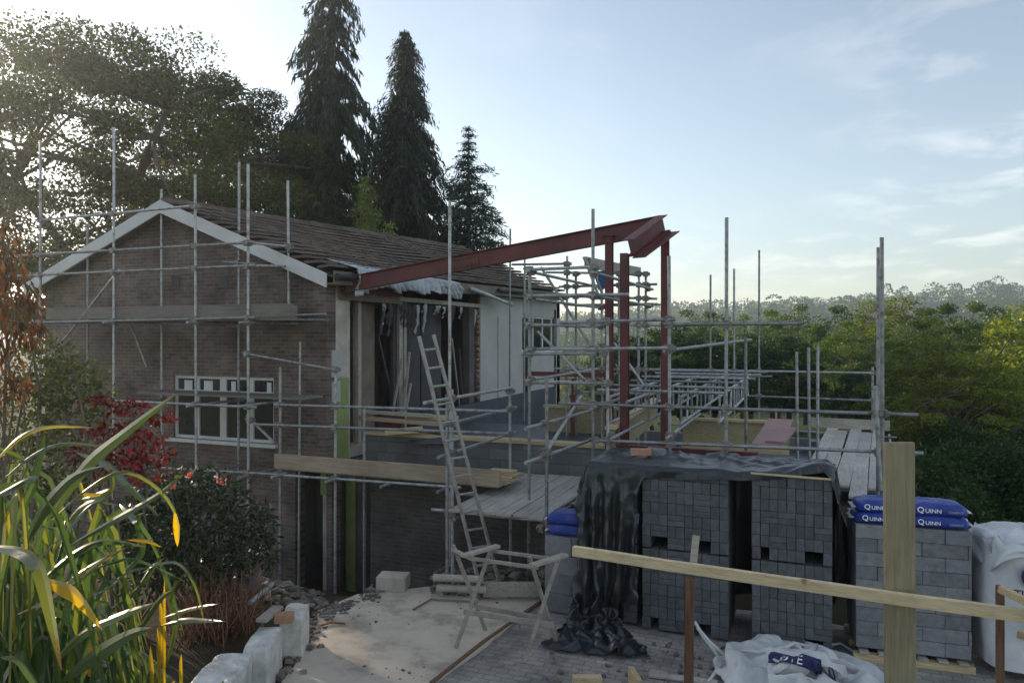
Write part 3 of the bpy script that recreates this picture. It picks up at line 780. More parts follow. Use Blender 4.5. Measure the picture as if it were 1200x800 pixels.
class Scaf:
    def __init__(s, name, label, cat, loc):
        s.root = thing(name, label, cat, loc); s.std = []; s.lg = []
    def tube(s, kind, p, q, r=TR, m='steel'):
        p = Vector(p); q = Vector(q)
        b = MB(); b.tube(p, q, r, 10)
        # open tube ends read as dark rings
        o = b.build(kind, M[m], s.root)
        (s.std if kind == 'standard' else s.lg).append((p, q, o))
        return o
    def std_px(s, x, ytop, Y0, zbot=-1.3, ybot=None):
        t = onY(x, ytop, Y0)
        if ybot is not None: zbot = onY(x, ybot, Y0).z
        lx, ly = random.uniform(-.02, .02), random.uniform(-.02, .02)
        return s.tube('standard', (t.x, Y0, zbot), (t.x + lx, Y0 + ly, t.z))
    def led(s, kind, a, Ya, b, Yb):
        return s.tube(kind, onY(a[0], a[1], Ya), onY(b[0], b[1], Yb))
    def xrail(s, kind, a, b, Y0):
        p, q = onY(a[0], a[1], Y0), onY(b[0], b[1], Y0)
        return s.tube(kind, p, q)
    def yrail(s, kind, X0, a, b):
        return s.tube(kind, onX(a[0], a[1], X0), onX(b[0], b[1], X0))
    def couple(s, tol=.13, maxn=95):
        n = 0
        for p, q, o in s.std:
            for p2, q2, _ in s.lg:
                d, m = closest(p, q, p2, q2)
                if d < tol and n < maxn:
                    c = bpy.data.objects.new('coupler', CPM); COL.objects.link(c); c.parent = o
                    c.location = m - Vector(s.root.location); c.rotation_euler = (0, 0, random.uniform(-.3, .3) + (1.57 if abs((q2 - p2).normalized().x) < .5 else 0)); n += 1
    def boards(s, x0, x1, y0, y1, z, along='x', mat='boardx', skew=0, n=None, kind='board'):
        """scaffold boards laid side by side with end bands"""
        W_ = .225
        if along == 'x':
            n = n or max(1, int((y1 - y0) / (W_ + .008)))
            for i in range(n):
                a = y0 + i * (W_ + .012) + random.uniform(-.004, .004)
                m = MB(); j = random.uniform(-.06, .06)
                m.box(((x0 + x1) / 2 + j, a + W_ / 2, z + random.uniform(0, .008)), (x1 - x0, W_, .036), Matrix.Rotation(random.uniform(-.004, .004), 3, 'Z'))
                m.build(kind, M[mat], s.root, bevel=.004)
        else:
            n = n or max(1, int((x1 - x0) / (W_ + .008)))
            for i in range(n):
                a = x0 + i * (W_ + .012) + random.uniform(-.004, .004)
                m = MB(); j = random.uniform(-.05, .05)
                rot = Matrix.Rotation(skew + random.uniform(-.004, .004), 3, 'Z') @ Matrix.Rotation(random.uniform(-.012, .012), 3, 'Y')
                m.box((a + W_ / 2, (y0 + y1) / 2 + j, z + random.uniform(0, .01)), (W_, y1 - y0, .038), rot)
                m.build(kind, M[mat], s.root, bevel=.004)

YO = 10.3; YI = 11.45
g1 = Scaf('scaffold', 'grey tube scaffold three lifts high standing along the brick gable wall', 'scaffold', (-11, 10.9, -1.35))
for x, t in ((47.5, 165), (133, 150), (230.5, 205), (291, 192)): g1.std_px(x, t, YO)
for x, t, b in ((103, 262, None), (190, 222, None), (279, 190, None), (338.5, 212, 362), (350, 400, None)):
    g1.std_px(x, t, YI, ybot=b)
g1.std_px(328, 430, YO + .03); g1.std_px(392.5, 430, YO); g1.std_px(427, 478, YO + .9)
yr = YO - .05
g1.xrail('guard_rail', (48, 258), (231, 241), yr)
g1.xrail('guard_rail', (-20, 302), (298, 284), yr)
g1.xrail('guard_rail', (-20, 325), (300, 311), yr)
g1.xrail('ledger', (40, 378), (300, 372), yr)
g1.xrail('ledger', (250, 373), (382, 368), YI - .05)
g1.xrail('ledger', (130, 469), (300, 477), yr)
g1.xrail('guard_rail', (322, 474), (594, 482), yr)
g1.xrail('guard_rail', (300, 497), (596, 508), yr)
g1.xrail('ledger', (190, 548), (330, 556), yr)
g1.xrail('ledger', (322, 556), (540, 571), yr)
g1.tube('transom', onY(288, 284, YO - .1), onY(340, 289, YI + .05))
g1.tube('transom', onY(288, 311, YO - .1), onY(340, 312, YI + .05))
g1.xrail('guard_rail', (262, 307), (300, 309), YI - .06)
for x in (48, 133, 230, 291):
    for y in (374, 470, 552):
        p = onY(x, y + .0, YO); g1.tube('transom', (p.x + .06, YO - .28, p.z - .06), (p.x + .06, YI + .12, p.z - .06))
for x in (330, 392, 455, 520):
    p = onY(x, 563, YO); g1.tube('transom', (p.x + .06, YO - .33, 1.22), (p.x + .06, YI + .2, 1.22))
g1.tube('brace', onY(140, 316, YO + .06), onY(57, 421, YO + .06))
g1.tube('brace', onY(150, 372, YI - .1), onY(172, 430, YI - .1))
g1.tube('brace', onY(289, 487, YO + .07), onY(322, 519, YO + .07))
g1.tube('guard_rail', onY(287, 414, YO - .06), onY(396, 434, YO - .06))
g1.tube('transom', onY(287, 415, YO - .08), onY(291, 413, YI))
a, b = onY(52, 371, YO), onY(343, 371, YO)
g1.boards(a.x, b.x, YO + .08, YI - .1, 3.86, n=4, mat='oldboard')
m = MB(); p, q = onY(55, 361, YO + .06), onY(343, 361, YO + .06); m.beam((p.x, YO + .06, 4.02), (q.x, YO + .06, 4.02), .036, .225)
m.build('toe_board', M['oldboard'], g1.root, bevel=.004)
m = MB(); p, q = onY(300, 359, YI - .08), onY(347, 359, YI - .08); m.beam((p.x - .2, YI - .05, 4.0), (q.x, YI - .05, 4.0), .036, .3)
m.build('toe_board', M['oldboard'], g1.root, bevel=.004)
a, b = onY(140, 470, YO), onY(335, 470, YO)
g1.boards(a.x, b.x, YO + .35, YI - .1, 2.46, n=3, mat='oldboard')
a, b = onY(322, 550, YO), onY(583, 550, YO)
g1.boards(a.x, b.x, YO + .06, YI - .05, 1.28, n=5)
m = MB(); p, q = onY(322, 543, YO - .01), onY(586, 557, YO - .01); m.beam((p.x, YO - .012, 1.43), (q.x, YO - .012, 1.43), .038, .25)
m.build('toe_board', M['toe'], g1.root, bevel=.004)
g1.couple()

g2 = Scaf('scaffold', 'boarded scaffold platform with sloping guard rails beside the leaning ladder', 'scaffold', (-4, 10.6, -.1))
PZ = 1.12; PX0 = -4.72; PX1 = -3.27
g2.boards(PX0, PX1, 9.35, 12.3, PZ, 'y', 'board', n=6)
for x, t in ((524, 462), (530.5, 456)): g2.std_px(x, t, 9.42, -.1)
g2.std_px(527, 236, YO + .05)
g2.std_px(598.5, 462, 11.6)
g2.std_px(640.5, 440, 9.32, -.1)
for a, b in (((497, 472), (601, 454)), ((520, 498), (605, 477)), ((513, 536), (604, 506))):
    g2.yrail('guard_rail', -4.7, a, b)
g2.yrail('guard_rail', -3.3, (616, 502), (697, 480)); g2.yrail('guard_rail', -3.3, (616, 542), (697, 514))
g2.tube('brace', onX(640, 530, -3.25), onX(681, 464, -3.25))
for y in (9.5, 10.6, 11.7): g2.tube('transom', (PX0 - .35, y, PZ - .05), (PX1 + .1, y, PZ - .05))
g2.tube('ledger', (PX0 + .1, 9.3, PZ - .1), (PX0 + .1, 12.5, PZ - .1)); g2.tube('ledger', (PX1 - .1, 9.3, PZ - .1), (PX1 - .1, 12.5, PZ - .1))
g2.couple()

g3 = Scaf('scaffold', 'open tube scaffold with tall bare poles around the extension, behind the block stacks', 'scaffold', (-1.5, 12.5, -.5))
for x, t in ((619.5, 312), (695, 245), (713, 372), (785.5, 300), (850, 255), (1035, 278), (1028.5, 290)):
    g3.std_px(x, t, YO + (.0 if x != 1028.5 else .12), -.3)
for x, t in ((664, 300), (675, 322), (726, 318), (756, 320), (748, 313), (706, 330)): g3.std_px(x, t, 14.2, .9)
for x, t in ((597, 268), (614, 300)): g3.std_px(x, t, 17.2, 1.0)
for x, t in ((935, 412), (949, 407), (958, 402), (874.5, 395)): g3.std_px(x, t, 12.4, 1.0)
g3.xrail('ledger', (655, 472.5), (1076, 486), YO - .05)
g3.xrail('ledger', (700, 516), (1082, 531), YO - .05)
g3.xrail('guard_rail', (656, 378), (792, 374), YO - .05)
g3.tube('guard_rail', onY(778, 380, YO - .06), onY(940, 379, YO - .06))
g3.tube('guard_rail', onY(645, 409, YO - .05), onY(790, 407.5, YO - .05))
g3.tube('guard_rail', onY(778, 411, YO - .07), onY(880, 398, 13.0))
for a, b in (((617, 316), (692, 313)), ((617, 346.5), (737, 345)), ((617, 381), (660, 381)), ((617, 414.5), (700, 414)), ((617, 448), (712, 449))):
    g3.xrail('ledger', a, b, YO - .05)
for a, b in (((640, 319), (758, 321)), ((600, 310), (668, 309)), ((655, 336), (770, 333)), ((660, 347), (770, 350)), ((640, 381), (775, 381)), ((650, 432), (775, 433)), ((680, 459), (790, 462))):
    g3.xrail('ledger', a, b, 14.15)
for z in (4.5, 4.1, 3.72, 3.35, 2.9):
    p = onY(619, 350, YO); g3.tube('transom', (p.x + .05, YO - .2, z + .03), (p.x + .05, 14.4, z + .03))
for z in (4.45, 4.12): 
    p = onY(695, 350, YO); g3.tube('transom', (p.x + .05, YO - .2, z + .03), (p.x + .05, 14.4, z + .03))
g3.tube('brace', onY(634, 313, 12.2), onY(690, 402, 12.2)); g3.tube('brace', onY(630, 388, 12.0), onY(692, 452, 12.0))
g3.tube('brace', onY(720, 402, 13.5), onY(757, 455, 13.5)); g3.tube('brace', onY(684, 301, 13), onY(703, 350, 13))
g3.tube('brace', onY(690, 303, 13.1), onY(708, 350, 13.1))
# upper far boards of the tower
a, b = onY(668, 350, 14.3), onY(768, 350, 14.3)
g3.boards(a.x, b.x, 14.3, 15.0, 4.2, n=3)
m = MB(); p, q = onY(686, 307, 13.2), onY(750, 319, 15.6); m.beam(p, q, .05, .2); m.build('toe_board', M['boardx'], g3.root, bevel=.004)
# front platform return and short tubes towards the back
for x, y in ((700, 480), (786, 514), (722, 515), (740, 473)):
    p = onY(x, y, YO); g3.tube('transom', (p.x, YO - .3, p.z + .05), (p.x, 12.2 if x != 786 else 13.2, p.z + .05))
# right-hand boarded deck, turned a few degrees
SK = -R(4.5)
dz = 1.38
p = onZ(1030, 560, dz)
for i in range(5):
    m = MB(); L_ = 3.7
    for j in range(2):
        o_ = Vector((-.225 * 4.1 + i * .237 + random.uniform(-.006, .006), -1.0 + j * (L_ + .03) + L_ / 2 - (i % 2) * .7, random.uniform(0, .012)))
        rot = Matrix.Rotation(SK + random.uniform(-.004, .004), 3, 'Z')
        mm = MB(); mm.box(Vector((p.x - .05, p.y, dz)) + rot @ o_, (.225, L_, .038), rot); mm.build('board', M['board'], g3.root, bevel=.004)
for k in range(6):
    c = Vector((p.x, p.y, dz - .05)) + Matrix.Rotation(SK, 3, 'Z') @ Vector((0, -.9 + k * 1.3, 0))
    g3.tube('transom', c + Vector((-1.3, 0, 0)), c + Vector((.35, 0, 0)))
g3.tube('ledger', Vector((p.x + .12, p.y - 1.2, dz - .1)), Vector((p.x + .12, p.y - 1.2, dz - .1)) + Matrix.Rotation(SK, 3, 'Z') @ Vector((0, 7.6, 0)))
m = MB(); c = Vector((p.x, p.y, dz)) + Matrix.Rotation(SK, 3, 'Z') @ Vector((-.4, 5.6, .2)); m.beam(c + Vector((-1.0, .08, 0)), c + Vector((.62, -.0, 0)), .04, .22)
m.build('toe_board', M['boardx'], g3.root, bevel=.004)
# short tube with fittings hung on the right-hand pole
g3.tube('standard', onY(1026, 452, YO - .12), onY(1032, 574, YO - .12), TR * 1.15)
g3.couple(.15)

g4 = Scaf('scaffold', 'far row of scaffold poles with two long rails in front of the dark trees', 'scaffold', (2, 18.5, -1.5))
YF = 18.5
for x, t in ((889, 293), (832, 322), (860.5, 315), (1022, 430), (775, 420)): g4.std_px(x, t, YF, -1.6)
g4.xrail('guard_rail', (735, 432), (1030, 437), YF - .05); g4.xrail('guard_rail', (870, 463.5), (1032, 469.5), YF - .05)
g4.xrail('ledger', (770, 440.5), (905, 441), YF + .6); g4.xrail('ledger', (790, 381.5), (900, 379), YF - .05)
g4.xrail('ledger', (770, 496), (1030, 510), YF - .05)
g4.couple()

# lattice beams lying across the joists of the extension
def lattice(name, label, X0, Y0, Y1, z0, z1):
    r_ = thing(name, label, 'lattice beam', (X0, Y0, z0))
    MB().tube((X0, Y0, z0), (X0, Y1, z0), TR).build('chord', M['steel'], r_)
    MB().tube((X0, Y0, z1), (X0, Y1, z1), TR).build('chord', M['steel'], r_)
    n = int((Y1 - Y0) / .55)
    for i in range(n + 1):
        y = Y0 + .1 + i * .55
        if y > Y1 - .05: break
        MB().tube((X0, y, z0 + .02), (X0, y + (.12 if i % 2 else -.05), z1 - .02), .017, 8).build('strut', M['steel'], r_)
    return r_
xs = [onY(742, 460, 12.5).x, onY(775, 460, 12.5).x, onY(812, 470, 12.5).x, onY(850, 470, 12.5).x]
lb = ['leftmost of four silver lattice beams laid over the extension roof, by the timber upstand', 'second from left of four silver lattice beams laid over the extension roof',
      'third from left of four silver lattice beams laid over the extension roof', 'rightmost of four silver lattice beams laid over the extension roof, near the pink board']
for X0, l_, ya, yb in zip(xs, lb, (10.9, 11.4, 11.2, 11.6), (16.5, 17, 17.2, 17.3)):
    tag(lattice('lattice_beam', l_, X0, ya, yb, 2.27, 2.66), group='lattice beams over the extension')
cr = thing('cross_tubes', 'loose row of level tubes tied across the lattice beams', 'scaffold tubes', (-1.5, 14, 2.7))
for i, (y, x0, x1) in enumerate(((11.6, 700, 850), (12.6, 715, 872), (13.8, 740, 868), (15.0, 752, 885), (16.2, 768, 892), (17.2, 778, 900))):
    a, b = onY(x0, 450, y), onY(x1, 450, y)
    MB().tube((a.x, y, 2.71 + i * .012), (b.x, y + .05, 2.71 + i * .012), TR).build('tube', M['steel'], cr)

# red adjustable prop and white plank on the tower
pr = thing('steel_prop', 'dark red adjustable steel prop under a red cross bar', 'prop', onY(671, 500, 14.0))
a = onY(671, 486, 14.0); b = onY(671, 444, 14.0)
MB().tube((a.x, 14, 1.6), (a.x, 14, (a.z + b.z) / 2), .04).build('outer_tube', M['redprop'], pr)
MB().tube((a.x, 14, (a.z + b.z) / 2), (a.x, 14, b.z), .028).build('inner_tube', M['redprop'], pr)
m = MB(); m.box((a.x, 14, b.z + .006), (.3, .15, .012)); m.tube((a.x, 14, (a.z + b.z) / 2 - .03), (a.x, 14, (a.z + b.z) / 2 + .05), .06); m.build('head_plate', M['redprop'], pr)
a, b = onY(618, 437.5, 13.9), onY(716, 441, 13.9)
o = ibeam((a.x, 13.9, a.z), (b.x, 13.9, a.z), .09, .09, .01).build('red_bar', M['redprop']); tag(o, 'dark red level steel bar carried by the red prop in front of the white wall', 'steel bar')
a, b = onY(645, 447, 13.4), onY(692, 447, 13.4)
o = MB().bb(a.x, b.x, 13.3, 13.6, a.z - .04, a.z + .01).build('white_plank', M['paint'], bevel=.004); tag(o, 'short white plank lying level just below the red bar', 'plank')
c = onY(709, 326, 13.6)
m = MB(); m.tube((c.x, c.y, c.z - .17), (c.x, c.y, c.z + .13), .12, 14, .15); bu = m.build('bucket', M['bluecloth']); tag(bu, 'blue plastic bucket hanging high in the scaffold', 'bucket')
m = MB(); m.path([(c.x - .15, c.y, c.z + .12), (c.x - .08, c.y, c.z + .24), (c.x + .08, c.y, c.z + .24), (c.x + .15, c.y, c.z + .12)], .008, 5); m.build('handle', M['steel'], bu)

# timbers and offcuts lying on the lower platform
for i, (xa, ya, xb, yb, d, w_, h_, mt, lab) in enumerate((
    (420, 489, 520, 497, 12.7, .2, .07, 'toe', 'lower thick plank of the timber pile behind the guard rails'),
    (425, 482, 505, 487, 12.8, .16, .06, 'boardx', 'upper greyish plank of the timber pile behind the guard rails'),
    (455, 506, 492, 503, 12.4, .25, .10, 'newx', 'short pale timber offcut beside the blue sheet'),
    (480, 488, 535, 490, 13.0, .2, .09, 'newx', 'long pale timber block in front of the opened room'))):
    o = MB().beam(onY(xa, ya, d), onY(xb, yb, d), w_, h_).build('timber_plank', M[mt], bevel=.005); tag(o, lab, 'plank')
def bs(u, v):
    p = onY(473 + 48 * u, 520 - 18 * v, 12.3)
    return (p.x, p.y + .5 * v, p.z + .03 * noise.noise((u * 5, v * 5, 1)) - .22 * v * (1 - u))
o = MB().grid(bs, 14, 8).build('blue_sheet', M['blueplastic'], solid=.006); tag(o, 'folded blue plastic sheet lying on the platform edge', 'plastic sheet')
for k in range(5):
    o = MB().box((onY(594, 550, 11.0).x + .02 * k * (k % 2), 10.75 + .02 * k, 1.30 + .036 * k), (.42, .2, .03)).build('stacked_board', M['newx'], bevel=.003)
    tag(o, ['lowest', 'second', 'middle', 'fourth', 'topmost'][k] + ' of the short pale boards stacked at the end of the toe board', 'board', 'short boards stacked by the toe board')
def unpack(a, step):
    return np.cumsum(np.array(a, dtype=float).reshape(-1, 3), axis=0) * step
TARP_POINTS = [-1446,4028,11,15,-7,6,33,-11,-3,21,-1,-3,26,-6,0,41,-11,0,16,0,5,50,13,-5,24,6,0,40,16,26,4,-23,-20,27,6,-1,32,12,-2,20,2,-1,25,-5,-2,29,-1,16,22,8,8,28,3,40,1,27,-31,21,-24,-33,
10,11,19,25,13,-16,19,13,-3,14,10,0,13,6,12,23,9,-3,23,11,-4,17,18,15,-50,-7,-11,1,23,4,-567,-90,-2,13,-4,-11,37,-11,0,20,-4,12,25,-6,0,38,-7,-12,17,-1,0,44,8,14,20,8,-8,46,-15,-1,
26,1,-5,11,6,26,32,5,0,20,3,-1,23,4,-7,36,2,-12,1,9,20,34,3,46,25,10,-18,-14,-12,-46,16,9,-5,24,19,-3,19,13,6,14,9,-2,19,7,-4,21,10,-1,20,11,1,22,15,5,-45,-6,18,-14,-13,-8,
-542,-49,-7,13,-5,-8,40,-12,0,10,-3,21,26,-6,-3,37,-7,-7,16,0,-2,45,9,10,20,-1,6,42,-7,-25,26,1,0,14,6,25,33,6,4,20,3,-3,9,-5,-22,45,9,-4,13,5,9,20,8,57,20,8,-8,-11,-10,-46,
12,6,-11,26,14,15,22,12,12,15,8,-1,17,12,-11,17,12,-17,20,9,8,20,14,-7,-26,-7,40,-550,-57,-40,15,-7,7,34,-9,-7,12,-4,18,25,-8,-13,34,-6,-5,13,3,16,47,4,24,19,0,4,32,-2,-44,30,0,0,
16,6,20,32,0,-7,19,9,10,2,-6,-21,44,8,3,15,5,7,20,9,55,20,7,-13,-19,-15,-46,13,8,-8,31,17,12,22,10,24,14,11,-2,8,2,-24,25,19,-7,20,10,7,20,14,-10,11,-25,39,-565,-37,-38,18,-9,1,
26,-13,16,16,-4,-16,24,-5,14,29,-2,-16,24,-3,5,36,11,39,18,0,2,26,-3,-44,28,-1,6,21,1,-4,30,2,-4,-1,-12,23,15,10,-4,42,3,7,12,11,-2,27,15,46,19,7,-18,-24,-17,-47,15,9,-5,31,16,12,
20,10,24,15,10,-4,7,2,-23,27,19,2,20,8,-11,21,11,15,32,-31,4,-562,-30,-3,18,-4,-17,26,-22,1,20,-10,20,8,14,-16,33,-10,15,16,5,-12,40,8,23,17,1,3,30,-1,-33,24,-1,6,19,0,4,28,2,-3,
2,-13,25,15,-2,9,29,9,-26,11,13,9,33,18,37,19,8,-10,-22,-16,-43,17,10,-1,27,14,8,15,7,20,13,8,-11,12,6,-18,28,16,-6,21,12,0,28,8,0,-505,-75,3,7,-19,16,34,1,-8,-4,-9,32,19,3,-13,
31,8,-26,12,6,11,40,3,-3,14,5,8,40,2,-20,20,-1,16,13,1,-13,12,-17,20,30,4,5,10,-1,13,17,5,-39,18,10,1,31,19,40,11,11,8,-16,-11,-38,18,7,8,26,17,2,15,6,17,13,6,-10,5,4,-25,
30,18,-5,21,11,0,30,9,0,-474,-102,5,-11,9,17,38,-3,2,-18,-6,28,22,4,-16,37,5,-21,5,3,-15,39,8,5,16,4,4,46,4,-8,23,-10,-2,7,6,17,6,-19,22,28,9,-3,17,1,5,8,3,-40,18,9,0,
22,10,52,10,13,1,-2,-3,-44,23,6,2,18,14,30,18,11,5,12,5,-11,4,4,-30,32,16,6,17,13,-9,28,8,-2,-483,-109,4,21,-5,-4,25,20,26,-18,-6,30,26,2,-11,24,4,-35,16,7,-7,32,-16,29,16,0,3,
46,6,-9,24,7,-7,-9,-12,14,28,8,-3,26,9,4,12,0,13,0,-1,-44,19,9,2,17,4,56,8,13,-8,7,4,-53,22,5,0,16,13,37,19,12,1,15,8,-7,29,-4,-12,13,22,-19,10,11,12,-434,-105,8,-12,-7,-21,
34,25,16,-7,0,45,24,2,-8,25,3,-34,12,-14,10,35,-9,28,17,4,1,40,13,-17,10,-5,-23,15,5,10,26,9,2,14,-6,23,15,11,2,-1,-2,-49,24,11,-5,3,-6,57,8,6,-14,22,21,-43,21,5,0,31,7,20,
10,-15,-7,18,3,-7,10,24,0,10,23,-1,11,13,5,-433,-105,17,-9,-4,-28,36,26,16,1,4,49,26,1,-7,38,-2,-25,13,-12,-12,21,-5,39,16,4,-5,33,8,-25,17,-1,-18,9,5,14,20,-6,20,22,6,17,9,10,-12,
6,2,-50,25,13,0,-11,-16,52,14,11,-9,41,12,-21,8,14,-11,28,-11,-12,17,3,1,18,7,1,-3,8,21,17,13,5,1,1,-18,-429,-73,24,-3,0,-31,32,17,27,33,7,30,2,-17,-28,40,4,-25,20,9,7,19,-5,41,
9,-2,-15,33,9,-24,24,5,-8,17,-1,3,1,-3,31,23,6,20,-1,0,-18,13,10,-43,22,9,7,-1,-11,55,20,-1,4,41,18,-25,16,2,-7,19,8,-28,16,-4,12,5,13,-12,23,-7,-6,-4,24,14,21,6,-5,-427,-76,21,
-15,5,-30,41,-10,6,14,23,33,32,-15,2,12,14,-41,6,-7,24,40,9,26,17,-5,-1,26,12,-30,23,6,-12,18,-2,0,-7,-4,32,30,7,18,11,-3,-13,-17,6,-38,18,-4,16,25,9,47,18,-1,4,27,-2,-53,14,3,-7,
31,26,0,10,-10,21,16,5,-5,6,4,-27,26,18,-2,5,16,17,-418,-78,8,-24,8,-25,30,-18,21,39,12,-3,31,3,20,-23,5,-39,27,-7,4,43,-5,21,17,3,1,35,22,8,16,10,-17,15,1,-12,-12,-5,32,36,-2,3,
15,4,6,-17,6,-35,24,-9,3,18,13,46,15,1,12,16,-5,-57,12,0,-12,30,21,28,17,-2,17,8,4,-21,8,6,-26,23,15,0,20,14,0,-411,-72,28,-34,-5,-6,33,-11,-19,33,19,15,28,1,26,-7,6,-44,26,-7,0,
33,-5,31,10,-7,12,29,7,-28,16,14,-15,11,12,8,7,6,31,35,-2,-4,10,3,15,-2,6,-39,24,-12,-11,17,12,44,5,5,21,25,-4,-47,13,0,-12,13,3,48,16,14,-1,3,1,-28,11,7,-25,20,14,0,20,14,0,
-411,-74,35,-12,-4,-29,39,-8,-7,8,-5,41,29,26,8,17,5,-41,28,-7,-2,12,-7,42,15,-4,8,10,-1,-39,22,13,0,12,2,13,23,14,-11,16,-1,29,12,8,10,23,5,-29,10,-4,-28,5,6,45,12,9,16,33,-2,-44,
14,0,-12,0,0,55,19,15,0,-1,-1,-28,8,4,-31,23,16,-1,21,15,0,-400,-71,31,-7,-4,-31,42,-8,0,-14,-10,43,32,22,-9,40,9,-14,29,-4,-7,3,-4,40,20,-5,1,-4,-1,-43,18,11,9,17,-3,-8,15,-2,25,
21,22,12,16,6,-4,5,-25,-19,13,18,-20,17,16,35,13,8,13,26,-10,-52,15,7,-2,-4,-4,57,24,19,6,3,1,-26,1,0,-36,25,18,-1,20,14,0,-372,-71,30,-14,-1,-31,40,-8,9,-30,-27,14,39,18,-12,36,18,-10,
21,-4,26,26,8,26,22,-6,-9,-6,-1,-43,22,0,0,10,10,14,-4,-7,28,28,7,-13,15,15,-3,-8,-28,-6,21,23,-1,35,16,2,-4,10,21,30,-5,-42,16,7,2,-10,-6,54,22,17,2,-2,-6,-26,10,10,-32,23,16,0,
17,13,1,-371,-66,33,19,-1,-31,14,-24,29,-22,-25,12,46,20,-13,19,27,-22,21,-7,31,35,11,-1,25,-2,2,-8,-1,-41,21,0,0,-7,-1,17,15,4,24,27,-17,9,7,19,-2,-13,-13,-31,27,21,-16,19,-1,31,10,29,-1,
30,0,-31,11,2,11,-6,-4,50,17,14,-8,-3,-8,-28,15,15,-25,20,14,0,14,9,9,-355,-65,7,34,-3,3,-21,-26,24,-6,-24,21,50,23,-16,12,27,-24,32,-1,26,36,1,10,20,11,-14,-8,-2,-42,22,0,-1,-4,-1,19,
29,-3,11,-11,-24,26,16,-3,7,2,20,-36,18,24,-30,3,-16,30,21,22,-19,35,19,-3,16,5,2,-21,-25,33,19,10,-8,22,15,-7,-8,14,-28,17,3,15,10,12,-10,-15,15,-5,-314,-86,40,28,10,-6,-21,-30,27,6,-27,20,
26,26,-46,25,25,9,38,-1,-13,19,8,29,18,11,-16,6,1,-42,22,0,3,-3,-1,18,21,-8,22,-12,-24,25,18,0,5,14,18,-33,-10,14,-35,17,-4,33,14,20,-24,40,22,-6,15,6,5,-29,-31,21,23,11,-5,20,11,8,
-6,15,-28,21,9,-1,12,8,9,12,12,-19,-329,-89,61,19,16,-11,-12,-35,31,14,-26,14,19,33,-48,17,16,-24,40,9,4,23,6,19,3,-11,-24,20,27,-21,21,0,7,8,-5,16,1,-5,28,-9,-33,-2,3,2,19,22,21,-17,
-7,12,-28,28,3,26,26,-9,-15,15,46,-14,16,4,9,-18,-36,27,18,-17,-9,1,24,0,11,29,-16,10,16,-17,13,9,8,24,-13,0,-324,-60,30,18,4,18,1,-39,28,19,-17,-3,-10,39,-49,19,15,-15,40,12,-2,8,-22,20,
9,12,-20,29,23,-11,24,5,1,17,-1,6,-18,-20,9,-12,-25,17,9,6,14,22,19,-5,6,11,-21,39,6,4,10,-27,16,4,46,-18,18,4,8,12,-37,24,15,-23,-7,8,20,-12,11,32,-11,-21,15,-8,17,0,5,13,18,-10,
-323,-69,39,16,-15,14,36,-16,28,16,-7,-14,-26,41,-40,17,10,-11,42,10,2,-11,-28,-2,18,14,-3,35,11,-1,23,16,-3,17,1,5,-27,-18,5,-19,-29,7,18,8,1,22,22,-7,18,17,-1,35,-4,15,6,-30,15,8,46,-17,
16,-13,9,41,-17,-1,10,-24,12,9,19,-12,-11,33,-6,-21,14,-7,15,8,-2,19,-16,-6,22,-28,-11,-336,-14,52,17,-5,-19,34,-13,37,21,-10,-7,-37,39,-29,12,11,-12,30,-25,-2,19,-13,10,18,8,-6,16,29,0,22,14,-2,
16,1,5,-25,-27,8,-10,-36,11,18,2,-4,24,32,-7,6,28,-2,24,-27,3,21,-1,24,19,45,-17,22,-12,5,11,-41,4,27,6,9,11,18,-12,-34,10,-5,-1,24,1,16,5,-2,19,-21,-8,25,-34,-13,-325,-13,47,-4,19,-21,
44,-10,23,21,-9,4,-41,37,-26,18,2,-7,19,-33,2,24,3,1,20,-3,3,24,24,-2,2,24,-4,19,0,5,-7,-45,10,-15,-40,15,16,-1,-6,20,41,-6,7,32,-3,13,-32,1,13,20,11,42,36,-2,25,-5,2,-15,-38,-7,
29,9,4,17,-13,3,-8,32,-12,-16,21,12,17,3,0,18,-23,-8,25,-40,-14,-326,3,42,3,20,-24,24,-42,11,14,-1,13,-14,57,-19,17,-4,-5,18,-36,2,21,-13,-2,9,21,3,30,21,2,-2,23,-6,20,-5,7,8,-46,9,
-17,-37,14,17,-3,-6,15,42,-4,7,29,-3,13,-33,1,25,7,-2,23,48,11,25,-6,1,-17,-35,-6,29,9,3,0,-16,-8,22,22,-4,-22,22,13,16,12,3,10,-25,-9,35,-26,-13,20,-1,-4,-357,19,18,27,9,-7,-7,-48,15,
11,-8,12,10,59,-12,15,-8,-4,25,-32,0,12,-20,0,13,19,1,17,30,3,3,21,-3,18,-8,6,18,-36,6,-10,-30,11,19,-4,-4,4,40,-2,7,22,-3,15,-34,1,26,-7,-5,5,48,11,24,-7,1,1,-33,-5,25,6,2,
9,-12,-9,20,21,-3,-26,16,10,11,15,7,17,-18,-8,33,-22,-11,18,2,-4,-348,34,14,22,6,-7,-26,-50,14,4,-17,9,30,50,-4,13,-11,-5,27,-22,1,11,-17,0,7,21,1,8,25,0,14,13,1,17,-6,5,24,-20,5,
1,-28,8,18,-6,-3,-6,39,1,8,20,-3,24,-33,-3,20,-24,-3,-11,44,7,22,-9,-3,18,-25,4,22,-3,-4,20,4,-4,14,24,-1,-27,0,6,16,10,-4,25,11,-3,23,-34,-2,16,4,-4,43,5,-2,-387,44,10,17,-8,0,
-42,-47,13,0,-17,5,53,32,-5,15,6,-2,11,-32,3,17,-11,1,8,20,1,7,25,0,8,20,0,10,-14,3,21,-21,3,28,-16,9,11,-15,1,-3,43,0,9,20,-3,14,-43,-3,22,-24,-2,-9,46,7,25,2,-4,25,-24,1,
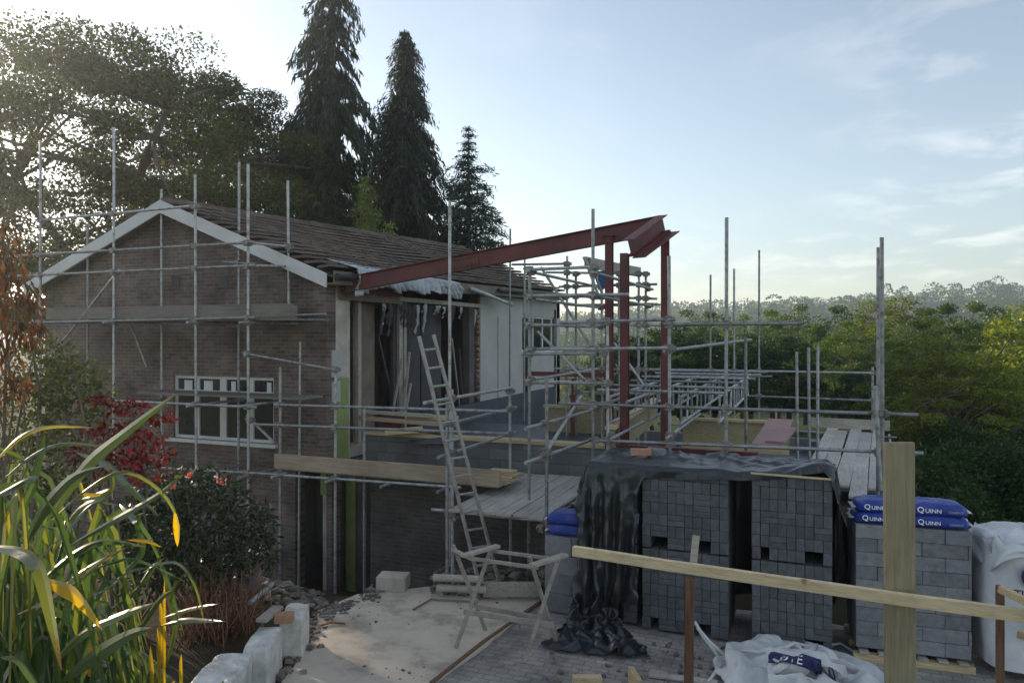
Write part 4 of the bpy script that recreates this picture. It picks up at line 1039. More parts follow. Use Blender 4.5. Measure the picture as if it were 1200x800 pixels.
13,-20,-1,20,11,-3,13,30,-1,-26,5,5,9,14,-6,29,-4,0,28,-30,-2,16,-3,-5,47,11,-1,-396,47,11,11,-13,1,-48,-42,11,10,-13,4,56,38,-6,16,-3,0,8,-38,3,18,-14,2,9,20,0,7,31,0,10,25,1,
15,-7,1,-2,-33,2,30,-27,4,16,-2,7,11,41,1,10,19,-4,10,-47,-2,19,-23,-2,-2,51,6,25,8,-4,13,-39,1,19,-23,0,19,12,-2,18,34,-2,-27,18,3,8,14,-6,25,-19,1,37,-17,-3,14,-11,-3,44,16,-1,
-405,41,12,10,-13,2,-49,-34,8,20,-11,5,55,39,-7,15,-11,2,9,-42,3,17,-17,1,12,21,0,4,39,1,13,31,0,17,-6,1,-10,-35,2,27,-33,4,17,9,5,24,34,2,9,16,-4,6,-47,-1,15,-24,-2,6,50,5,
22,11,-4,13,-39,2,17,-30,0,17,10,-1,21,28,-3,-17,29,2,4,18,-5,28,-14,-2,24,-31,0,17,-9,-3,35,26,-3,-384,39,9,-5,-14,7,-46,-29,7,23,-11,5,52,35,-7,10,-18,3,12,-40,3,16,-15,2,13,21,-1,
4,39,1,14,32,1,17,-3,0,-12,-39,2,26,-33,4,10,20,0,27,34,4,15,7,0,9,-47,-2,12,-25,-1,13,45,3,18,16,-3,13,-36,2,15,-30,0,17,5,-1,18,22,-2,1,33,-2,-4,20,-2,26,-16,-2,16,-35,0,
21,-6,-3,21,35,-6,0,18,-5,-364,24,16,-3,-15,7,-46,-27,7,22,-12,5,48,26,-6,-5,-21,0,21,-31,6,16,-11,2,15,18,0,3,31,0,12,28,1,17,-1,1,-11,-36,2,24,-29,3,17,20,1,22,34,3,17,2,0,
9,-47,-2,13,-22,-1,22,40,1,10,22,-1,12,-33,1,14,-30,1,17,0,-1,17,20,-2,-3,34,-2,1,23,-2,27,-18,-2,15,-39,0,22,-3,-3,12,41,-8,12,13,-3,-364,32,17,3,-16,5,-45,-25,7,23,-12,5,43,19,-6,
-14,-22,1,20,-30,6,16,-7,2,17,16,1,4,30,0,10,25,0,17,-2,1,-11,-35,2,23,-24,3,16,24,0,25,23,4,19,-4,0,7,-46,-1,14,-14,-1,23,43,0,8,21,-1,15,-33,1,13,-31,1,16,0,-1,16,21,-2,
-4,33,-2,5,22,-2,26,-20,-2,18,-36,0,24,0,-4,0,43,-8,18,7,-2,-369,36,16,10,-14,5,-37,-24,7,27,-11,5,35,10,-5,-23,-27,2,18,-32,5,17,0,2,20,18,1,11,33,0,3,25,0,17,-6,1,-11,-39,2,
22,-22,3,12,29,-1,30,7,3,21,2,2,5,-43,-1,16,-6,-1,17,45,0,13,15,-1,17,-34,1,11,-29,1,17,2,-1,14,19,-2,-1,29,-2,8,18,-2,24,-17,-2,19,-29,-1,27,4,-6,-10,40,-5,21,0,-2,-370,45,15,
4,-15,5,-28,-25,7,37,-3,0,29,-6,0,-32,-30,3,17,-35,5,16,6,2,22,19,1,16,34,0,-1,25,0,17,-8,1,-10,-42,3,21,-18,2,11,31,-1,29,12,2,20,-5,3,10,-38,-1,17,-3,0,14,42,-1,14,10,-1,
22,-35,1,7,-30,2,17,2,-1,12,20,-2,2,30,-3,10,18,-2,23,-19,-2,19,-30,-1,26,8,-5,-8,40,-6,21,-1,-1,-368,54,13,-4,-16,5,-24,-27,8,38,-12,0,30,1,-1,-36,-28,4,13,-38,5,16,3,3,21,17,1,
19,31,0,1,27,0,17,-7,1,-9,-42,3,19,-15,1,12,35,0,28,16,0,17,-14,3,15,-36,0,17,-1,0,12,40,-1,15,10,0,25,-36,0,5,-36,3,17,0,-1,11,27,-3,3,38,-3,9,18,-2,27,-28,-2,15,-39,-1,
25,13,-4,-1,43,-7,16,9,-2,-373,58,12,2,-19,6,-22,-30,9,35,-15,0,29,0,-1,-35,-24,4,8,-39,5,17,-2,3,18,13,1,21,30,0,4,31,0,17,-4,1,-8,-46,3,19,-16,2,12,41,-1,28,16,0,9,-25,1,
23,-33,3,17,3,-1,12,44,-1,14,12,0,27,-35,0,6,-39,3,16,-1,-1,12,34,-3,0,39,-3,13,11,-2,29,-40,-1,12,-38,-1,25,25,-5,0,41,-7,-6,16,-12,-349,59,21,-2,-20,6,-22,-33,10,32,-18,0,27,-3,0,
-32,-21,3,5,-36,5,17,-6,3,16,11,2,24,26,0,6,34,-1,17,-4,2,-6,-50,3,18,-16,1,10,47,-1,28,15,0,15,-27,2,18,-35,2,18,5,0,12,45,-2,14,14,0,27,-30,0,7,-35,3,17,0,-1,11,34,-3,
0,34,-3,18,2,-2,23,-47,-1,16,-26,-1,26,40,-7,-19,29,-8,22,13,-13,-361,64,24,-8,-22,7,-23,-35,10,35,-11,0,27,-12,0,-31,-22,3,3,-35,5,17,-6,3,14,14,1,25,20,1,9,30,0,18,-3,2,-6,-48,3,
18,-14,1,9,49,-2,28,15,0,15,-27,2,19,-37,3,17,3,0,13,43,-2,15,14,-1,28,-25,1,6,-32,2,17,1,-1,10,33,-3,3,34,-3,19,0,-2,26,-44,-2,14,-22,-1,18,49,-9,-19,26,-8,1,0,-33,-330,70,46,
-20,-23,7,-29,-39,12,38,-10,-1,33,-13,0,-31,-23,4,3,-38,5,17,-7,3,11,19,0,28,21,2,9,29,-1,18,-5,2,-3,-47,3,16,-12,1,10,49,-2,29,18,0,12,-30,2,21,-42,3,17,-1,0,13,45,-2,16,16,-1,
28,-20,1,6,-34,2,17,0,0,8,34,-3,7,35,-4,17,2,-2,25,-44,-2,18,-18,-2,11,53,-10,-29,15,-8,-312,80,13,-18,-28,8,-39,-41,14,35,-14,-1,38,-10,-1,-29,-24,4,0,-39,5,17,-8,3,13,22,0,29,24,2,
6,29,-1,18,-7,2,0,-48,3,16,-11,1,11,49,-1,28,20,-1,11,-32,2,22,-47,4,16,-1,0,14,51,-3,15,22,-1,27,-23,1,9,-35,2,17,-2,0,8,32,-3,9,34,-4,18,0,-2,24,-47,-2,21,-16,-2,3,53,-9,
-29,17,-8,-318,87,10,-4,-30,9,-43,-42,14,29,-17,0,36,-11,-1,-24,-23,4,-1,-36,5,16,-6,3,16,17,0,25,23,2,9,26,-1,17,-5,3,1,-46,3,16,-9,1,14,50,-2,27,20,-1,9,-33,3,22,-45,3,17,2,0,
14,52,-3,13,22,-2,25,-24,2,14,-35,2,17,-2,0,9,29,-3,10,29,-3,18,-2,-3,24,-49,-2,23,-13,-2,-4,53,-8,-25,18,-8,-330,90,8,3,-30,11,-42,-42,14,31,-8,-2,30,-23,1,-19,-24,4,-2,-33,4,15,-8,3,
17,12,1,13,25,1,21,23,0,17,3,2,3,-42,3,16,-9,1,17,50,-2,24,16,-1,9,-34,3,22,-40,3,18,5,0,14,48,-3,12,20,-1,26,-25,1,14,-34,2,17,-4,0,9,29,-3,12,31,-3,17,-1,-2,20,-47,-2,
24,-6,-4,-10,47,-9,4,2,-23,-353,106,23,0,-33,13,-37,-43,14,28,-21,-4,40,-10,2,-22,-19,4,-9,-33,5,14,-12,3,17,6,1,11,24,1,24,28,1,17,10,1,5,-42,3,15,-15,1,19,48,-2,22,15,-1,12,-35,3,
20,-35,3,18,6,0,16,45,-3,12,17,-1,25,-24,1,14,-34,3,17,-5,0,8,29,-3,15,32,-4,16,-1,-2,19,-43,-2,21,3,-5,-5,44,-9,-353,110,-1,-11,-34,9,-12,-52,17,24,-31,-2,46,3,2,-25,-12,5,-21,-30,4,
12,-17,4,17,2,2,15,20,0,21,33,1,17,9,1,5,-48,3,15,-19,2,19,49,-2,22,14,-1,15,-31,3,18,-33,3,19,9,-1,15,44,-3,12,15,-1,26,-23,1,14,-33,3,17,-5,0,8,25,-3,17,27,-4,17,-4,-2,
26,-38,-3,17,8,-5,-15,43,-8,-366,108,-6,12,-30,13,0,-50,9,14,-41,6,46,13,3,-18,-20,2,-36,-15,6,9,-24,4,17,-4,3,15,19,1,21,33,0,16,6,1,7,-53,5,15,-17,1,18,53,-3,23,15,-1,17,-28,3,
17,-29,3,22,14,-1,10,43,-3,15,6,-1,27,-24,2,13,-31,2,17,-5,0,6,24,-2,21,25,-4,17,-6,-3,32,-33,-5,9,14,-4,-2,22,-45,-391,118,31,10,-27,11,-4,-49,6,22,-34,11,47,7,4,-9,-22,3,-35,-7,5,
6,-26,5,14,-11,2,18,18,1,20,35,1,17,3,1,8,-52,5,15,-11,0,21,56,-2,19,12,-2,21,-30,3,14,-27,3,25,20,-1,5,40,-4,19,-1,1,29,-24,2,10,-29,2,17,-5,0,4,24,-3,26,27,-4,17,-2,-3,
33,-35,-5,11,12,-4,-409,139,-15,6,-27,8,-6,-51,5,26,-22,13,44,-6,6,1,-21,5,-28,-1,3,2,-23,5,14,-13,3,20,15,1,17,38,1,17,3,1,10,-53,5,16,-8,1,22,55,-3,18,6,-1,25,-33,3,6,-28,3,
28,24,-2,5,41,-4,19,-3,1,29,-22,2,10,-27,2,18,-5,0,6,23,-3,27,26,-4,17,-3,-3,36,-35,-6,14,-2,-9,-419,160,-9,-9,-29,3,3,-56,9,29,-3,6,35,-27,13,13,-12,5,-25,-4,3,-2,-20,5,14,-9,4,
22,12,2,15,32,0,17,0,1,10,-55,5,16,-6,1,24,55,-3,17,0,0,32,-34,4,-8,-27,3,32,25,-3,9,45,-4,17,1,0,27,-21,2,13,-25,2,18,-4,0,9,19,-3,28,18,-4,17,-8,-4,44,-13,-11,0,8,-17,
-406,137,3,-21,-24,5,-3,-60,9,25,-10,3,50,-7,12,13,-10,4,-21,-21,7,-15,-17,6,16,-6,4,24,11,2,16,25,1,19,-3,2,5,-58,5,17,-1,0,27,55,-3,17,2,-1,32,-32,5,-10,-25,2,31,23,-2,12,44,-5,
16,3,0,26,-19,2,15,-24,2,18,-5,0,11,20,-3,30,16,-4,16,-9,-4,39,7,-21,-398,122,-6,-26,-23,7,-12,-57,8,26,-12,4,57,4,10,13,-10,4,-18,-31,9,-24,-13,7,14,-10,3,27,11,2,18,25,1,20,-3,2,
6,-59,5,17,-1,0,27,57,-3,16,5,0,30,-26,3,-2,-25,3,29,19,-2,8,39,-4,18,1,0,26,-16,1,15,-25,3,18,-3,0,14,22,-4,34,20,-4,10,-16,-1,40,-5,-25,-395,107,-26,-22,7,27,-21,-52,9,20,-15,3,
52,-9,10,16,5,3,0,-31,8,-27,-10,7,1,-17,6,26,3,2,21,28,1,17,5,2,13,-53,5,17,-6,1,25,50,-4,17,9,-1,21,-26,4,15,-18,3,25,13,-3,7,34,-3,18,0,0,26,-19,2,17,-22,2,17,5,-1,
22,24,-4,38,13,-4,0,-19,3,9,-14,-49,-350,97,-20,-18,14,27,-39,-26,23,10,-18,4,47,-4,4,12,-13,7,22,-13,5,-19,-20,8,-17,-10,7,16,-12,5,30,22,2,11,15,0,23,-40,5,15,-12,1,26,38,-2,16,9,-1,
21,-23,3,18,-16,3,23,11,-2,11,31,-3,18,2,0,24,-24,2,22,-15,1,16,14,-2,27,21,-4,31,0,-2,1,-22,4,-329,78,-78,-27,4,22,-33,10,30,-7,-19,9,43,-5,3,21,-3,-1,14,-18,9,-2,-27,11,-22,-6,5,
-1,-18,7,34,10,4,13,18,1,27,-27,4,15,-13,1,25,28,-2,18,7,0,21,-24,4,18,-16,2,22,13,-2,16,29,-3,19,2,-1,24,-23,3,22,-9,0,15,19,-2,28,14,-2,19,-13,-1,22,-13,5,-361,98,-92,12,-16,24,
-30,12,25,-14,-8,14,12,-34,3,22,2,3,19,6,12,6,-23,8,-8,-19,6,-17,-8,9,28,-2,6,18,11,1,28,-14,3,18,-8,2,20,28,-4,22,-2,1,20,-26,4,20,-12,2,20,14,-2,21,17,-1,21,0,-1,23,-10,1,
21,-2,0,19,15,-2,27,5,-2,22,-5,-2,19,-16,7,-390,107,-103,20,-5,18,8,-21,28,-16,-13,3,-9,-7,26,6,-21,1,21,4,9,18,8,9,-2,-19,10,-15,-11,11,15,-16,5,20,6,1,29,-2,2,21,-10,3,17,25,-5,
24,-4,3,21,-21,3,21,-4,1,22,10,-2,22,5,0,22,0,-1,23,-1,0,21,2,1,23,3,-1,25,-1,-4,22,8,-1,16,-17,9,-415,98,-109,20,11,13,19,-8,20,-10,-17,12,16,-15,16,-3,-19,12,-7,-20,11,15,15,8,
20,-1,13,-3,-21,12,-9,-18,8,24,2,1,30,4,1,20,-11,3,21,19,-4,23,-5,2,23,-9,3,22,1,0,24,4,1,22,-5,-1,21,6,-1,24,-2,0,24,2,0,22,0,1,25,-2,-2,23,6,0,19,-13,6,-442,98,-110,
23,-6,5,10,20,11,13,-7,19,10,-17,16,2,-20,13,0,-20,11,3,-20,12,9,19,11,17,-12,14,-13,-17,8,22,-14,6,29,9,0,21,-10,3,24,6,0,23,-1,0,23,1,0,24,2,1,24,-9,1,20,12,-1,24,4,0,
26,-9,0,28,5,0,20,-11,2,23,9,1,24,-2,0,24,-4,2,22,6,0,26,-5,1,23,7,0,25,-1,3,25,-4,3,22,5,1,26,4,0,49,-13,0,8,-7,1,23,2,-2,43,0,2,36,7,2,10,-6,1,10,-3,1,
34,1,4,42,1,5,21,0,2,8,-4,3,18,4,-2,43,5,-3,36,3,1,11,0,0,11,1,0,31,2,3,45,1,5,23,1,0,11,5,0,14,0,3,41,0,4,38,-1,6,12,0,3,10,1,0,27,-1,7,43,-1,10,
23,-5,9,8,-7,6,15,6,4,35,19,2,39,-9,8,9,11,-1,10,6,2,2,-25,15,33,-8,-30,14,3,-27,1,0,-11,3,0,-15,11,6,-35,9,8,-40,4,2,-17,7,-2,-9,-1,4,-21,0,6,-44,0,6,-33,1,2,-9,
0,1,-10,0,7,-35,-1,8,-43,0,4,-20,1,0,-10,1,4,-22,-1,9,-41,0,8,-35,0,3,-11,0,1,-9,0,6,-32,2,15,-42,-1,9,-22,1,3,-10,-6,-5,-18,-10,8,-40,6,14,-35,2,5,-11,2,4,-9,-3,12,-26,
-1542,-31,540,9,-16,-15,5,-8,22,13,-2,20,13,3,20,7,-17,17,5,-20,14,0,-21,12,17,-10,16,14,18,11,0,-21,12,17,-19,9,25,4,1,24,-4,2,25,0,1,24,-3,1,24,7,-2,27,-1,1,24,-8,2,21,12,-2,
24,-6,0,28,1,1,27,2,-1,22,-9,2,25,5,1,24,1,1,25,-1,1,25,0,1,24,0,0,25,-3,1,26,0,4,24,3,2,26,1,0,26,1,0,32,1,-1,10,-1,-3,21,-2,1,43,-8,4,34,4,3,10,0,0,
9,2,1,34,2,3,43,3,2,19,3,-1,11,-1,-1,18,2,0,42,-1,3,37,0,2,11,0,0,10,-3,2,31,-1,3,44,0,5,23,-1,1,10,5,-1,14,-3,3,41,-3,6,38,0,5,11,1,1,11,-1,0,26,2,8,
43,6,10,25,9,5,7,-7,7,13,5,1,38,8,7,37,-13,9,4,13,-3,5,10,1,27,-6,-6,40,-15,-18,13,5,-27,-1,2,-10,0,0,-18,6,5,-39,9,8,-40,6,2,-18,3,0,-10,-4,4,-22,-4,7,-44,-2,5,-32,
-3,0,-9,0,1,-10,-3,5,-34,-3,7,-44,-1,4,-20,0,0,-11,2,4,-20,2,10,-42,6,11,-33,2,3,-11,2,2,-11,-4,6,-32,-13,3,-42,-3,5,-20,2,4,-11,1,5,-15,2,12,-40,-1,12,-36,1,4,-10,6,5,-7,
4,13,-25,-1531,-52,506,12,-2,21,-16,-2,19,5,-8,22,7,-10,21,9,-12,19,12,-15,16,18,-14,10,1,-14,19,17,-13,12,19,5,13,3,-23,14,25,1,1,25,-1,2,25,1,0,25,0,-1,25,0,1,26,0,0,24,-8,2,
23,7,-1,26,-1,1,25,1,-1,24,0,1,24,0,1,25,-2,1,24,0,0,24,-1,1,25,-2,1,25,0,1,25,-3,1,25,-6,4,24,1,0,28,5,1,25,3,1,29,0,-1,13,-2,-1,19,-1,0,43,1,2,34,2,2,
9,0,1,10,-1,1,34,2,3,44,3,2,18,-1,0,12,-2,-2,17,-1,1,43,0,2,36,0,2,10,0,1,10,1,1,31,3,3,44,4,4,21,0,2,12,-3,2,14,2,0,41,5,3,38,5,1,11,3,-2,11,0,-2,
26,4,2,40,0,21,23,2,12,11,-4,3,11,0,4,38,1,9,41,4,1,15,-2,8,13,2,-1,28,-1,-5,21,12,-38,19,4,-23,0,1,-11,-3,0,-20,1,4,-43,0,6,-42,1,1,-17,2,-1,-11,-2,3,-21,-1,8,-43,
0,6,-32,1,2,-9,1,2,-10,2,5,-36,2,7,-44,3,1,-20,5,-1,-9,-6,7,-19,-6,11,-41,-3,8,-34,0,2,-11,0,1,-10,-1,8,-32,7,7,-42,-1,4,-20,0,3,-12,-3,5,-13,-4,12,-39,4,12,-35,-6,4,-10,
-1,3,-10,18,12,-18,-1526,-48,489,2,1,24,7,-13,20,7,-18,18,5,-3,23,8,-11,21,8,-11,20,8,-12,20,4,-14,19,6,-17,17,9,-19,12,11,-12,25,27,-2,3,26,1,0,25,0,-1,26,0,-1,24,0,0,26,0,0,
24,0,0,25,0,1,25,0,-1,24,0,0,25,1,0,24,0,1,24,0,0,25,1,0,24,0,1,25,1,0,25,0,0,25,0,0,24,0,0,25,0,1,26,3,1,25,1,2,30,-1,1,11,-1,-2,20,0,0,43,1,1,
33,3,1,10,1,0,10,0,0,34,2,2,43,3,3,20,0,-1,11,-1,-2,18,1,0,43,1,-3,36,2,-5,11,1,0,8,-2,7,31,3,1,43,4,2,21,0,-1,12,-1,1,14,1,2,41,5,5,38,4,4,12,2,2,
9,2,-6,27,3,4,44,2,9,22,0,14,10,-2,4,13,-1,3,36,1,19,42,3,6,21,3,-1,13,4,-5,28,-4,5,33,1,-31,-7,11,-28,0,0,-17,7,2,-25,5,4,-42,-5,6,-42,1,3,-16,6,-3,-10,1,2,-21,
5,5,-43,2,5,-32,2,0,-9,1,2,-11,2,4,-36,3,7,-43,0,4,-19,-1,2,-11,-1,4,-19,-6,11,-41,-6,10,-33,-1,2,-11,-2,2,-9,7,4,-30,-7,13,-41,0,4,-21,-6,2,-11,0,5,-13,-6,13,-39,-1,11,-36,
10,3,-8,-9,5,-7,27,3,-12,-1518,-46,468,7,-12,20,7,-16,20,7,-16,20,-1,-18,16,4,-14,19,7,-12,20,7,-11,19,11,-8,20,9,-3,22,-2,-3,24,4,-6,25,25,-3,6,26,0,-1,25,0,-1,25,-1,1,25,0,0,
24,0,0,25,1,1,25,0,-1,24,0,0,25,-1,1,25,0,1,24,1,-2,24,1,-1,25,0,1,24,1,-2,25,1,-1,25,0,0,25,0,0,24,1,1,25,1,0,25,1,1,24,0,-2,30,0,-1,12,-2,1,19,0,0,
43,2,2,33,2,-3,10,0,1,10,1,-1,34,2,2,43,3,3,21,1,2,10,-1,2,18,1,-1,41,2,-9,38,1,-3,9,0,6,10,-1,3,31,3,-3,43,3,8,22,1,-4,11,-1,0,15,1,2,39,4,9,37,3,10,
12,1,3,10,-1,1,27,2,4,44,6,3,27,3,4,9,-2,6,11,-1,4,38,2,15,43,3,5,19,2,4,14,0,5,26,1,-13,41,0,-17,6,1,-31,-6,5,-26,-13,5,-23,8,5,-38,7,6,-41,1,2,-16,7,-3,-11,
-2,2,-20,-4,7,-43,2,4,-33,1,0,-9,1,1,-10,2,6,-35,1,6,-43,-1,3,-18,0,2,-12,1,5,-16,0,11,-41,2,7,-35,0,2,-13,2,-1,-10,-4,10,-30,6,5,-43,-3,7,-22,-7,4,-8,7,-3,-15,-16,21,-32,
-13,13,-33,9,-12,5,1,9,-13,-2,2,-24,-1487,-75,449,1,-17,20,8,-14,19,10,-12,19,9,-12,19,8,-5,22,8,-4,23,2,0,24,1,-2,24,-1,-2,24,-7,-5,23,12,-3,22,26,-2,1,25,-1,0,25,0,1,24,0,0,
25,0,0,24,0,0,25,0,1,25,0,0,26,2,-3,23,-1,8,24,-2,-7,25,1,2,24,0,-1,25,0,-1,24,2,0,25,0,0,24,0,-1,25,0,2,25,1,-2,24,1,2,25,1,-1,24,2,1,30,-2,1,12,-2,4,
18,1,-4,44,2,-3,33,0,5,9,2,-4,10,0,0,34,2,1,44,3,1,19,1,-2,11,-2,0,17,1,0,43,3,1,35,2,-7,12,0,2,10,-1,1,30,3,3,43,3,5,23,0,0,10,-1,4,15,1,-5,40,4,9,
37,3,10,10,1,3,11,-1,3,26,1,7,44,5,9,26,4,6,11,-2,4,12,0,1,38,2,10,42,3,3,17,2,2,14,0,1,30,2,1,39,-1,-23,10,1,-31,-6,5,-26,-11,5,-19,11,4,-35,-3,8,-42,4,1,-18,
3,-3,-11,3,2,-21,9,2,-43,4,3,-32,0,1,-10,1,1,-10,3,4,-34,4,5,-43,1,0,-18,1,1,-12,1,2,-17,1,8,-42,1,9,-35,-1,6,-13,2,-1,-11,-6,13,-28,-4,12,-42,-3,7,-20,-4,3,-11,3,0,-17,
0,4,-40,-19,26,-23,6,-8,-5,7,-7,-7,2,-6,-26,-1506,-96,438,16,-6,21,12,-4,22,7,-3,23,-4,1,25,9,-5,22,-7,-2,24,-1,-1,24,-1,-3,25,0,-2,24,4,-3,24,13,-2,21,25,-2,-1,24,-2,7,23,0,-7,
26,1,2,24,1,-3,24,0,2,26,-1,1,24,0,0,26,2,-3,24,-1,0,23,0,10,22,2,-10,25,-1,3,27,-1,-1,24,0,-1,24,0,0,25,0,2,24,1,-3,25,0,2,24,2,0,24,1,2,24,1,-4,30,-2,-1,
12,-2,2,19,1,1,43,1,3,33,2,2,10,0,0,10,0,0,34,3,1,42,4,-8,19,1,1,12,-2,0,17,0,0,43,3,-1,36,1,2,10,1,-6,10,-1,-1,31,3,6,43,3,5,22,1,1,12,-2,1,13,1,2,
41,4,5,38,3,4,10,0,1,10,0,5,27,1,4,46,3,5,25,2,5,10,-1,5,13,2,3,35,4,19,41,3,1,18,1,-1,10,0,1,29,3,-2,40,2,-20,5,-3,-31,3,5,-17,3,2,-14,2,7,-37,12,0,-41,
4,2,-22,-1,1,-11,2,2,-22,-1,6,-43,3,2,-32,0,1,-10,1,1,-9,3,4,-35,8,4,-42,-6,4,-17,5,-2,-11,2,3,-17,6,6,-42,7,5,-35,4,2,-14,1,0,-11,-1,5,-32,-2,7,-43,-2,1,-20,-4,3,-12,
2,4,-14,-15,22,-32,-11,22,-30,-5,-1,-11,1,-3,-10,6,-6,-28,-1491,-107,441,13,-3,23,8,-1,23,1,0,25,0,-2,26,-9,-3,23,5,-1,25,0,-1,24,-9,-3,24,4,-2,25,2,-3,25,15,-2,20,25,-2,-4,23,-2,11,
22,0,-11,27,1,5,24,1,-4,24,0,-1,26,0,5,24,0,-4,25,0,5,25,1,-6,24,-1,1,22,0,11,23,2,-12,26,-1,2,24,0,0,25,0,0,24,-1,-1,24,0,6,24,2,-4,25,1,1,24,2,-3,24,1,0,
30,-1,0,12,-2,0,19,0,1,44,0,-1,33,1,0,9,0,-1,9,0,1,34,4,7,43,4,-7,20,0,3,10,-1,0,19,1,-3,42,2,4,35,1,-8,11,0,6,8,0,-8,33,3,1,42,4,11,22,0,-1,12,-1,0,
13,0,0,41,3,4,38,4,4,11,0,1,10,-1,4,28,2,5,41,0,20,24,2,5,11,1,3,12,2,0,39,0,-2,41,3,0,14,-2,-3,10,3,3,24,3,-6,43,8,-12,20,0,-22,6,-1,-10,4,0,-12,8,4,-36,
5,4,-43,-1,4,-24,-6,2,-9,0,2,-23,5,5,-43,-2,3,-33,-2,2,-10,0,0,-9,9,4,-34,5,6,-42,3,2,-17,3,-2,-12,-2,3,-18,-8,3,-42,7,6,-35,9,3,-13,3,0,-10,-4,6,-32,4,8,-44,0,4,-21,
-1,0,-11,9,0,-13,-2,9,-41,-11,13,-34,-6,6,-9,-5,10,-7,12,-14,-24,-1507,-95,442,2,-1,24,7,-2,24,-4,-3,24,2,0,25,2,-1,24,3,-2,25,-8,-3,23,5,-1,27,-8,-2,23,9,-2,25,16,-2,20,24,-2,-4,
23,-2,9,23,0,-9,26,1,5,24,0,-2,26,1,-4,24,-1,7,24,0,-7,26,-1,2,24,1,6,24,1,-7,23,1,11,23,0,-7,24,0,-4,24,-1,3,24,1,-2,25,1,1,24,0,0,24,0,2,25,2,3,23,2,-7,
24,0,0,30,0,0,12,-3,0,20,-1,3,43,1,-3,33,1,0,9,-1,4,8,0,-6,34,3,2,43,5,3,21,1,-2,10,-2,-3,19,1,2,42,2,6,34,1,-11,11,1,4,9,-1,-5,31,3,1,42,3,13,22,1,-3,
11,-1,0,15,1,1,41,3,4,37,2,8,11,1,1,10,-2,4,26,1,6,44,-2,-3,25,0,3,11,0,2,12,2,2,37,7,11,38,-3,-12,12,2,3,9,6,7,23,0,-11,35,-23,-15,20,4,-19,3,0,-15,3,9,-12,
18,24,-22,10,3,-41,4,4,-19,2,2,-11,-7,2,-22,-4,3,-44,-4,3,-32,-4,1,-10,4,1,-12,17,7,-32,7,5,-42,-6,-1,-19,7,2,-8,-4,1,-20,-5,4,-43,18,4,-30,-1,4,-16,3,1,-10,-8,5,-32,3,9,-44,
4,4,-23,7,-1,-8,13,0,-13,3,5,-41,-14,16,-31,-2,6,-11,2,1,-11,3,-6,-27,-1516,-92,445,-5,-1,24,4,-2,24,3,-2,24,4,0,25,3,-2,24,-6,-2,25,4,-3,24,-6,-1,25,-2,-2,25,10,-2,25,16,-2,20,
23,-1,-7,23,-1,7,25,0,-5,25,0,-2,23,-1,9,24,1,-9,26,0,4,24,0,-2,26,-1,-2,23,0,6,25,2,-5,23,2,12,23,-1,-9,24,-1,-3,23,-1,6,24,2,-6,25,3,6,24,1,-2,24,-2,6,24,0,0,
24,2,-4,24,0,-4,31,-1,0,10,-2,3,22,-1,4,42,3,-10,31,1,9,10,-1,4,9,-1,-4,33,4,-8,43,4,2,19,0,6,11,-1,-3,17,1,2,43,0,-7,36,2,-6,9,1,4,10,0,-4,30,2,5,43,4,6,
21,-3,10,10,1,-2,16,1,0,41,3,2,38,2,-5,11,-1,-1,10,1,6,27,0,2,42,2,13,22,0,12,12,1,-3,10,2,-3,35,-7,-16,40,3,-5,14,2,1,8,6,7,17,-14,-16,45,-3,7,26,1,-15,1,5,-12,
-5,8,-13,1,7,-37,22,16,-31,4,3,-18,1,1,-10,7,5,-21,-3,3,-44,-5,3,-33,-6,1,-8,2,1,-10,5,4,-36,8,5,-42,0,3,-18,6,-1,-10,5,4,-17,-3,4,-43,10,5,-34,0,3,-13,7,0,-8,-6,5,-32,
16,4,-42,4,3,-22,3,3,-10,-5,1,-16,12,8,-39,7,8,-37,1,3,-11,-1,-2,-9,-6,1,-28,-1532,-87,448,3,-1,24,-1,-2,24,-2,-2,25,-4,-2,25,5,-1,24,12,-2,23,2,-3,25,-3,-1,24,-3,-1,25,3,-2,25,
16,-2,20,23,-1,-7,24,0,4,25,-1,2,24,0,-7,23,0,9,24,0,-7,25,1,0,24,-1,1,25,0,-1,24,1,1,25,1,-2,23,1,10,24,-1,-2,24,0,-9,23,-1,9,23,3,-9,25,3,4,24,0,5,23,-4,9,
24,1,-3,24,1,-2,24,1,-4,32,-1,-2,10,-1,-3,22,-2,9,44,1,-1,32,2,-10,4,1,9,10,0,-5,33,3,-1,43,3,-3,19,0,-1,12,-2,-1,16,1,1,42,2,0,36,2,-2,10,0,-3,9,-1,6,29,1,6,
43,1,12,24,1,3,10,2,-4,16,1,-2,41,2,-6,38,3,-3,11,0,1,10,-1,3,24,0,13,43,4,12,18,-9,-16,7,-6,-7,14,3,0,39,5,-3,40,4,-6,12,1,0,12,3,1,18,-10,14,44,0,-5,26,2,-14,
3,2,-11,7,4,-11,-10,10,-34,1,6,-42,3,1,-18,1,2,-11,7,7,-20,18,14,-38,-2,2,-33,1,0,-9,-2,2,-9,-4,4,-34,4,5,-43,9,4,-17,6,-1,-10,-3,3,-18,4,5,-43,8,4,-35,4,2,-9,1,1,-10,
1,4,-31,3,5,-44,2,2,-22,7,2,-10,3,2,-14,4,8,-41,-1,5,-39,-1,3,-11,5,-1,-10,6,4,-28,-1528,-87,449,-3,-1,25,5,-2,24,-2,-2,25,-5,-2,25,3,-1,24,6,-2,23,4,-2,25,0,-2,24,-4,-1,24,
3,-1,25,16,-2,18,24,0,-6,23,0,7,25,-1,-5,24,-1,4,25,1,-2,24,0,-3,24,-1,0,24,0,1,24,0,3,24,0,-5,24,1,4,24,1,-5,24,-1,5,25,0,-5,22,0,11,25,2,-6,20,-3,15,25,2,3,
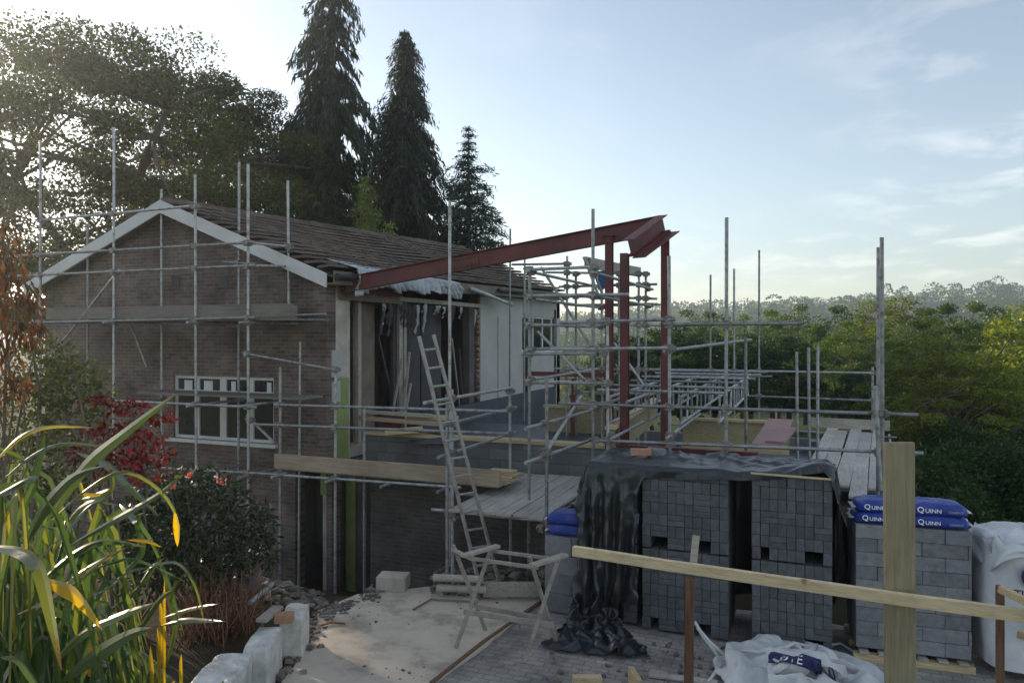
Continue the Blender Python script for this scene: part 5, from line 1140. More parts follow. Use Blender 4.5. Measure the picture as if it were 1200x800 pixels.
25,1,-2,24,0,0,25,0,1,23,1,-2,32,-2,1,10,-1,-4,22,2,-8,43,0,7,29,3,-17,6,1,8,10,-1,3,33,2,-6,43,4,5,19,-1,-1,12,-2,-2,16,1,-1,42,3,-4,36,1,-1,10,0,-4,10,0,3,
30,1,5,43,0,9,22,1,3,11,3,4,16,0,-2,39,2,-12,38,3,4,11,0,3,8,-1,9,22,-3,15,43,3,-13,19,-11,-17,10,-1,-2,14,4,5,39,5,-4,38,-1,13,13,2,0,11,1,2,20,-6,-12,44,5,4,
28,1,-10,1,0,-10,1,2,-11,9,10,-34,-1,6,-41,-9,3,-18,-1,1,-10,2,6,-22,14,11,-41,14,7,-31,10,3,-9,-1,0,-11,-13,4,-32,-1,4,-43,5,2,-17,7,3,-10,-1,1,-19,0,4,-42,3,3,-36,1,0,-10,
2,3,-9,5,4,-31,14,7,-41,7,3,-20,5,1,-11,-2,3,-15,14,7,-38,2,5,-39,-1,1,-12,3,-1,-11,2,5,-27,-1534,-86,443,2,-1,26,4,-2,25,4,-2,23,-1,-2,25,-2,-1,24,-6,-1,25,-4,-2,24,-1,-3,24,
8,1,23,3,-2,25,18,-1,18,24,-1,-6,22,0,10,25,0,-6,25,-1,0,24,0,-2,25,0,-2,24,-1,1,24,0,0,24,-1,5,24,1,-5,24,0,-2,24,1,7,24,0,-5,24,0,-2,21,0,12,25,1,-2,21,-3,13,
24,2,2,25,1,-2,25,0,1,24,0,1,25,0,1,30,-2,5,11,-2,-2,20,4,-10,43,2,-1,28,4,-17,10,-1,0,7,-1,10,34,2,-4,42,1,-6,20,0,0,10,-1,0,18,1,0,42,3,3,36,1,-8,11,1,-1,
10,-1,1,30,1,4,41,1,16,19,-2,-10,12,0,0,15,2,0,41,6,0,34,0,18,7,-3,8,10,-2,5,27,3,-4,35,-10,-27,27,2,0,11,0,-1,14,3,1,37,-1,15,38,2,-13,13,1,-2,11,0,0,22,-1,7,
44,5,-2,29,1,-6,3,1,-10,8,1,-9,-8,8,-35,2,7,-41,0,4,-16,8,-1,-8,5,3,-21,12,12,-41,7,10,-32,3,4,-13,0,1,-10,-8,3,-34,-11,3,-42,-2,3,-19,1,-1,-12,4,5,-17,4,5,-42,8,3,-34,
2,1,-10,0,1,-9,6,4,-31,13,6,-42,6,4,-19,8,2,-10,2,2,-14,15,7,-38,8,5,-38,-2,1,-15,-5,0,-10,8,4,-27,-1539,-85,443,8,-2,24,4,-2,25,-12,-3,21,0,-1,24,7,-1,25,-11,-2,27,-7,-1,24,
3,-1,24,6,-2,24,11,-1,23,18,-1,17,24,0,-7,22,0,12,25,-1,-5,25,-1,-3,25,0,4,23,1,-8,25,-1,2,24,-1,-1,22,0,9,24,1,-6,25,0,-4,24,0,2,24,1,6,24,-1,-8,23,0,6,20,2,14,
25,-1,2,24,0,2,24,0,0,24,0,1,25,0,0,23,0,7,30,-2,-8,12,-2,-2,20,3,6,43,4,-7,24,4,-22,10,-1,2,9,-1,9,35,1,-7,43,2,-1,18,0,-2,13,-2,1,16,1,-1,43,3,2,36,1,-6,
11,1,-1,8,-1,5,27,-3,14,43,4,-2,20,0,-6,13,-1,0,13,2,-1,41,5,9,30,-4,24,12,2,-1,9,-2,-6,20,-10,-19,45,3,1,25,1,2,11,-2,4,13,1,3,39,4,-4,38,2,-12,11,-1,7,12,1,1,
23,-1,-8,43,6,0,29,1,3,8,0,-6,3,2,-11,4,7,-36,0,7,-42,1,3,-14,3,3,-12,0,3,-19,0,6,-43,3,5,-33,0,1,-10,0,2,-9,-3,7,-34,0,9,-42,1,3,-22,-4,2,-10,2,3,-19,8,5,-42,
9,4,-34,4,1,-9,3,0,-9,14,2,-30,2,9,-44,2,4,-20,6,0,-11,0,1,-14,12,6,-39,13,7,-36,-3,1,-13,1,1,-11,16,3,-24,-1544,-84,440,7,-2,24,2,-2,24,-10,-2,22,6,-1,25,-4,-2,25,-4,-1,25,
1,-1,24,4,-2,23,1,-1,24,7,-1,24,18,-1,17,24,-1,-8,23,0,8,26,0,1,23,-1,-9,23,-1,12,25,1,-8,24,0,-3,25,0,1,23,0,8,23,0,6,21,2,-16,27,-2,3,24,0,5,23,1,-7,24,-1,2,
20,1,15,24,0,5,25,-1,0,24,0,3,24,0,-3,23,1,3,24,-1,10,28,-1,-13,11,-2,0,22,3,2,43,4,-1,28,3,-19,8,-1,-4,7,-1,8,36,0,1,43,1,1,16,2,-10,12,-2,0,17,1,1,42,3,-2,
37,1,2,7,-3,7,7,-1,8,31,2,3,42,1,-17,22,2,4,11,-1,-2,14,1,1,34,-3,23,38,2,-4,6,-7,-8,9,-1,-8,29,2,-3,44,1,0,25,1,5,11,-1,2,10,2,4,38,0,-11,39,4,8,10,0,-7,
12,-1,0,24,1,0,44,4,7,27,3,-7,9,-1,-6,9,3,-3,2,6,-38,-6,8,-42,6,4,-16,9,0,-7,-1,6,-23,1,5,-43,-1,5,-32,1,1,-9,-1,3,-9,5,4,-34,9,3,-42,4,1,-21,-3,1,-10,2,2,-20,
5,9,-41,1,10,-34,1,2,-10,6,-3,-7,-1,6,-33,0,8,-44,5,5,-21,3,0,-11,5,2,-14,11,6,-40,10,6,-36,5,0,-10,2,2,-10,19,2,-22,-1554,-82,433,7,-1,23,-1,-2,25,-1,-3,24,-3,-1,25,-8,-4,23,
6,1,24,7,1,25,4,-2,23,4,-4,24,-1,-1,25,19,0,15,23,-1,-6,24,-2,-1,25,1,8,23,-1,-8,23,-1,14,25,1,-8,24,0,-6,24,1,1,24,0,6,22,0,12,20,2,-15,25,-1,-4,26,-1,9,23,0,-10,
24,1,1,22,-1,13,23,0,8,25,0,1,23,0,3,25,-1,-3,22,1,9,24,0,3,29,0,-12,11,0,0,21,2,5,43,2,-6,33,0,-7,1,1,-10,10,-1,-3,34,1,1,43,2,7,18,0,-8,10,-1,-1,18,-1,8,
41,4,-8,31,-4,17,10,0,3,9,1,2,30,0,-12,44,3,-12,22,1,7,11,2,1,8,-6,13,40,2,7,33,-5,-19,12,1,-2,10,-1,0,28,1,0,44,3,2,23,-2,12,9,0,-6,10,-1,-9,38,1,11,41,5,-3,
12,2,-7,12,-1,0,23,0,1,44,4,2,28,0,7,9,2,-6,1,1,-10,5,8,-36,2,8,-42,14,1,-12,5,3,-11,3,4,-23,-7,8,-42,7,2,-32,1,1,-9,2,1,-10,8,2,-33,9,4,-42,1,3,-20,-3,1,-10,
0,4,-20,-4,11,-40,9,7,-34,2,0,-11,5,-1,-9,3,4,-32,2,7,-44,6,3,-20,1,2,-12,0,4,-13,14,5,-39,11,6,-35,10,-5,-6,-4,5,-9,0,8,-27,-1551,-82,426,4,-2,25,4,-1,24,-4,-3,24,-10,-4,23,
-3,-2,24,4,1,25,10,2,25,-1,-1,25,3,-2,24,10,-1,22,20,-2,14,24,-1,-3,24,-1,-3,24,0,6,24,-1,-3,24,-2,13,25,-1,-2,21,3,-14,25,1,-1,23,0,6,23,0,9,24,0,-3,22,0,-10,24,-1,10,
23,1,-11,24,0,-2,22,0,14,23,0,10,25,-1,-2,24,0,5,23,0,-5,24,0,6,23,0,5,31,1,-11,9,2,6,21,-1,-1,41,-1,-17,33,3,-1,11,1,1,0,-1,-11,33,1,7,44,2,5,16,1,-11,12,-3,1,
16,0,4,41,1,7,34,-1,13,9,1,-2,8,-1,-7,30,1,-12,45,3,-4,22,1,12,3,-6,11,14,0,9,37,-2,-20,38,1,-7,12,2,1,11,-2,-1,28,2,1,40,-3,19,28,3,1,10,0,-8,9,0,-13,36,1,16,
41,6,-13,13,2,-1,11,-2,-2,23,0,0,43,4,7,30,-1,9,2,2,-10,7,2,-9,16,4,-33,6,9,-41,3,3,-15,1,4,-11,1,2,-20,12,4,-43,6,5,-31,1,1,-10,-1,1,-11,0,4,-34,-7,1,-43,-2,3,-18,
4,2,-11,5,4,-16,16,7,-39,8,9,-34,-2,2,-14,-3,1,-12,-10,2,-31,13,9,-42,5,3,-20,4,2,-11,9,0,-12,16,4,-38,14,2,-35,5,0,-9,3,3,-10,1,8,-26,-1564,-77,421,-1,1,28,8,-2,24,-8,-2,23,
-9,-3,23,0,-2,24,-6,-2,24,3,0,25,6,2,26,17,-2,19,0,-2,26,22,-2,14,24,-1,-1,24,0,-7,23,-1,6,25,-1,1,22,-1,11,24,0,-6,23,2,-6,24,0,-5,23,0,6,24,0,6,24,1,-2,23,0,-7,
23,-2,10,23,1,-6,24,1,-4,24,0,9,20,0,15,24,0,-8,25,-2,5,23,0,-6,24,1,7,23,1,7,27,1,-11,12,-3,-6,18,0,-3,44,4,-1,31,-1,-14,6,1,9,7,0,-7,34,1,4,45,1,-4,13,-4,17,
10,1,-4,17,2,-5,40,-2,16,35,1,-6,8,0,-8,10,0,-4,30,1,-8,43,3,10,16,-5,17,10,1,3,15,-1,-8,38,-1,-15,37,0,8,12,2,-4,10,0,-2,27,1,4,44,-1,11,22,-4,-13,10,1,-4,10,1,10,
41,6,6,41,4,-4,13,2,-3,7,-3,-8,25,1,0,39,-1,19,31,4,-4,12,1,-4,9,1,-8,11,10,-35,10,10,-40,4,0,-18,3,-1,-10,1,6,-22,-3,3,-44,-5,-1,-33,6,4,-7,-2,0,-11,-3,3,-36,3,8,-43,
5,2,-17,6,2,-10,-5,3,-18,16,6,-39,-5,2,-34,2,4,-12,1,3,-10,13,4,-29,19,0,-40,7,5,-20,-2,5,-10,13,-2,-14,15,4,-38,6,8,-37,1,3,-10,8,-2,-8,6,6,-27,-1579,-71,415,7,0,29,-3,-1,26,
5,-1,24,-7,-2,23,-9,0,23,-2,-5,24,-5,0,23,16,0,22,10,-1,23,-1,-2,28,24,-1,13,24,-1,1,23,0,-9,23,-1,5,24,-2,-1,24,2,7,23,1,6,23,-1,-8,23,0,-9,24,0,5,23,0,8,23,0,-6,
24,1,-3,22,-1,10,24,0,-3,24,1,-4,26,0,5,19,-1,17,23,0,-9,25,0,0,24,1,-1,20,0,18,22,0,-10,32,0,-12,8,-1,-8,21,0,7,42,1,-12,33,1,-5,3,0,9,11,-1,-2,33,2,-6,45,1,3,
9,-5,25,10,1,-7,17,0,0,43,1,1,34,1,-9,10,1,-5,10,-1,-2,29,1,-10,37,-1,24,21,0,1,11,-3,-5,13,1,-8,41,0,-2,38,-1,3,8,2,10,10,0,-6,28,0,9,41,-2,-16,24,0,-1,12,0,0,
8,1,11,42,6,4,38,0,-15,13,3,1,12,2,-2,17,-7,16,44,5,2,26,0,-14,10,-2,-3,12,7,-3,30,10,-20,9,10,-40,-3,1,-20,-3,0,-13,-13,-1,-22,-6,3,-43,-2,3,-33,3,-2,-11,2,3,-10,8,7,-33,
11,8,-41,-4,3,-18,3,2,-11,4,3,-17,10,6,-42,12,1,-33,4,3,-10,6,-7,-6,11,6,-29,18,3,-40,8,4,-21,-5,6,-8,13,-1,-16,15,5,-39,8,7,-36,-5,6,-10,7,-2,-7,11,4,-26,-1596,-66,405,3,-1,29,
5,0,27,3,-1,25,1,-1,25,-3,-2,23,-10,-1,23,-6,-1,23,15,-1,20,7,-2,23,-1,-2,28,25,-1,13,25,-1,4,21,0,-10,24,-1,3,25,0,-8,26,0,-1,22,0,6,22,1,13,21,0,-15,25,-1,5,22,0,8,
23,1,-7,24,0,-1,22,-1,10,25,0,0,22,1,-8,25,0,7,21,0,14,23,0,-7,24,-1,-3,27,2,4,18,0,21,23,-1,-12,33,0,-20,8,0,-9,19,-1,12,40,1,-14,34,1,-5,4,0,9,10,-1,3,32,2,-7,
45,2,1,14,-4,23,10,-2,3,13,1,-14,43,1,6,36,1,-4,6,2,-11,9,-2,-6,31,1,0,41,-1,15,22,0,9,7,-2,-7,13,1,-14,40,1,8,38,-2,-7,8,1,11,9,-2,6,28,0,-11,43,-3,11,21,2,-17,
11,2,3,10,0,11,38,2,-12,40,0,12,14,-1,5,6,5,-8,24,-3,-5,44,3,-2,29,3,1,11,0,3,13,4,2,22,11,-29,5,8,-40,-1,2,-20,-3,-1,-11,-4,1,-26,-11,3,-43,7,4,-31,3,-1,-10,2,2,-9,
8,6,-33,8,7,-42,5,3,-18,3,-1,-11,4,3,-17,16,2,-40,14,-1,-33,5,-2,-7,5,-5,-7,14,0,-29,14,11,-40,6,7,-21,-2,6,-9,13,-3,-16,14,6,-38,1,12,-36,-6,6,-11,6,1,-12,-3,6,-29,-1598,-68,409,
2,-1,28,3,-1,27,3,-1,24,4,0,24,2,-1,24,-2,-2,24,-4,-1,24,-4,-3,24,15,1,19,3,-2,26,26,-1,10,24,-1,8,22,1,-11,25,-1,1,24,0,-9,24,-1,0,20,-1,14,25,2,4,21,0,-12,24,0,3,
23,0,9,23,0,-7,24,1,-1,22,-1,10,24,-1,3,22,1,-9,24,0,6,22,0,13,24,0,-5,23,0,-6,23,1,11,24,1,8,19,-3,-18,34,2,-8,8,-2,-7,19,1,11,41,0,-15,33,1,-4,8,0,7,5,-1,10,
35,0,-2,42,4,-7,14,-3,20,10,-2,2,15,1,-12,42,1,6,36,0,2,7,1,-12,7,-1,-7,32,1,-1,43,-1,9,20,-1,14,7,-1,-8,12,1,-13,42,-1,-2,38,1,0,8,1,9,10,-2,4,26,-2,8,45,0,-3,
22,3,-16,7,0,10,13,0,5,36,2,-13,40,-1,9,13,-1,9,10,2,-2,20,0,-16,44,2,6,30,1,11,11,1,3,9,4,-7,6,0,-37,1,5,-41,0,5,-17,1,2,-11,2,6,-23,13,5,-41,9,3,-32,2,1,-9,
3,1,-9,11,2,-33,12,5,-41,5,2,-17,4,-3,-12,6,1,-16,14,4,-40,12,3,-34,4,1,-9,0,-1,-10,-4,1,-31,29,9,-32,9,5,-20,5,0,-10,10,-1,-15,4,13,-39,0,12,-36,0,5,-15,-2,2,-11,-7,7,-28,
-1604,-68,409,10,-1,25,4,-1,25,-5,-1,24,1,0,24,3,-1,24,2,1,24,3,0,25,2,-4,24,-4,-2,24,17,-2,18,25,0,12,23,-1,10,23,0,-7,23,0,-9,23,0,-6,23,0,5,23,0,8,23,0,-1,23,0,-3,
23,0,4,23,0,4,23,0,-2,23,0,-1,23,0,8,23,0,3,23,0,-3,23,0,4,23,0,7,23,0,-2,23,0,-7,23,0,1,23,0,1,23,0,-9,31,0,-6,4,0,3,22,0,0,41,0,-3,32,0,-3,8,0,8,
8,0,8,33,0,-2,41,0,-2,20,0,7,4,0,3,18,0,-5,41,0,3,34,0,3,10,0,-9,7,0,-9,30,0,2,41,0,4,24,0,5,4,0,-1,16,0,-7,39,0,-11,36,0,1,12,0,10,6,0,8,27,0,0,
42,0,-6,26,0,3,5,0,5,13,0,-4,37,0,-5,39,0,5,14,0,6,5,0,-7,24,0,-4,42,0,11,29,0,13,4,1,-8,8,5,-12,24,5,-29,3,5,-43,4,3,-17,4,-1,-10,4,4,-21,10,6,-43,5,5,-31,
1,2,-10,2,1,-10,4,4,-35,6,5,-43,9,1,-15,3,-2,-11,6,0,-18,15,4,-40,11,3,-34,3,2,-10,2,-1,-10,7,0,-31,2,-4,-44,12,1,-18,-6,-9,-11,18,15,0,9,17,-37,-5,7,-37,2,7,-12,-2,2,-11,
-4,11,-25,-1588,-63,399,2,-1,25,2,-1,24,4,0,24,3,-1,24,4,0,24,2,1,25,-1,2,26,4,-1,23,3,-2,25,13,-4,20,23,-3,8,20,-4,14,23,0,-3,23,0,-4,23,0,-2,23,0,3,23,0,2,23,0,-2,
23,0,-3,23,0,2,23,0,-3,23,0,-4,23,0,3,23,0,9,23,0,2,23,0,-5,23,0,3,23,0,8,23,0,-1,23,0,-8,23,0,-6,23,0,-3,23,0,-5,31,0,3,4,0,8,22,0,-2,41,0,-7,32,0,-1,
8,0,10,8,0,7,33,0,1,41,0,2,20,0,1,4,0,-7,18,0,-6,41,0,6,34,0,6,10,0,-8,7,0,-9,30,0,3,41,0,5,24,0,7,4,0,0,16,0,-8,39,0,-12,36,0,-1,12,0,9,6,0,7,
27,0,2,42,0,0,26,0,4,5,0,-2,13,0,-8,37,0,-5,39,0,2,14,0,7,5,0,-1,24,0,-3,42,0,5,29,0,9,7,4,1,9,4,-8,19,5,-32,8,5,-42,5,3,-16,3,0,-10,4,2,-21,6,8,-43,
3,5,-31,3,2,-10,4,0,-11,7,4,-35,8,4,-43,1,3,-19,3,-2,-10,0,-2,-20,5,-2,-42,10,3,-34,3,0,-10,3,0,-10,9,3,-30,12,1,-41,-11,-25,-6,11,11,-10,4,2,-14,9,16,-39,7,23,-28,-1,3,-12,
-4,2,-9,-10,-3,-26,-1544,-52,391,1,2,24,3,0,24,2,0,24,2,0,24,-1,2,24,2,2,24,1,1,27,0,2,25,3,0,24,5,-5,24,17,-6,17,24,-1,-3,23,0,2,23,0,1,23,0,1,23,0,-3,23,0,-3,
23,0,-2,23,0,0,23,0,0,23,0,-6,23,0,-2,23,0,7,23,0,11,23,0,0,23,0,-8,23,0,2,23,0,6,23,0,0,23,0,-7,23,0,-3,23,0,-5,23,0,-6,31,0,3,4,0,7,22,0,-4,41,0,-8,
32,0,2,8,0,11,8,0,6,33,0,2,41,0,8,20,0,4,4,0,-9,18,0,-8,41,0,5,34,0,3,10,0,-10,7,0,-8,30,0,4,41,0,6,24,0,7,4,0,-1,16,0,-10,39,0,-12,36,0,1,12,0,9,
6,0,1,27,0,0,42,0,6,26,0,7,5,0,-3,13,0,-9,37,0,-5,39,0,-1,14,0,8,5,0,6,24,0,-1,42,0,-1,29,0,6,1,0,-8,8,7,5,19,6,-31,8,4,-41,1,2,-17,3,-1,-11,0,1,-21,
-2,-5,-43,1,-3,-33,3,0,-10,4,3,-11,8,10,-35,9,7,-43,3,5,-19,3,0,-10,3,0,-20,8,1,-42,8,2,-35,2,-1,-10,2,-1,-10,7,-2,-32,11,-12,-40,7,-1,-20,9,0,-7,9,15,8,-3,13,-39,-4,6,-37,
3,-13,-2,-5,6,-8,-12,3,-25,-1501,-35,380,3,-1,24,0,3,24,-1,4,24,1,3,24,1,0,25,4,-3,23,2,1,25,2,0,26,5,-9,23,3,-15,19,-5,22,11,24,0,3,23,0,2,23,0,4,23,0,1,23,0,-4,
23,0,-6,23,0,-2,23,0,1,23,0,0,23,0,-4,23,0,4,23,0,12,23,0,13,23,0,1,23,0,-9,23,0,-1,23,0,1,23,0,-2,23,0,-4,23,0,0,23,0,-2,23,0,-9,31,0,-5,4,0,0,22,0,-3,
41,0,-3,32,0,9,8,0,11,8,0,1,33,0,-1,41,0,11,20,0,11,4,0,-4,18,0,-7,41,0,1,34,0,-2,10,0,-11,7,0,-11,30,0,3,41,0,5,24,0,8,4,0,0,16,0,-10,39,0,-9,36,0,5,
12,0,11,6,0,-2,27,0,-4,42,0,4,26,0,10,5,0,-1,13,0,-8,37,0,-6,39,0,-5,14,0,6,5,0,10,24,0,2,42,0,-1,29,0,5,-1,2,-8,5,1,-9,6,-22,-30,5,28,-30,-2,-7,-15,3,4,-11,
0,0,-20,2,1,-44,3,-2,-35,1,-1,-10,2,0,-11,6,0,-36,9,1,-44,5,0,-20,2,1,-10,3,0,-20,10,-1,-42,9,-1,-34,1,0,-10,2,1,-10,5,-1,-31,10,0,-43,15,11,-11,4,4,-10,8,12,13,-3,7,-41,
-6,-8,-36,4,-11,3,-3,-2,-10,-5,-7,-28]
TARP_RUNS = [0,1,31,30,29,1,1,1,1,30,31,61,60,28,1,1,1,1,60,61,90,89,28,1,1,1,1,89,90,119,118,28,1,1,1,1,118,119,148,147,27,1,1,1,1,147,148,176,175,27,1,1,1,1,175,176,204,203,27,1,1,1,1,
203,204,232,231,26,1,1,1,1,231,232,259,258,26,1,1,1,1,258,259,286,285,26,1,1,1,1,285,286,313,312,26,1,1,1,1,312,313,340,339,26,1,1,1,1,339,340,367,366,26,1,1,1,1,366,367,394,393,26,1,1,1,1,
393,394,421,420,26,1,1,1,1,420,421,448,447,26,1,1,1,1,447,448,475,474,26,1,1,1,1,474,475,502,501,26,1,1,1,1,501,502,529,528,26,1,1,1,1,528,529,557,556,27,1,1,1,1,556,557,585,584,27,1,1,1,1,
584,585,613,612,27,1,1,1,1,612,613,641,640,27,1,1,1,1,640,641,670,669,28,1,1,1,1,669,670,699,698,28,1,1,1,1,698,699,728,727,28,1,1,1,1,727,728,758,757,29,1,1,1,1,757,758,788,787,29,1,1,1,1,
787,788,819,818,30,1,1,1,1,818,819,850,849,30,1,1,1,1,849,850,881,880,30,1,1,1,1,880,881,912,911,30,1,1,1,1,911,912,944,943,31,1,1,1,1,943,944,976,975,31,1,1,1,1,975,976,1008,1007,31,1,1,1,1,
1007,1008,1040,1039,31,1,1,1,1,1039,1040,1072,1071,31,1,1,1,1,1071,1072,1104,1103,31,1,1,1,1,1103,1104,1136,1135,31,1,1,1,1,1135,1136,1168,1167,31,1,1,1,1,1167,1168,1200,1199,30,1,1,1,1,1199,1200,1231,1230,30,1,1,1,1,
1230,1231,1262,1261,30,1,1,1,1,1261,1262,1293,1292,30,1,1,1,1,1292,1293,1324,1323,29,1,1,1,1,1323,1324,1354,1353,29,1,1,1,1,1353,1354,1384,1383,29,1,1,1,1,1383,1384,1414,1413,28,1,1,1,1,1413,1414,1443,1442,28,1,1,1,1,
1442,1443,1472,1471,28,1,1,1,1,1471,1472,1501,1500,27,1,1,1,1,1500,1501,1529,1528,27,1,1,1,1,1528,1529,1557,1556,27,1,1,1,1,1556,1557,1585,1584,26,1,1,1,1,1584,1585,1612,1611,26,1,1,1,1,1611,1612,1639,1638,26,1,1,1,1,
1638,1639,1666,1665,26,1,1,1,1,1665,1666,1693,1692,26,1,1,1,1,1692,1693,1720,1719,26,1,1,1,1,1719,1720,1821,1820,100,1,1,1,1,1820,1821,1922,1921,100,1,1,1,1,1921,1922,2023,2022,100,1,1,1,1,2022,2023,2124,2123,100,1,1,1,1,
2123,2124,2225,2224,100,1,1,1,1,2224,2225,2326,2325,100,1,1,1,1,2325,2326,2427,2426,100,1,1,1,1,2426,2427,2528,2527,100,1,1,1,1,2527,2528,2629,2628,100,1,1,1,1,2628,2629,2730,2729,100,1,1,1,1,2729,2730,2831,2830,100,1,1,1,1,
2830,2831,2932,2931,100,1,1,1,1,2931,2932,3033,3032,100,1,1,1,1,3032,3033,3134,3133,100,1,1,1,1,3133,3134,3235,3234,100,1,1,1,1,3234,3235,3336,3335,100,1,1,1,1,3335,3336,3437,3436,100,1,1,1,1,3436,3437,3538,3537,100,1,1,1,1,
3537,3538,3639,3638,100,1,1,1,1,3638,3639,3740,3739,100,1,1,1,1,3739,3740,3841,3840,100,1,1,1,1,3840,3841,3942,3941,100,1,1,1,1,3941,3942,4043,4042,100,1,1,1,1,4042,4043,4144,4143,100,1,1,1,1]
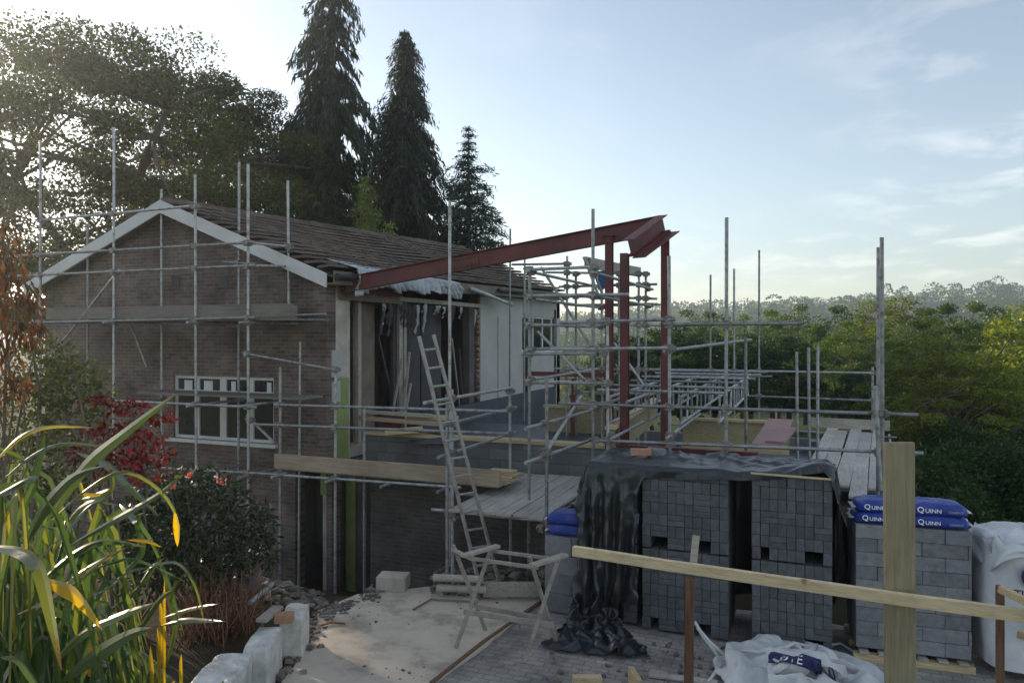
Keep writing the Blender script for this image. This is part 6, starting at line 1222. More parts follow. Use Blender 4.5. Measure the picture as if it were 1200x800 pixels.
BAG_POINTS = [-34,3737,64,16,-36,-16,-17,9,-26,-29,9,28,-2,8,-33,-28,-12,16,-6,41,-21,-19,-19,14,-12,61,-15,-14,-26,15,-4,61,-15,-19,-25,16,4,42,-4,-26,-21,6,3,41,-4,-26,-19,3,8,52,15,-24,-12,-20,20,55,9,-34,-8,-12,
26,42,6,-34,-8,-14,23,37,7,-35,-12,-8,15,42,13,-37,-11,-11,18,45,-3,-35,-8,5,23,46,-5,-26,-11,9,14,45,-8,-18,-12,13,4,39,-6,-14,-7,21,334,-442,-7,-16,18,-21,-35,20,-1,-40,30,3,-30,32,8,-9,24,-10,
-16,19,1,-20,25,16,-16,31,30,-12,38,1,-18,30,-6,-4,29,-20,-10,28,-12,-14,33,-11,-16,42,0,-15,40,1,-8,30,0,300,-457,6,-19,34,-5,-33,26,14,-35,28,4,-19,19,-19,-7,20,0,-17,21,2,-20,22,27,-16,38,20,
-16,35,9,-25,32,-4,-20,33,-8,7,27,-19,-1,29,-18,-11,42,-3,-16,41,8,-3,29,-14,274,-457,3,-27,31,13,-29,36,7,-23,18,-23,-15,24,7,-12,20,-7,-19,24,8,-15,17,31,-13,34,14,-16,30,2,-29,33,-5,-25,40,8,
-11,34,-13,-8,29,-15,21,30,-17,-14,42,-11,-6,28,14,271,-457,13,-27,26,5,-25,22,-27,-15,32,-7,-20,31,0,-22,28,0,-21,24,15,-15,16,32,-13,31,10,-11,24,-7,-22,31,0,-24,42,10,-17,26,-29,-11,29,-9,2,31,21,
6,33,-32,-19,24,-11,279,-433,0,-23,28,3,-19,36,9,-24,17,20,-9,29,-30,-31,11,25,-15,37,0,-31,32,9,-14,32,15,-6,23,-7,-12,26,12,-21,39,-10,-19,34,-1,-2,7,-28,-2,26,23,-11,41,-2,-8,10,-32,272,-401,-6,
-20,31,15,-23,22,27,-25,22,6,-6,23,-31,-29,5,33,-23,36,7,-18,37,-12,-15,36,0,-12,29,4,-15,28,3,-19,30,14,-2,34,-14,0,-3,-30,-26,22,-9,-8,32,-1,-1,30,15,262,-390,-8,-21,29,13,-27,21,15,-25,5,-18,
0,33,1,-23,-1,38,-18,37,3,-17,31,1,-20,27,10,-15,35,0,-13,33,-6,-15,34,6,5,35,-20,-9,12,-33,-24,4,-29,-4,31,0,8,24,29,226,-359,-29,-39,9,7,-28,14,20,-2,26,6,-3,0,28,-18,39,5,-16,-2,39,
-11,28,5,-7,33,1,-15,36,-2,-17,32,-1,-2,31,-21,-4,36,-23,-22,-3,-39,-11,31,-24,-11,22,31,14,25,-32,207,-326,8,-45,12,-8,-11,10,29,14,-6,14,-15,21,-9,-13,7,45,-18,28,28,-8,27,9,-10,32,-1,-19,37,-1,
-13,32,0,-7,32,-13,-12,2,-40,-14,13,-41,-4,43,-2,-12,27,31,13,5,-38,165,-330,30,5,26,-34,-16,19,-6,12,4,15,-6,5,32,-24,19,46,-21,31,23,-12,32,2,-13,33,-6,-21,36,4,-11,31,-11,-6,17,-29,-9,-7,-33,
-7,18,-29,-3,34,25,-9,37,10,-30,11,-11,201,-321,21,0,24,-26,-5,17,-24,-17,19,17,8,-6,38,-18,13,40,-20,32,15,-17,37,-8,-14,37,-2,-16,34,1,-11,25,-17,-3,0,-33,-5,-3,-27,-1,23,-16,-2,27,25,-34,2,-8,
-32,18,-13,218,-320,27,-24,7,-25,4,41,13,-7,42,6,-9,11,38,8,-4,29,-18,28,1,-18,38,5,-12,40,-6,-10,33,2,-13,27,-17,-6,-3,-32,-14,15,-25,-19,26,3,-8,9,-30,-26,-17,-5,-18,41,-3,209,-349,33,-13,27,2,
-12,26,-33,-7,20,43,11,28,31,9,22,13,-8,21,17,-19,34,4,-11,38,1,-8,37,2,-16,34,-14,-23,16,-22,-27,17,-24,-10,-9,-38,-25,-16,-14,1,25,-5,-9,39,2,165,-356,8,0,30,6,-16,26,24,-13,36,-25,31,18,30,
-1,34,12,-3,25,16,-1,24,26,-12,26,20,-13,29,-18,-13,32,-19,-14,24,-17,-40,-13,4,-32,-11,-37,-1,24,-31,5,31,8,-6,35,-8,142,-331,8,11,2,30,-22,15,-30,4,39,-8,-22,29,19,1,35,14,3,36,11,12,27,23,
-26,-14,18,-13,30,-13,-5,31,-22,-1,24,-18,-18,-14,24,-29,-15,-30,5,42,-24,4,44,4,-32,-14,-8,-129,-482,30,-36,9,-17,50,27,16,-38,9,-8,39,25,12,-13,-37,5,30,20,18,-36,-21,13,27,28,22,-36,8,-12,40,20,40,
-30,5,-2,38,15,-33,-29,16,5,40,18,-21,-32,14,18,51,10,-1,-26,-26,17,53,12,1,-25,-20,21,55,5,-6,-27,4,30,57,-3,-6,-32,20,24,57,-9,-3,-30,28,15,56,-7,-4,-19,26,8,41,5,-24,-3,19,18,31,4,-11,
-10,25,-2,-211,-257,-108,7,34,1,8,29,-12,2,35,11,14,-18,29,2,7,35,5,37,-12,17,11,-38,0,33,-17,24,-7,20,32,-4,17,34,0,23,29,-5,21,20,2,26,19,32,-13,27,27,-7,-233,-189,-96,24,-3,27,4,33,0,
16,31,-11,8,23,30,14,-16,30,-1,39,3,18,7,-39,3,30,-25,-11,27,15,28,-8,19,30,-2,28,32,-2,19,31,-10,-8,38,-9,5,32,25,3,-244,-177,-101,14,31,18,19,1,31,16,23,-20,-5,14,32,31,20,11,0,33,22,
16,11,-37,9,24,-30,-7,29,14,-11,24,21,29,-5,23,32,-5,14,36,-7,1,37,-6,-10,33,-4,-23,-214,-187,-81,14,29,21,16,25,23,6,12,33,-3,20,-31,6,37,11,24,-12,25,25,29,1,13,18,-33,0,33,14,-8,29,15,
-8,30,18,32,-9,11,38,-5,4,33,-5,-20,36,-10,-3,-190,-196,-102,18,-9,29,10,17,32,17,29,22,-2,37,-19,-1,36,-16,11,2,31,11,-30,1,9,34,15,7,34,15,14,34,7,5,37,-6,3,39,-1,35,-7,11,31,-17,9,
36,-7,-6,-174,-202,-133,0,-1,32,-19,8,29,29,30,4,40,8,-11,-24,14,24,13,26,-18,26,-19,15,10,15,32,6,35,12,12,37,-16,4,39,-17,-4,37,-11,27,-7,17,26,-15,14,28,23,9,-149,-195,-115,-24,7,24,7,1,33,
23,-28,-21,15,-6,32,9,32,13,14,24,-24,24,28,10,19,-10,30,-3,32,11,-9,28,-32,2,40,-21,0,37,-15,25,-7,17,26,-4,17,30,6,18,-143,-142,-92,6,-31,20,6,19,32,19,-28,-22,11,-26,21,8,19,26,10,34,-1,
22,18,-24,21,12,26,0,30,16,-11,24,-29,1,38,-23,4,40,-7,-7,29,15,30,-10,5,28,-10,10,-138,-135,-41,1,-26,-24,13,-26,23,31,1,27,9,-25,-21,14,0,29,10,21,24,14,34,-8,20,26,-19,14,22,25,-9,22,-30,
-2,41,10,6,37,-13,-6,34,-10,-4,23,23,29,-10,3,-154,-193,-15,22,10,-24,19,-25,-22,28,9,33,15,-30,14,23,-18,-14,12,12,28,17,24,22,13,38,-4,7,21,-30,6,37,-4,-4,31,27,9,38,-13,-6,37,-4,-4,31,-16,
-12,18,24,-115,-207,-7,22,-23,-10,23,-1,-30,19,-34,9,4,26,23,25,-23,6,29,-7,-17,21,17,25,16,26,23,-4,37,-5,-2,35,-5,3,33,-15,3,34,22,1,41,-6,2,32,-20,-9,34,-2,-131,-202,11,23,-24,-12,28,-23,-15,
13,-13,-30,16,-6,30,8,18,32,34,-1,-20,35,-5,-15,18,19,25,7,36,12,-4,34,6,-7,29,-13,-5,29,18,0,42,4,4,37,-17,-9,36,9,-150,-212,-39,27,1,24,28,-21,-20,12,-6,-36,31,-17,8,0,29,28,35,0,26,
33,-3,-18,31,-4,-18,10,34,15,-5,33,5,-3,25,18,-12,29,8,-6,40,-10,7,39,11,-9,35,3,-169,-244,-45,38,14,-3,28,27,3,13,-7,-35,31,-20,-5,9,17,33,7,20,36,25,-7,-26,29,-5,-20,38,5,1,2,31,15,
-9,29,10,-5,32,13,-10,39,-13,-4,37,5,-5,33,9,-180,-241,-65,32,23,1,30,26,1,34,10,-1,29,-20,-1,-21,17,22,5,16,35,28,-3,-23,30,-4,-19,33,-7,-14,30,18,11,5,28,20,-2,35,12,-2,41,6,-4,37,-1,
-8,33,-3,-786,34,-6,-17,-28,2,52,11,-15,-14,-8,29,41,26,-12,-2,-23,19,37,16,-16,1,-17,23,6,47,5,-29,-16,-4,9,52,-2,-32,-25,-13,19,39,-19,-40,-8,11,27,41,-22,-3,-12,33,36,38,-30,0,-19,34,15,48,-15,
17,-30,20,11,44,-13,17,-24,18,12,41,-13,18,-22,17,12,41,-11,16,-22,20,6,52,-4,23,-32,10,4,59,-22,25,-39,15,3,62,-18,26,-41,17,-262,-216,-48,32,-19,-7,23,-22,-11,-18,15,22,14,30,21,29,32,-1,-24,26,-7,
-2,12,-35,-5,43,-13,10,34,20,22,16,18,29,14,3,31,20,6,17,33,23,26,34,-12,26,16,-22,-175,-248,-15,30,-20,0,22,-23,-9,-9,-9,29,-7,34,-10,-8,40,7,25,18,17,-16,24,-22,14,21,-37,-1,41,0,-9,29,12,
13,21,21,33,14,2,14,24,27,36,3,-21,35,6,-19,-144,-203,-14,26,-11,23,25,-21,-11,3,-20,29,-20,25,13,0,38,-9,6,20,-28,5,31,20,-16,33,-21,26,10,-21,-12,30,-3,-2,38,2,0,32,18,22,13,20,30,-11,-17,
37,13,15,-105,-226,-38,8,20,27,29,-20,-3,-19,-15,29,21,-1,26,1,36,-12,9,17,-32,-6,33,-18,-6,36,18,-11,29,-12,24,7,-23,4,43,0,0,41,0,-11,28,9,32,-7,1,22,13,32,-66,-265,-42,1,36,8,22,-6,28,
-14,-35,-5,27,0,27,11,33,14,-3,34,-16,3,21,-30,-8,34,14,-15,31,3,1,30,-22,34,14,-21,0,40,12,-6,30,-13,-3,31,9,33,1,16,-45,-293,-25,2,40,1,10,-30,15,-7,-14,29,-3,38,14,41,9,-13,9,34,15,
-4,22,-26,-14,29,2,-14,25,22,0,34,-16,-4,30,-20,34,3,-22,4,39,0,-3,34,0,3,34,9,-17,-317,8,6,36,-14,1,-20,28,-2,-27,18,-11,35,-14,8,41,-6,40,16,3,-1,18,30,-15,27,-3,-10,35,4,2,11,-37,
-7,29,-16,12,34,14,33,7,-21,-2,37,-3,4,39,2,-18,-319,-2,2,33,0,-4,-8,30,-1,-32,5,-9,34,11,4,31,-25,4,44,-10,9,21,30,13,12,28,-6,37,-3,5,11,-38,-7,20,-26,12,21,29,17,35,8,19,15,-29,
1,41,-7,-19,-321,-3,-3,32,-1,-7,6,28,5,-31,15,-5,38,12,-7,36,-15,5,25,-34,4,31,19,2,28,21,15,24,27,5,9,-39,-6,1,-33,4,33,12,22,22,25,11,36,-2,6,27,-25,-43,-307,21,2,-10,-31,-2,32,1,
-11,13,31,33,17,20,-9,22,-32,2,37,-2,-9,-4,35,11,30,16,22,32,0,-7,-5,-39,3,18,-30,1,34,2,13,36,11,22,21,22,5,32,-14,-66,-330,24,18,4,-31,-1,32,-5,-19,33,0,40,3,22,-1,37,-21,5,29,25,
-6,-21,34,14,31,10,13,29,-19,-11,-7,-36,7,32,-12,1,31,-12,6,36,0,17,32,13,17,25,21,-77,-354,3,0,34,14,-21,24,-8,17,15,-27,36,22,-10,14,41,2,5,21,33,-7,-27,27,14,32,7,-9,16,-31,13,21,-24,
3,32,20,10,21,-27,4,32,-13,19,33,6,16,19,28,-72,-332,-6,-11,35,-7,-16,28,-3,0,8,32,33,11,-13,-3,40,7,35,16,-6,-16,-25,19,14,28,16,-7,13,-32,22,29,-5,7,33,20,15,25,-25,8,23,-31,19,33,4,
11,13,32,-77,-301,-17,-6,38,-6,-13,31,15,-4,-23,20,6,24,23,0,11,-40,-4,34,-19,31,-1,18,26,11,24,0,34,-14,2,11,33,20,29,-8,9,10,-41,21,31,-24,23,33,4,4,6,34,-99,-257,-34,-3,17,32,-2,30,-24,
-16,5,27,22,-16,23,3,39,-23,0,14,-39,9,33,6,22,18,26,28,11,22,-4,-19,28,13,26,-20,5,16,-35,20,27,-27,27,32,1,3,4,34,-339,-734,-20,34,7,9,5,13,32,7,34,10,35,8,6,-14,29,17,-33,23,7,
14,35,13,31,-10,18,30,5,17,29,22,6,35,17,-3,40,-1,-11,39,8,6,36,13,3,30,15,0,-327,-231,-107,23,28,6,10,39,10,28,22,-24,29,17,14,-28,8,12,-25,26,8,27,29,17,33,-5,22,26,14,18,15,32,17,
36,11,-15,40,11,2,34,4,6,33,5,8,32,11,2,-334,-229,-124,24,30,10,14,37,9,30,28,-15,25,20,16,8,10,29,-25,22,0,-17,8,33,33,2,20,30,21,-5,28,29,3,36,21,5,36,9,7,31,1,14,34,9,-2,
34,11,-8,-358,-221,-100,25,27,-15,32,24,-3,30,26,6,25,24,13,20,16,22,-7,15,29,-28,18,5,13,3,33,31,12,15,30,29,-3,39,17,12,34,16,-3,32,3,-14,33,15,-5,32,18,0,-379,-226,-80,28,25,-6,37,18,-9,
32,21,1,23,27,9,24,22,12,27,13,18,-24,18,18,-6,7,33,22,6,25,33,23,8,35,21,-19,33,17,-10,31,14,-4,33,21,5,29,23,0,-371,-248,-88,20,17,29,29,24,-13,28,23,-4,26,16,19,25,25,8,30,18,-15,
20,21,22,-8,10,34,-7,5,33,37,10,-15,33,26,-11,29,25,0,28,19,-4,33,20,6,31,23,-4,-371,-264,-82,18,18,30,29,19,8,28,19,0,21,27,-16,28,27,14,29,15,-19,14,25,19,4,26,26,-7,6,35,39,1,-15,
31,25,8,27,24,-5,31,18,-2,35,15,-4,32,19,-7,-377,-255,-68,23,11,28,27,11,17,24,23,0,16,31,-19,31,31,-7,33,19,-1,-1,0,33,-4,38,11,12,31,15,37,2,-17,32,23,7,31,17,-9,34,11,-3,37,11,-2,
31,14,-4,-373,-232,-53,36,-7,13,20,12,23,7,25,24,16,37,-9,26,30,-14,34,14,-12,2,-4,33,13,33,-16,0,39,13,33,20,-8,34,5,-15,34,13,-4,38,12,-2,34,12,0,30,14,3,-358,-223,-43,9,-11,33,26,18,6,
2,25,27,18,33,11,29,21,-14,26,-2,-27,19,20,19,16,31,19,-1,27,-36,31,22,-8,29,16,6,35,8,-9,38,15,-4,33,14,-2,32,11,-1,-366,-227,-11,33,12,6,-16,8,28,16,29,13,20,21,24,27,9,-26,35,12,-4,
20,32,-4,4,25,31,18,27,-29,27,12,-22,29,13,-2,31,15,10,36,21,2,32,15,1,35,12,-4,-359,-225,-31,37,17,-2,-20,12,27,-6,10,33,36,15,-2,32,20,9,21,13,-25,21,31,0,10,25,29,32,20,-4,17,11,-28,
29,15,-11,32,20,-1,32,24,4,33,16,1,35,10,10,-349,-230,-58,39,13,4,-8,15,33,-19,9,28,27,6,26,22,24,-20,27,23,4,17,28,-18,30,22,12,18,17,22,28,11,-15,25,21,-23,33,19,-8,31,18,8,31,19,0,
34,16,0,-339,-231,-54,37,4,-2,-14,9,31,1,16,31,-5,4,37,26,27,-5,18,25,-22,26,31,6,28,24,-11,21,15,20,31,12,-1,36,18,-10,33,16,-9,23,19,-17,29,22,1,29,22,10,-326,-229,-61,35,-2,12,24,-20,21,
1,13,34,-13,30,17,-24,29,-4,19,33,-3,30,26,-5,32,19,-12,28,15,16,33,8,-9,31,20,-4,27,23,-2,26,19,12,27,24,-7,27,27,-2,248,-478,-70,28,2,30,34,21,5,35,9,-4,16,-1,-32,19,5,29,-19,25,19,
35,-5,7,35,-4,-12,8,7,-38,34,9,-6,26,19,9,18,25,22,2,41,11,-14,34,-18,-23,26,-10,-232,-176,-14,14,-7,37,35,14,11,31,14,-11,14,6,-33,40,1,3,-15,23,24,27,5,21,40,2,5,-9,9,-38,26,6,-19,
29,15,2,19,17,23,39,20,-3,-13,41,13,-19,27,-19,-269,-168,15,30,-7,-25,40,1,9,-2,30,17,36,-4,6,16,16,-33,37,7,0,24,8,25,-10,9,35,23,17,-24,0,10,-31,28,13,-10,25,12,18,40,14,-7,34,22,18,
-22,33,12,-301,-142,-39,39,2,-2,39,-6,2,26,-2,22,-9,25,20,29,20,-18,31,11,-26,22,1,28,-18,0,29,30,23,0,-7,12,-35,26,9,-22,33,7,0,33,18,3,34,23,13,29,27,14,-331,-134,-7,27,-18,13,28,8,-24,
32,-14,-12,15,28,18,7,39,10,30,15,-28,24,-2,25,-18,-2,26,23,15,23,-1,10,-40,25,7,-30,33,6,12,29,24,-5,32,25,0,22,25,20,-305,-143,13,21,-21,13,32,5,-16,-1,-9,-38,22,31,-3,23,33,0,29,31,0,
23,1,26,0,-2,31,-5,-2,32,19,12,-32,7,7,-39,35,8,-17,29,26,4,30,23,5,19,23,22,-289,-170,41,31,9,1,9,15,-33,-17,-7,-36,25,29,-5,28,24,0,33,26,8,25,5,25,-11,-19,21,0,5,31,24,23,-21,
25,18,-27,16,8,-37,29,22,0,27,17,9,23,16,24,-278,-171,62,30,19,-11,-14,6,-40,-10,8,-39,27,25,-5,31,19,0,30,14,24,27,16,18,-16,-24,11,7,15,29,16,18,-37,21,17,-31,29,24,-14,27,18,0,21,6,22,
32,16,16,-268,-170,30,21,30,14,-11,8,-41,-11,1,-39,29,19,13,28,22,-9,34,20,8,9,6,33,-18,-24,7,16,20,23,25,23,-32,17,17,-37,30,23,-8,28,12,4,25,7,19,26,12,25,-256,-158,5,-1,24,30,-1,12,-41,
-10,-7,-39,32,18,5,26,22,15,31,24,-7,4,-2,33,-18,-26,1,15,15,24,25,24,-29,22,26,-33,28,25,-12,28,4,16,25,-3,24,27,26,6,-243,-152,1,-20,7,32,12,24,-32,-13,-11,-38,31,21,-2,27,26,8,32,22,1,
1,-10,32,-15,-26,-6,10,15,25,31,31,-10,17,27,-36,24,28,-13,17,-13,23,35,10,-4,24,24,18,-245,-180,-13,-13,22,32,16,38,-18,-3,-5,-36,24,6,21,20,29,-7,31,-4,-23,22,16,20,-26,-18,8,4,15,30,29,22,-25,
18,42,-7,26,27,-4,16,-16,23,28,5,-24,23,23,20,-251,-217,8,11,30,-25,11,45,-15,6,34,-4,17,0,27,12,-18,-30,25,32,-4,29,21,0,-26,-12,17,31,6,10,11,35,12,24,21,27,-7,9,-38,34,15,11,30,6,-23,
15,17,28,-244,-215,-20,5,20,29,32,32,-2,-11,0,-36,7,33,-4,33,19,-7,24,21,24,15,28,-20,-11,-7,33,32,4,-2,3,-5,33,10,40,0,10,25,-32,28,-1,-30,30,22,1,4,9,33,-197,-204,-10,-31,13,5,22,30,8,
22,14,-26,23,-16,25,9,41,-5,-1,13,-40,5,37,0,18,17,26,23,-6,24,1,-16,27,11,34,-9,4,12,-39,24,22,-25,29,27,1,4,5,32]
BAG_RUNS = [0,1,2,3,2,3,1,2,2,5,4,6,7,14,2,2,2,2,1,34,35,2,2,1,1,1,2,4,36,37,6,14,2,1,1,2,34,51,52,35,16,1,1,1,1,51,68,69,52,16,1,1,1,1,68,85,86,69,16,1,1,1,1,
85,102,103,86,16,1,1,1,1,102,119,120,103,16,1,1,1,1,119,136,137,120,16,1,1,1,1,136,153,154,137,16,1,1,1,1,153,170,171,154,16,1,1,1,1,170,187,188,171,16,1,1,1,1,187,204,205,188,16,1,1,1,1,
204,221,222,205,16,1,1,1,1,221,238,239,222,16,1,1,1,1,238,255,256,239,16,1,1,1,1,255,272,273,256,16,1,1,1,1,0,1,289,290,2,290,288,2,2,292,291,293,294,14,2,2,2,2,1,34,321,289,2,288,287,1,2,
291,322,323,293,14,2,1,1,2,34,51,337,321,2,287,286,1,1,322,338,339,323,14,1,1,1,1,51,68,353,337,2,286,285,1,1,338,354,355,339,14,1,1,1,1,68,85,369,353,2,285,284,1,1,354,370,371,355,14,1,1,1,1,
85,102,385,369,2,284,283,1,1,370,386,387,371,14,1,1,1,1,102,119,401,385,2,283,282,1,1,386,402,403,387,14,1,1,1,1,119,136,417,401,2,282,281,1,1,402,418,419,403,14,1,1,1,1,136,153,433,417,2,281,280,1,1,
418,434,435,419,14,1,1,1,1,153,170,449,433,2,280,279,1,1,434,450,451,435,14,1,1,1,1,170,187,465,449,2,279,278,1,1,450,466,467,451,14,1,1,1,1,187,204,481,465,2,278,277,1,1,466,482,483,467,14,1,1,1,1,
204,221,497,481,2,277,276,1,1,482,498,499,483,14,1,1,1,1,221,238,513,497,2,276,275,1,1,498,514,515,499,14,1,1,1,1,238,255,529,513,2,275,274,1,1,514,530,531,515,14,1,1,1,1,255,272,545,529,2,274,273,1,1,
530,546,547,531,14,1,1,1,1,33,32,561,562,2,529,529,2,2,564,563,565,566,14,2,2,2,2,32,50,593,561,2,529,543,1,2,563,594,595,565,14,2,1,1,2,50,67,609,593,2,543,542,1,1,594,610,611,595,14,1,1,1,1,
67,84,625,609,2,542,541,1,1,610,626,627,611,14,1,1,1,1,84,101,641,625,2,541,540,1,1,626,642,643,627,14,1,1,1,1,101,118,657,641,2,540,539,1,1,642,658,659,643,14,1,1,1,1,118,135,673,657,2,539,538,1,1,
658,674,675,659,14,1,1,1,1,135,152,689,673,2,538,537,1,1,674,690,691,675,14,1,1,1,1,152,169,705,689,2,537,536,1,1,690,706,707,691,14,1,1,1,1,169,186,721,705,2,536,535,1,1,706,722,723,707,14,1,1,1,1,
186,203,737,721,2,535,534,1,1,722,738,739,723,14,1,1,1,1,203,220,753,737,2,534,533,1,1,738,754,755,739,14,1,1,1,1,220,237,769,753,2,533,532,1,1,754,770,771,755,14,1,1,1,1,237,254,785,769,2,532,531,1,1,
770,786,787,771,14,1,1,1,1,254,271,801,785,2,531,530,1,1,786,802,803,787,14,1,1,1,1,271,288,817,801,2,530,529,1,1,802,818,819,803,14,1,1,1,1,0,3,833,290,2,290,830,1,2,292,834,835,294,14,2,1,1,2,
3,5,849,833,2,830,844,1,1,834,850,851,835,14,1,1,1,1,5,7,865,849,2,844,858,1,1,850,866,867,851,14,1,1,1,1,7,9,881,865,2,858,872,1,1,866,882,883,867,14,1,1,1,1,9,11,897,881,2,872,886,1,1,
882,898,899,883,14,1,1,1,1,11,13,913,897,2,886,900,1,1,898,914,915,899,14,1,1,1,1,13,15,929,913,2,900,914,1,1,914,930,931,915,14,1,1,1,1,15,17,945,929,2,914,928,1,1,930,946,947,931,14,1,1,1,1,
17,19,961,945,2,928,942,1,1,946,962,963,947,14,1,1,1,1,19,21,977,961,2,942,956,1,1,962,978,979,963,14,1,1,1,1,21,23,993,977,2,956,970,1,1,978,994,995,979,14,1,1,1,1,23,25,1009,993,2,970,984,1,1,
994,1010,1011,995,14,1,1,1,1,25,27,1025,1009,2,984,998,1,1,1010,1026,1027,1011,14,1,1,1,1,27,29,1041,1025,2,998,1012,1,1,1026,1042,1043,1027,14,1,1,1,1,29,31,1057,1041,2,1012,1026,1,1,1042,1058,1059,1043,14,1,1,1,1,
31,33,562,1057,2,1026,529,2,1,1058,564,566,1059,14,1,2,2,1,272,273,1073,545,2,273,800,1,1,546,1074,1075,547,14,1,1,1,1,273,274,1089,1073,2,800,815,1,1,1074,1090,1091,1075,14,1,1,1,1,274,275,1105,1089,2,815,830,1,1,
1090,1106,1107,1091,14,1,1,1,1,275,276,1121,1105,2,830,845,1,1,1106,1122,1123,1107,14,1,1,1,1,276,277,1137,1121,2,845,860,1,1,1122,1138,1139,1123,14,1,1,1,1,277,278,1153,1137,2,860,875,1,1,1138,1154,1155,1139,14,1,1,1,1,
278,279,1169,1153,2,875,890,1,1,1154,1170,1171,1155,14,1,1,1,1,279,280,1185,1169,2,890,905,1,1,1170,1186,1187,1171,14,1,1,1,1,280,281,1201,1185,2,905,920,1,1,1186,1202,1203,1187,14,1,1,1,1,281,282,1217,1201,2,920,935,1,1,
1202,1218,1219,1203,14,1,1,1,1,282,283,1233,1217,2,935,950,1,1,1218,1234,1235,1219,14,1,1,1,1,283,284,1249,1233,2,950,965,1,1,1234,1250,1251,1235,14,1,1,1,1,284,285,1265,1249,2,965,980,1,1,1250,1266,1267,1251,14,1,1,1,1,
285,286,1281,1265,2,980,995,1,1,1266,1282,1283,1267,14,1,1,1,1,286,287,1297,1281,2,995,1010,1,1,1282,1298,1299,1283,14,1,1,1,1,287,288,817,1297,2,1010,529,1,1,1298,818,819,1299,14,1,1,1,1]
def faces(a):
    F = []
    for i in range(0, len(a), 9):
        f, n, st_ = a[i:i + 4], a[i + 4], a[i + 5:i + 9]
        for j in range(n): F.append([f[k] + j * st_[k] for k in range(4)])
    return np.array(F)
# ------------------------------------------------------------------ ladder and trestle
ld = thing('ladder', 'worn aluminium ladder leaning against the scaffold platform, standing on a yellow block', 'ladder', onZ(578, 695, .05))
LT, LB = W(491, 394, 9.75), W(563, 690, 9.95)
RT, RB = W(508, 392, 10.05), W(586, 686, 10.25)
MB().beam(LT, LB, .028, .066, (0, 1, 0)).build('stile', M['alu'], ld, bevel=.004)
MB().beam(RT, RB, .028, .066, (0, 1, 0)).build('stile', M['alu'], ld, bevel=.004)
for i in range(14):
    f = .055 + i * .071
    MB().tube(LT.lerp(LB, f), RT.lerp(RB, f), .017, 8).build('rung', M['alu'], ld)
c = onZ(588, 700, .0)
o = MB().box((c.x, c.y + .1, .06), (.30, .22, .12), Matrix.Rotation(.2, 3, 'Z')).build('foam_block', M['yellow'], bevel=.02); tag(o, 'yellow foam block under the foot of the ladder', 'block')

tr = thing('trestle', 'folding timber trestle with crossed legs standing on the concrete', 'trestle', onZ(592, 760, 0))
def zp(x, y): return onZ(x, y, .012)
fl, bl, fr_, br_ = zp(534, 759), zp(569, 738), zp(615, 775), zp(652, 753)
ZT = 1.10
tl_, tbl = onZ(570, 641, ZT), onZ(543, 648, ZT)
tfr, tbr = onZ(645, 652, ZT), onZ(630, 662, ZT)
tf1, tf2 = onZ(562, 648, ZT), onZ(596, 638, ZT)
tg1, tg2 = onZ(616, 661, ZT), onZ(648, 647, ZT)
# left A-frame: front leg rises to the back bar end, back leg rises to the front
def leg(p, q): MB().beam(p, q, .044, .028, (0, 1, 0)).build('leg', M['trestle'], tr, bevel=.004)
tlF, tlB = tf1, tf2
lenY = (tf2 - tf1)
leg(fl, Vector((fl.x + .32, fl.y + .30, ZT + .02))); leg(bl, Vector((bl.x - .28, bl.y - .32, ZT)))
leg(fr_, Vector((fr_.x + .30, fr_.y + .30, ZT + .02))); leg(br_, Vector((br_.x - .20, br_.y - .36, ZT)))
a0 = Vector((fl.x + .32, fl.y + .30, ZT)); a1 = Vector((bl.x - .28, bl.y - .32, ZT))
b0 = Vector((fr_.x + .30, fr_.y + .30, ZT)); b1 = Vector((br_.x - .20, br_.y - .36, ZT))
MB().beam(a0 + Vector((.06, .05, .03)), a0 + Vector((-.16, -.46, .03)), .085, .035).build('top_bar', M['trestle'], tr, bevel=.004)
MB().beam(b0 + Vector((.06, .05, .03)), b0 + Vector((-.16, -.46, .03)), .085, .035).build('top_bar', M['trestle'], tr, bevel=.004)
for p_, q_, z_ in ((a0, b0, -.02), (a0 + Vector((-.12, -.36, 0)), b0 + Vector((-.12, -.36, 0)), -.02)):
    MB().beam(p_ + Vector((0, 0, z_)), q_ + Vector((0, 0, z_)), .022, .04).build('rail', M['trestle'], tr, bevel=.003)
MB().beam(a1 + Vector((0, 0, -.05)), a0 + Vector((-.1, -.3, -.05)), .022, .04).build('rail', M['trestle'], tr, bevel=.003)
f_ = .36
p_ = fl.lerp(Vector((fl.x + .32, fl.y + .30, ZT)), f_); q_ = fr_.lerp(Vector((fr_.x + .30, fr_.y + .30, ZT)), f_)
MB().beam(p_ + Vector((-.06, -.01, 0)), q_ + Vector((.18, .03, 0)), .025, .06).build('stretcher', M['trestle'], tr, bevel=.003)
p_ = bl.lerp(Vector((bl.x - .28, bl.y - .32, ZT)), f_ - .08); q_ = br_.lerp(Vector((br_.x - .20, br_.y - .36, ZT)), f_ - .08)
MB().beam(p_, q_, .025, .055).build('stretcher', M['trestle'], tr, bevel=.003)

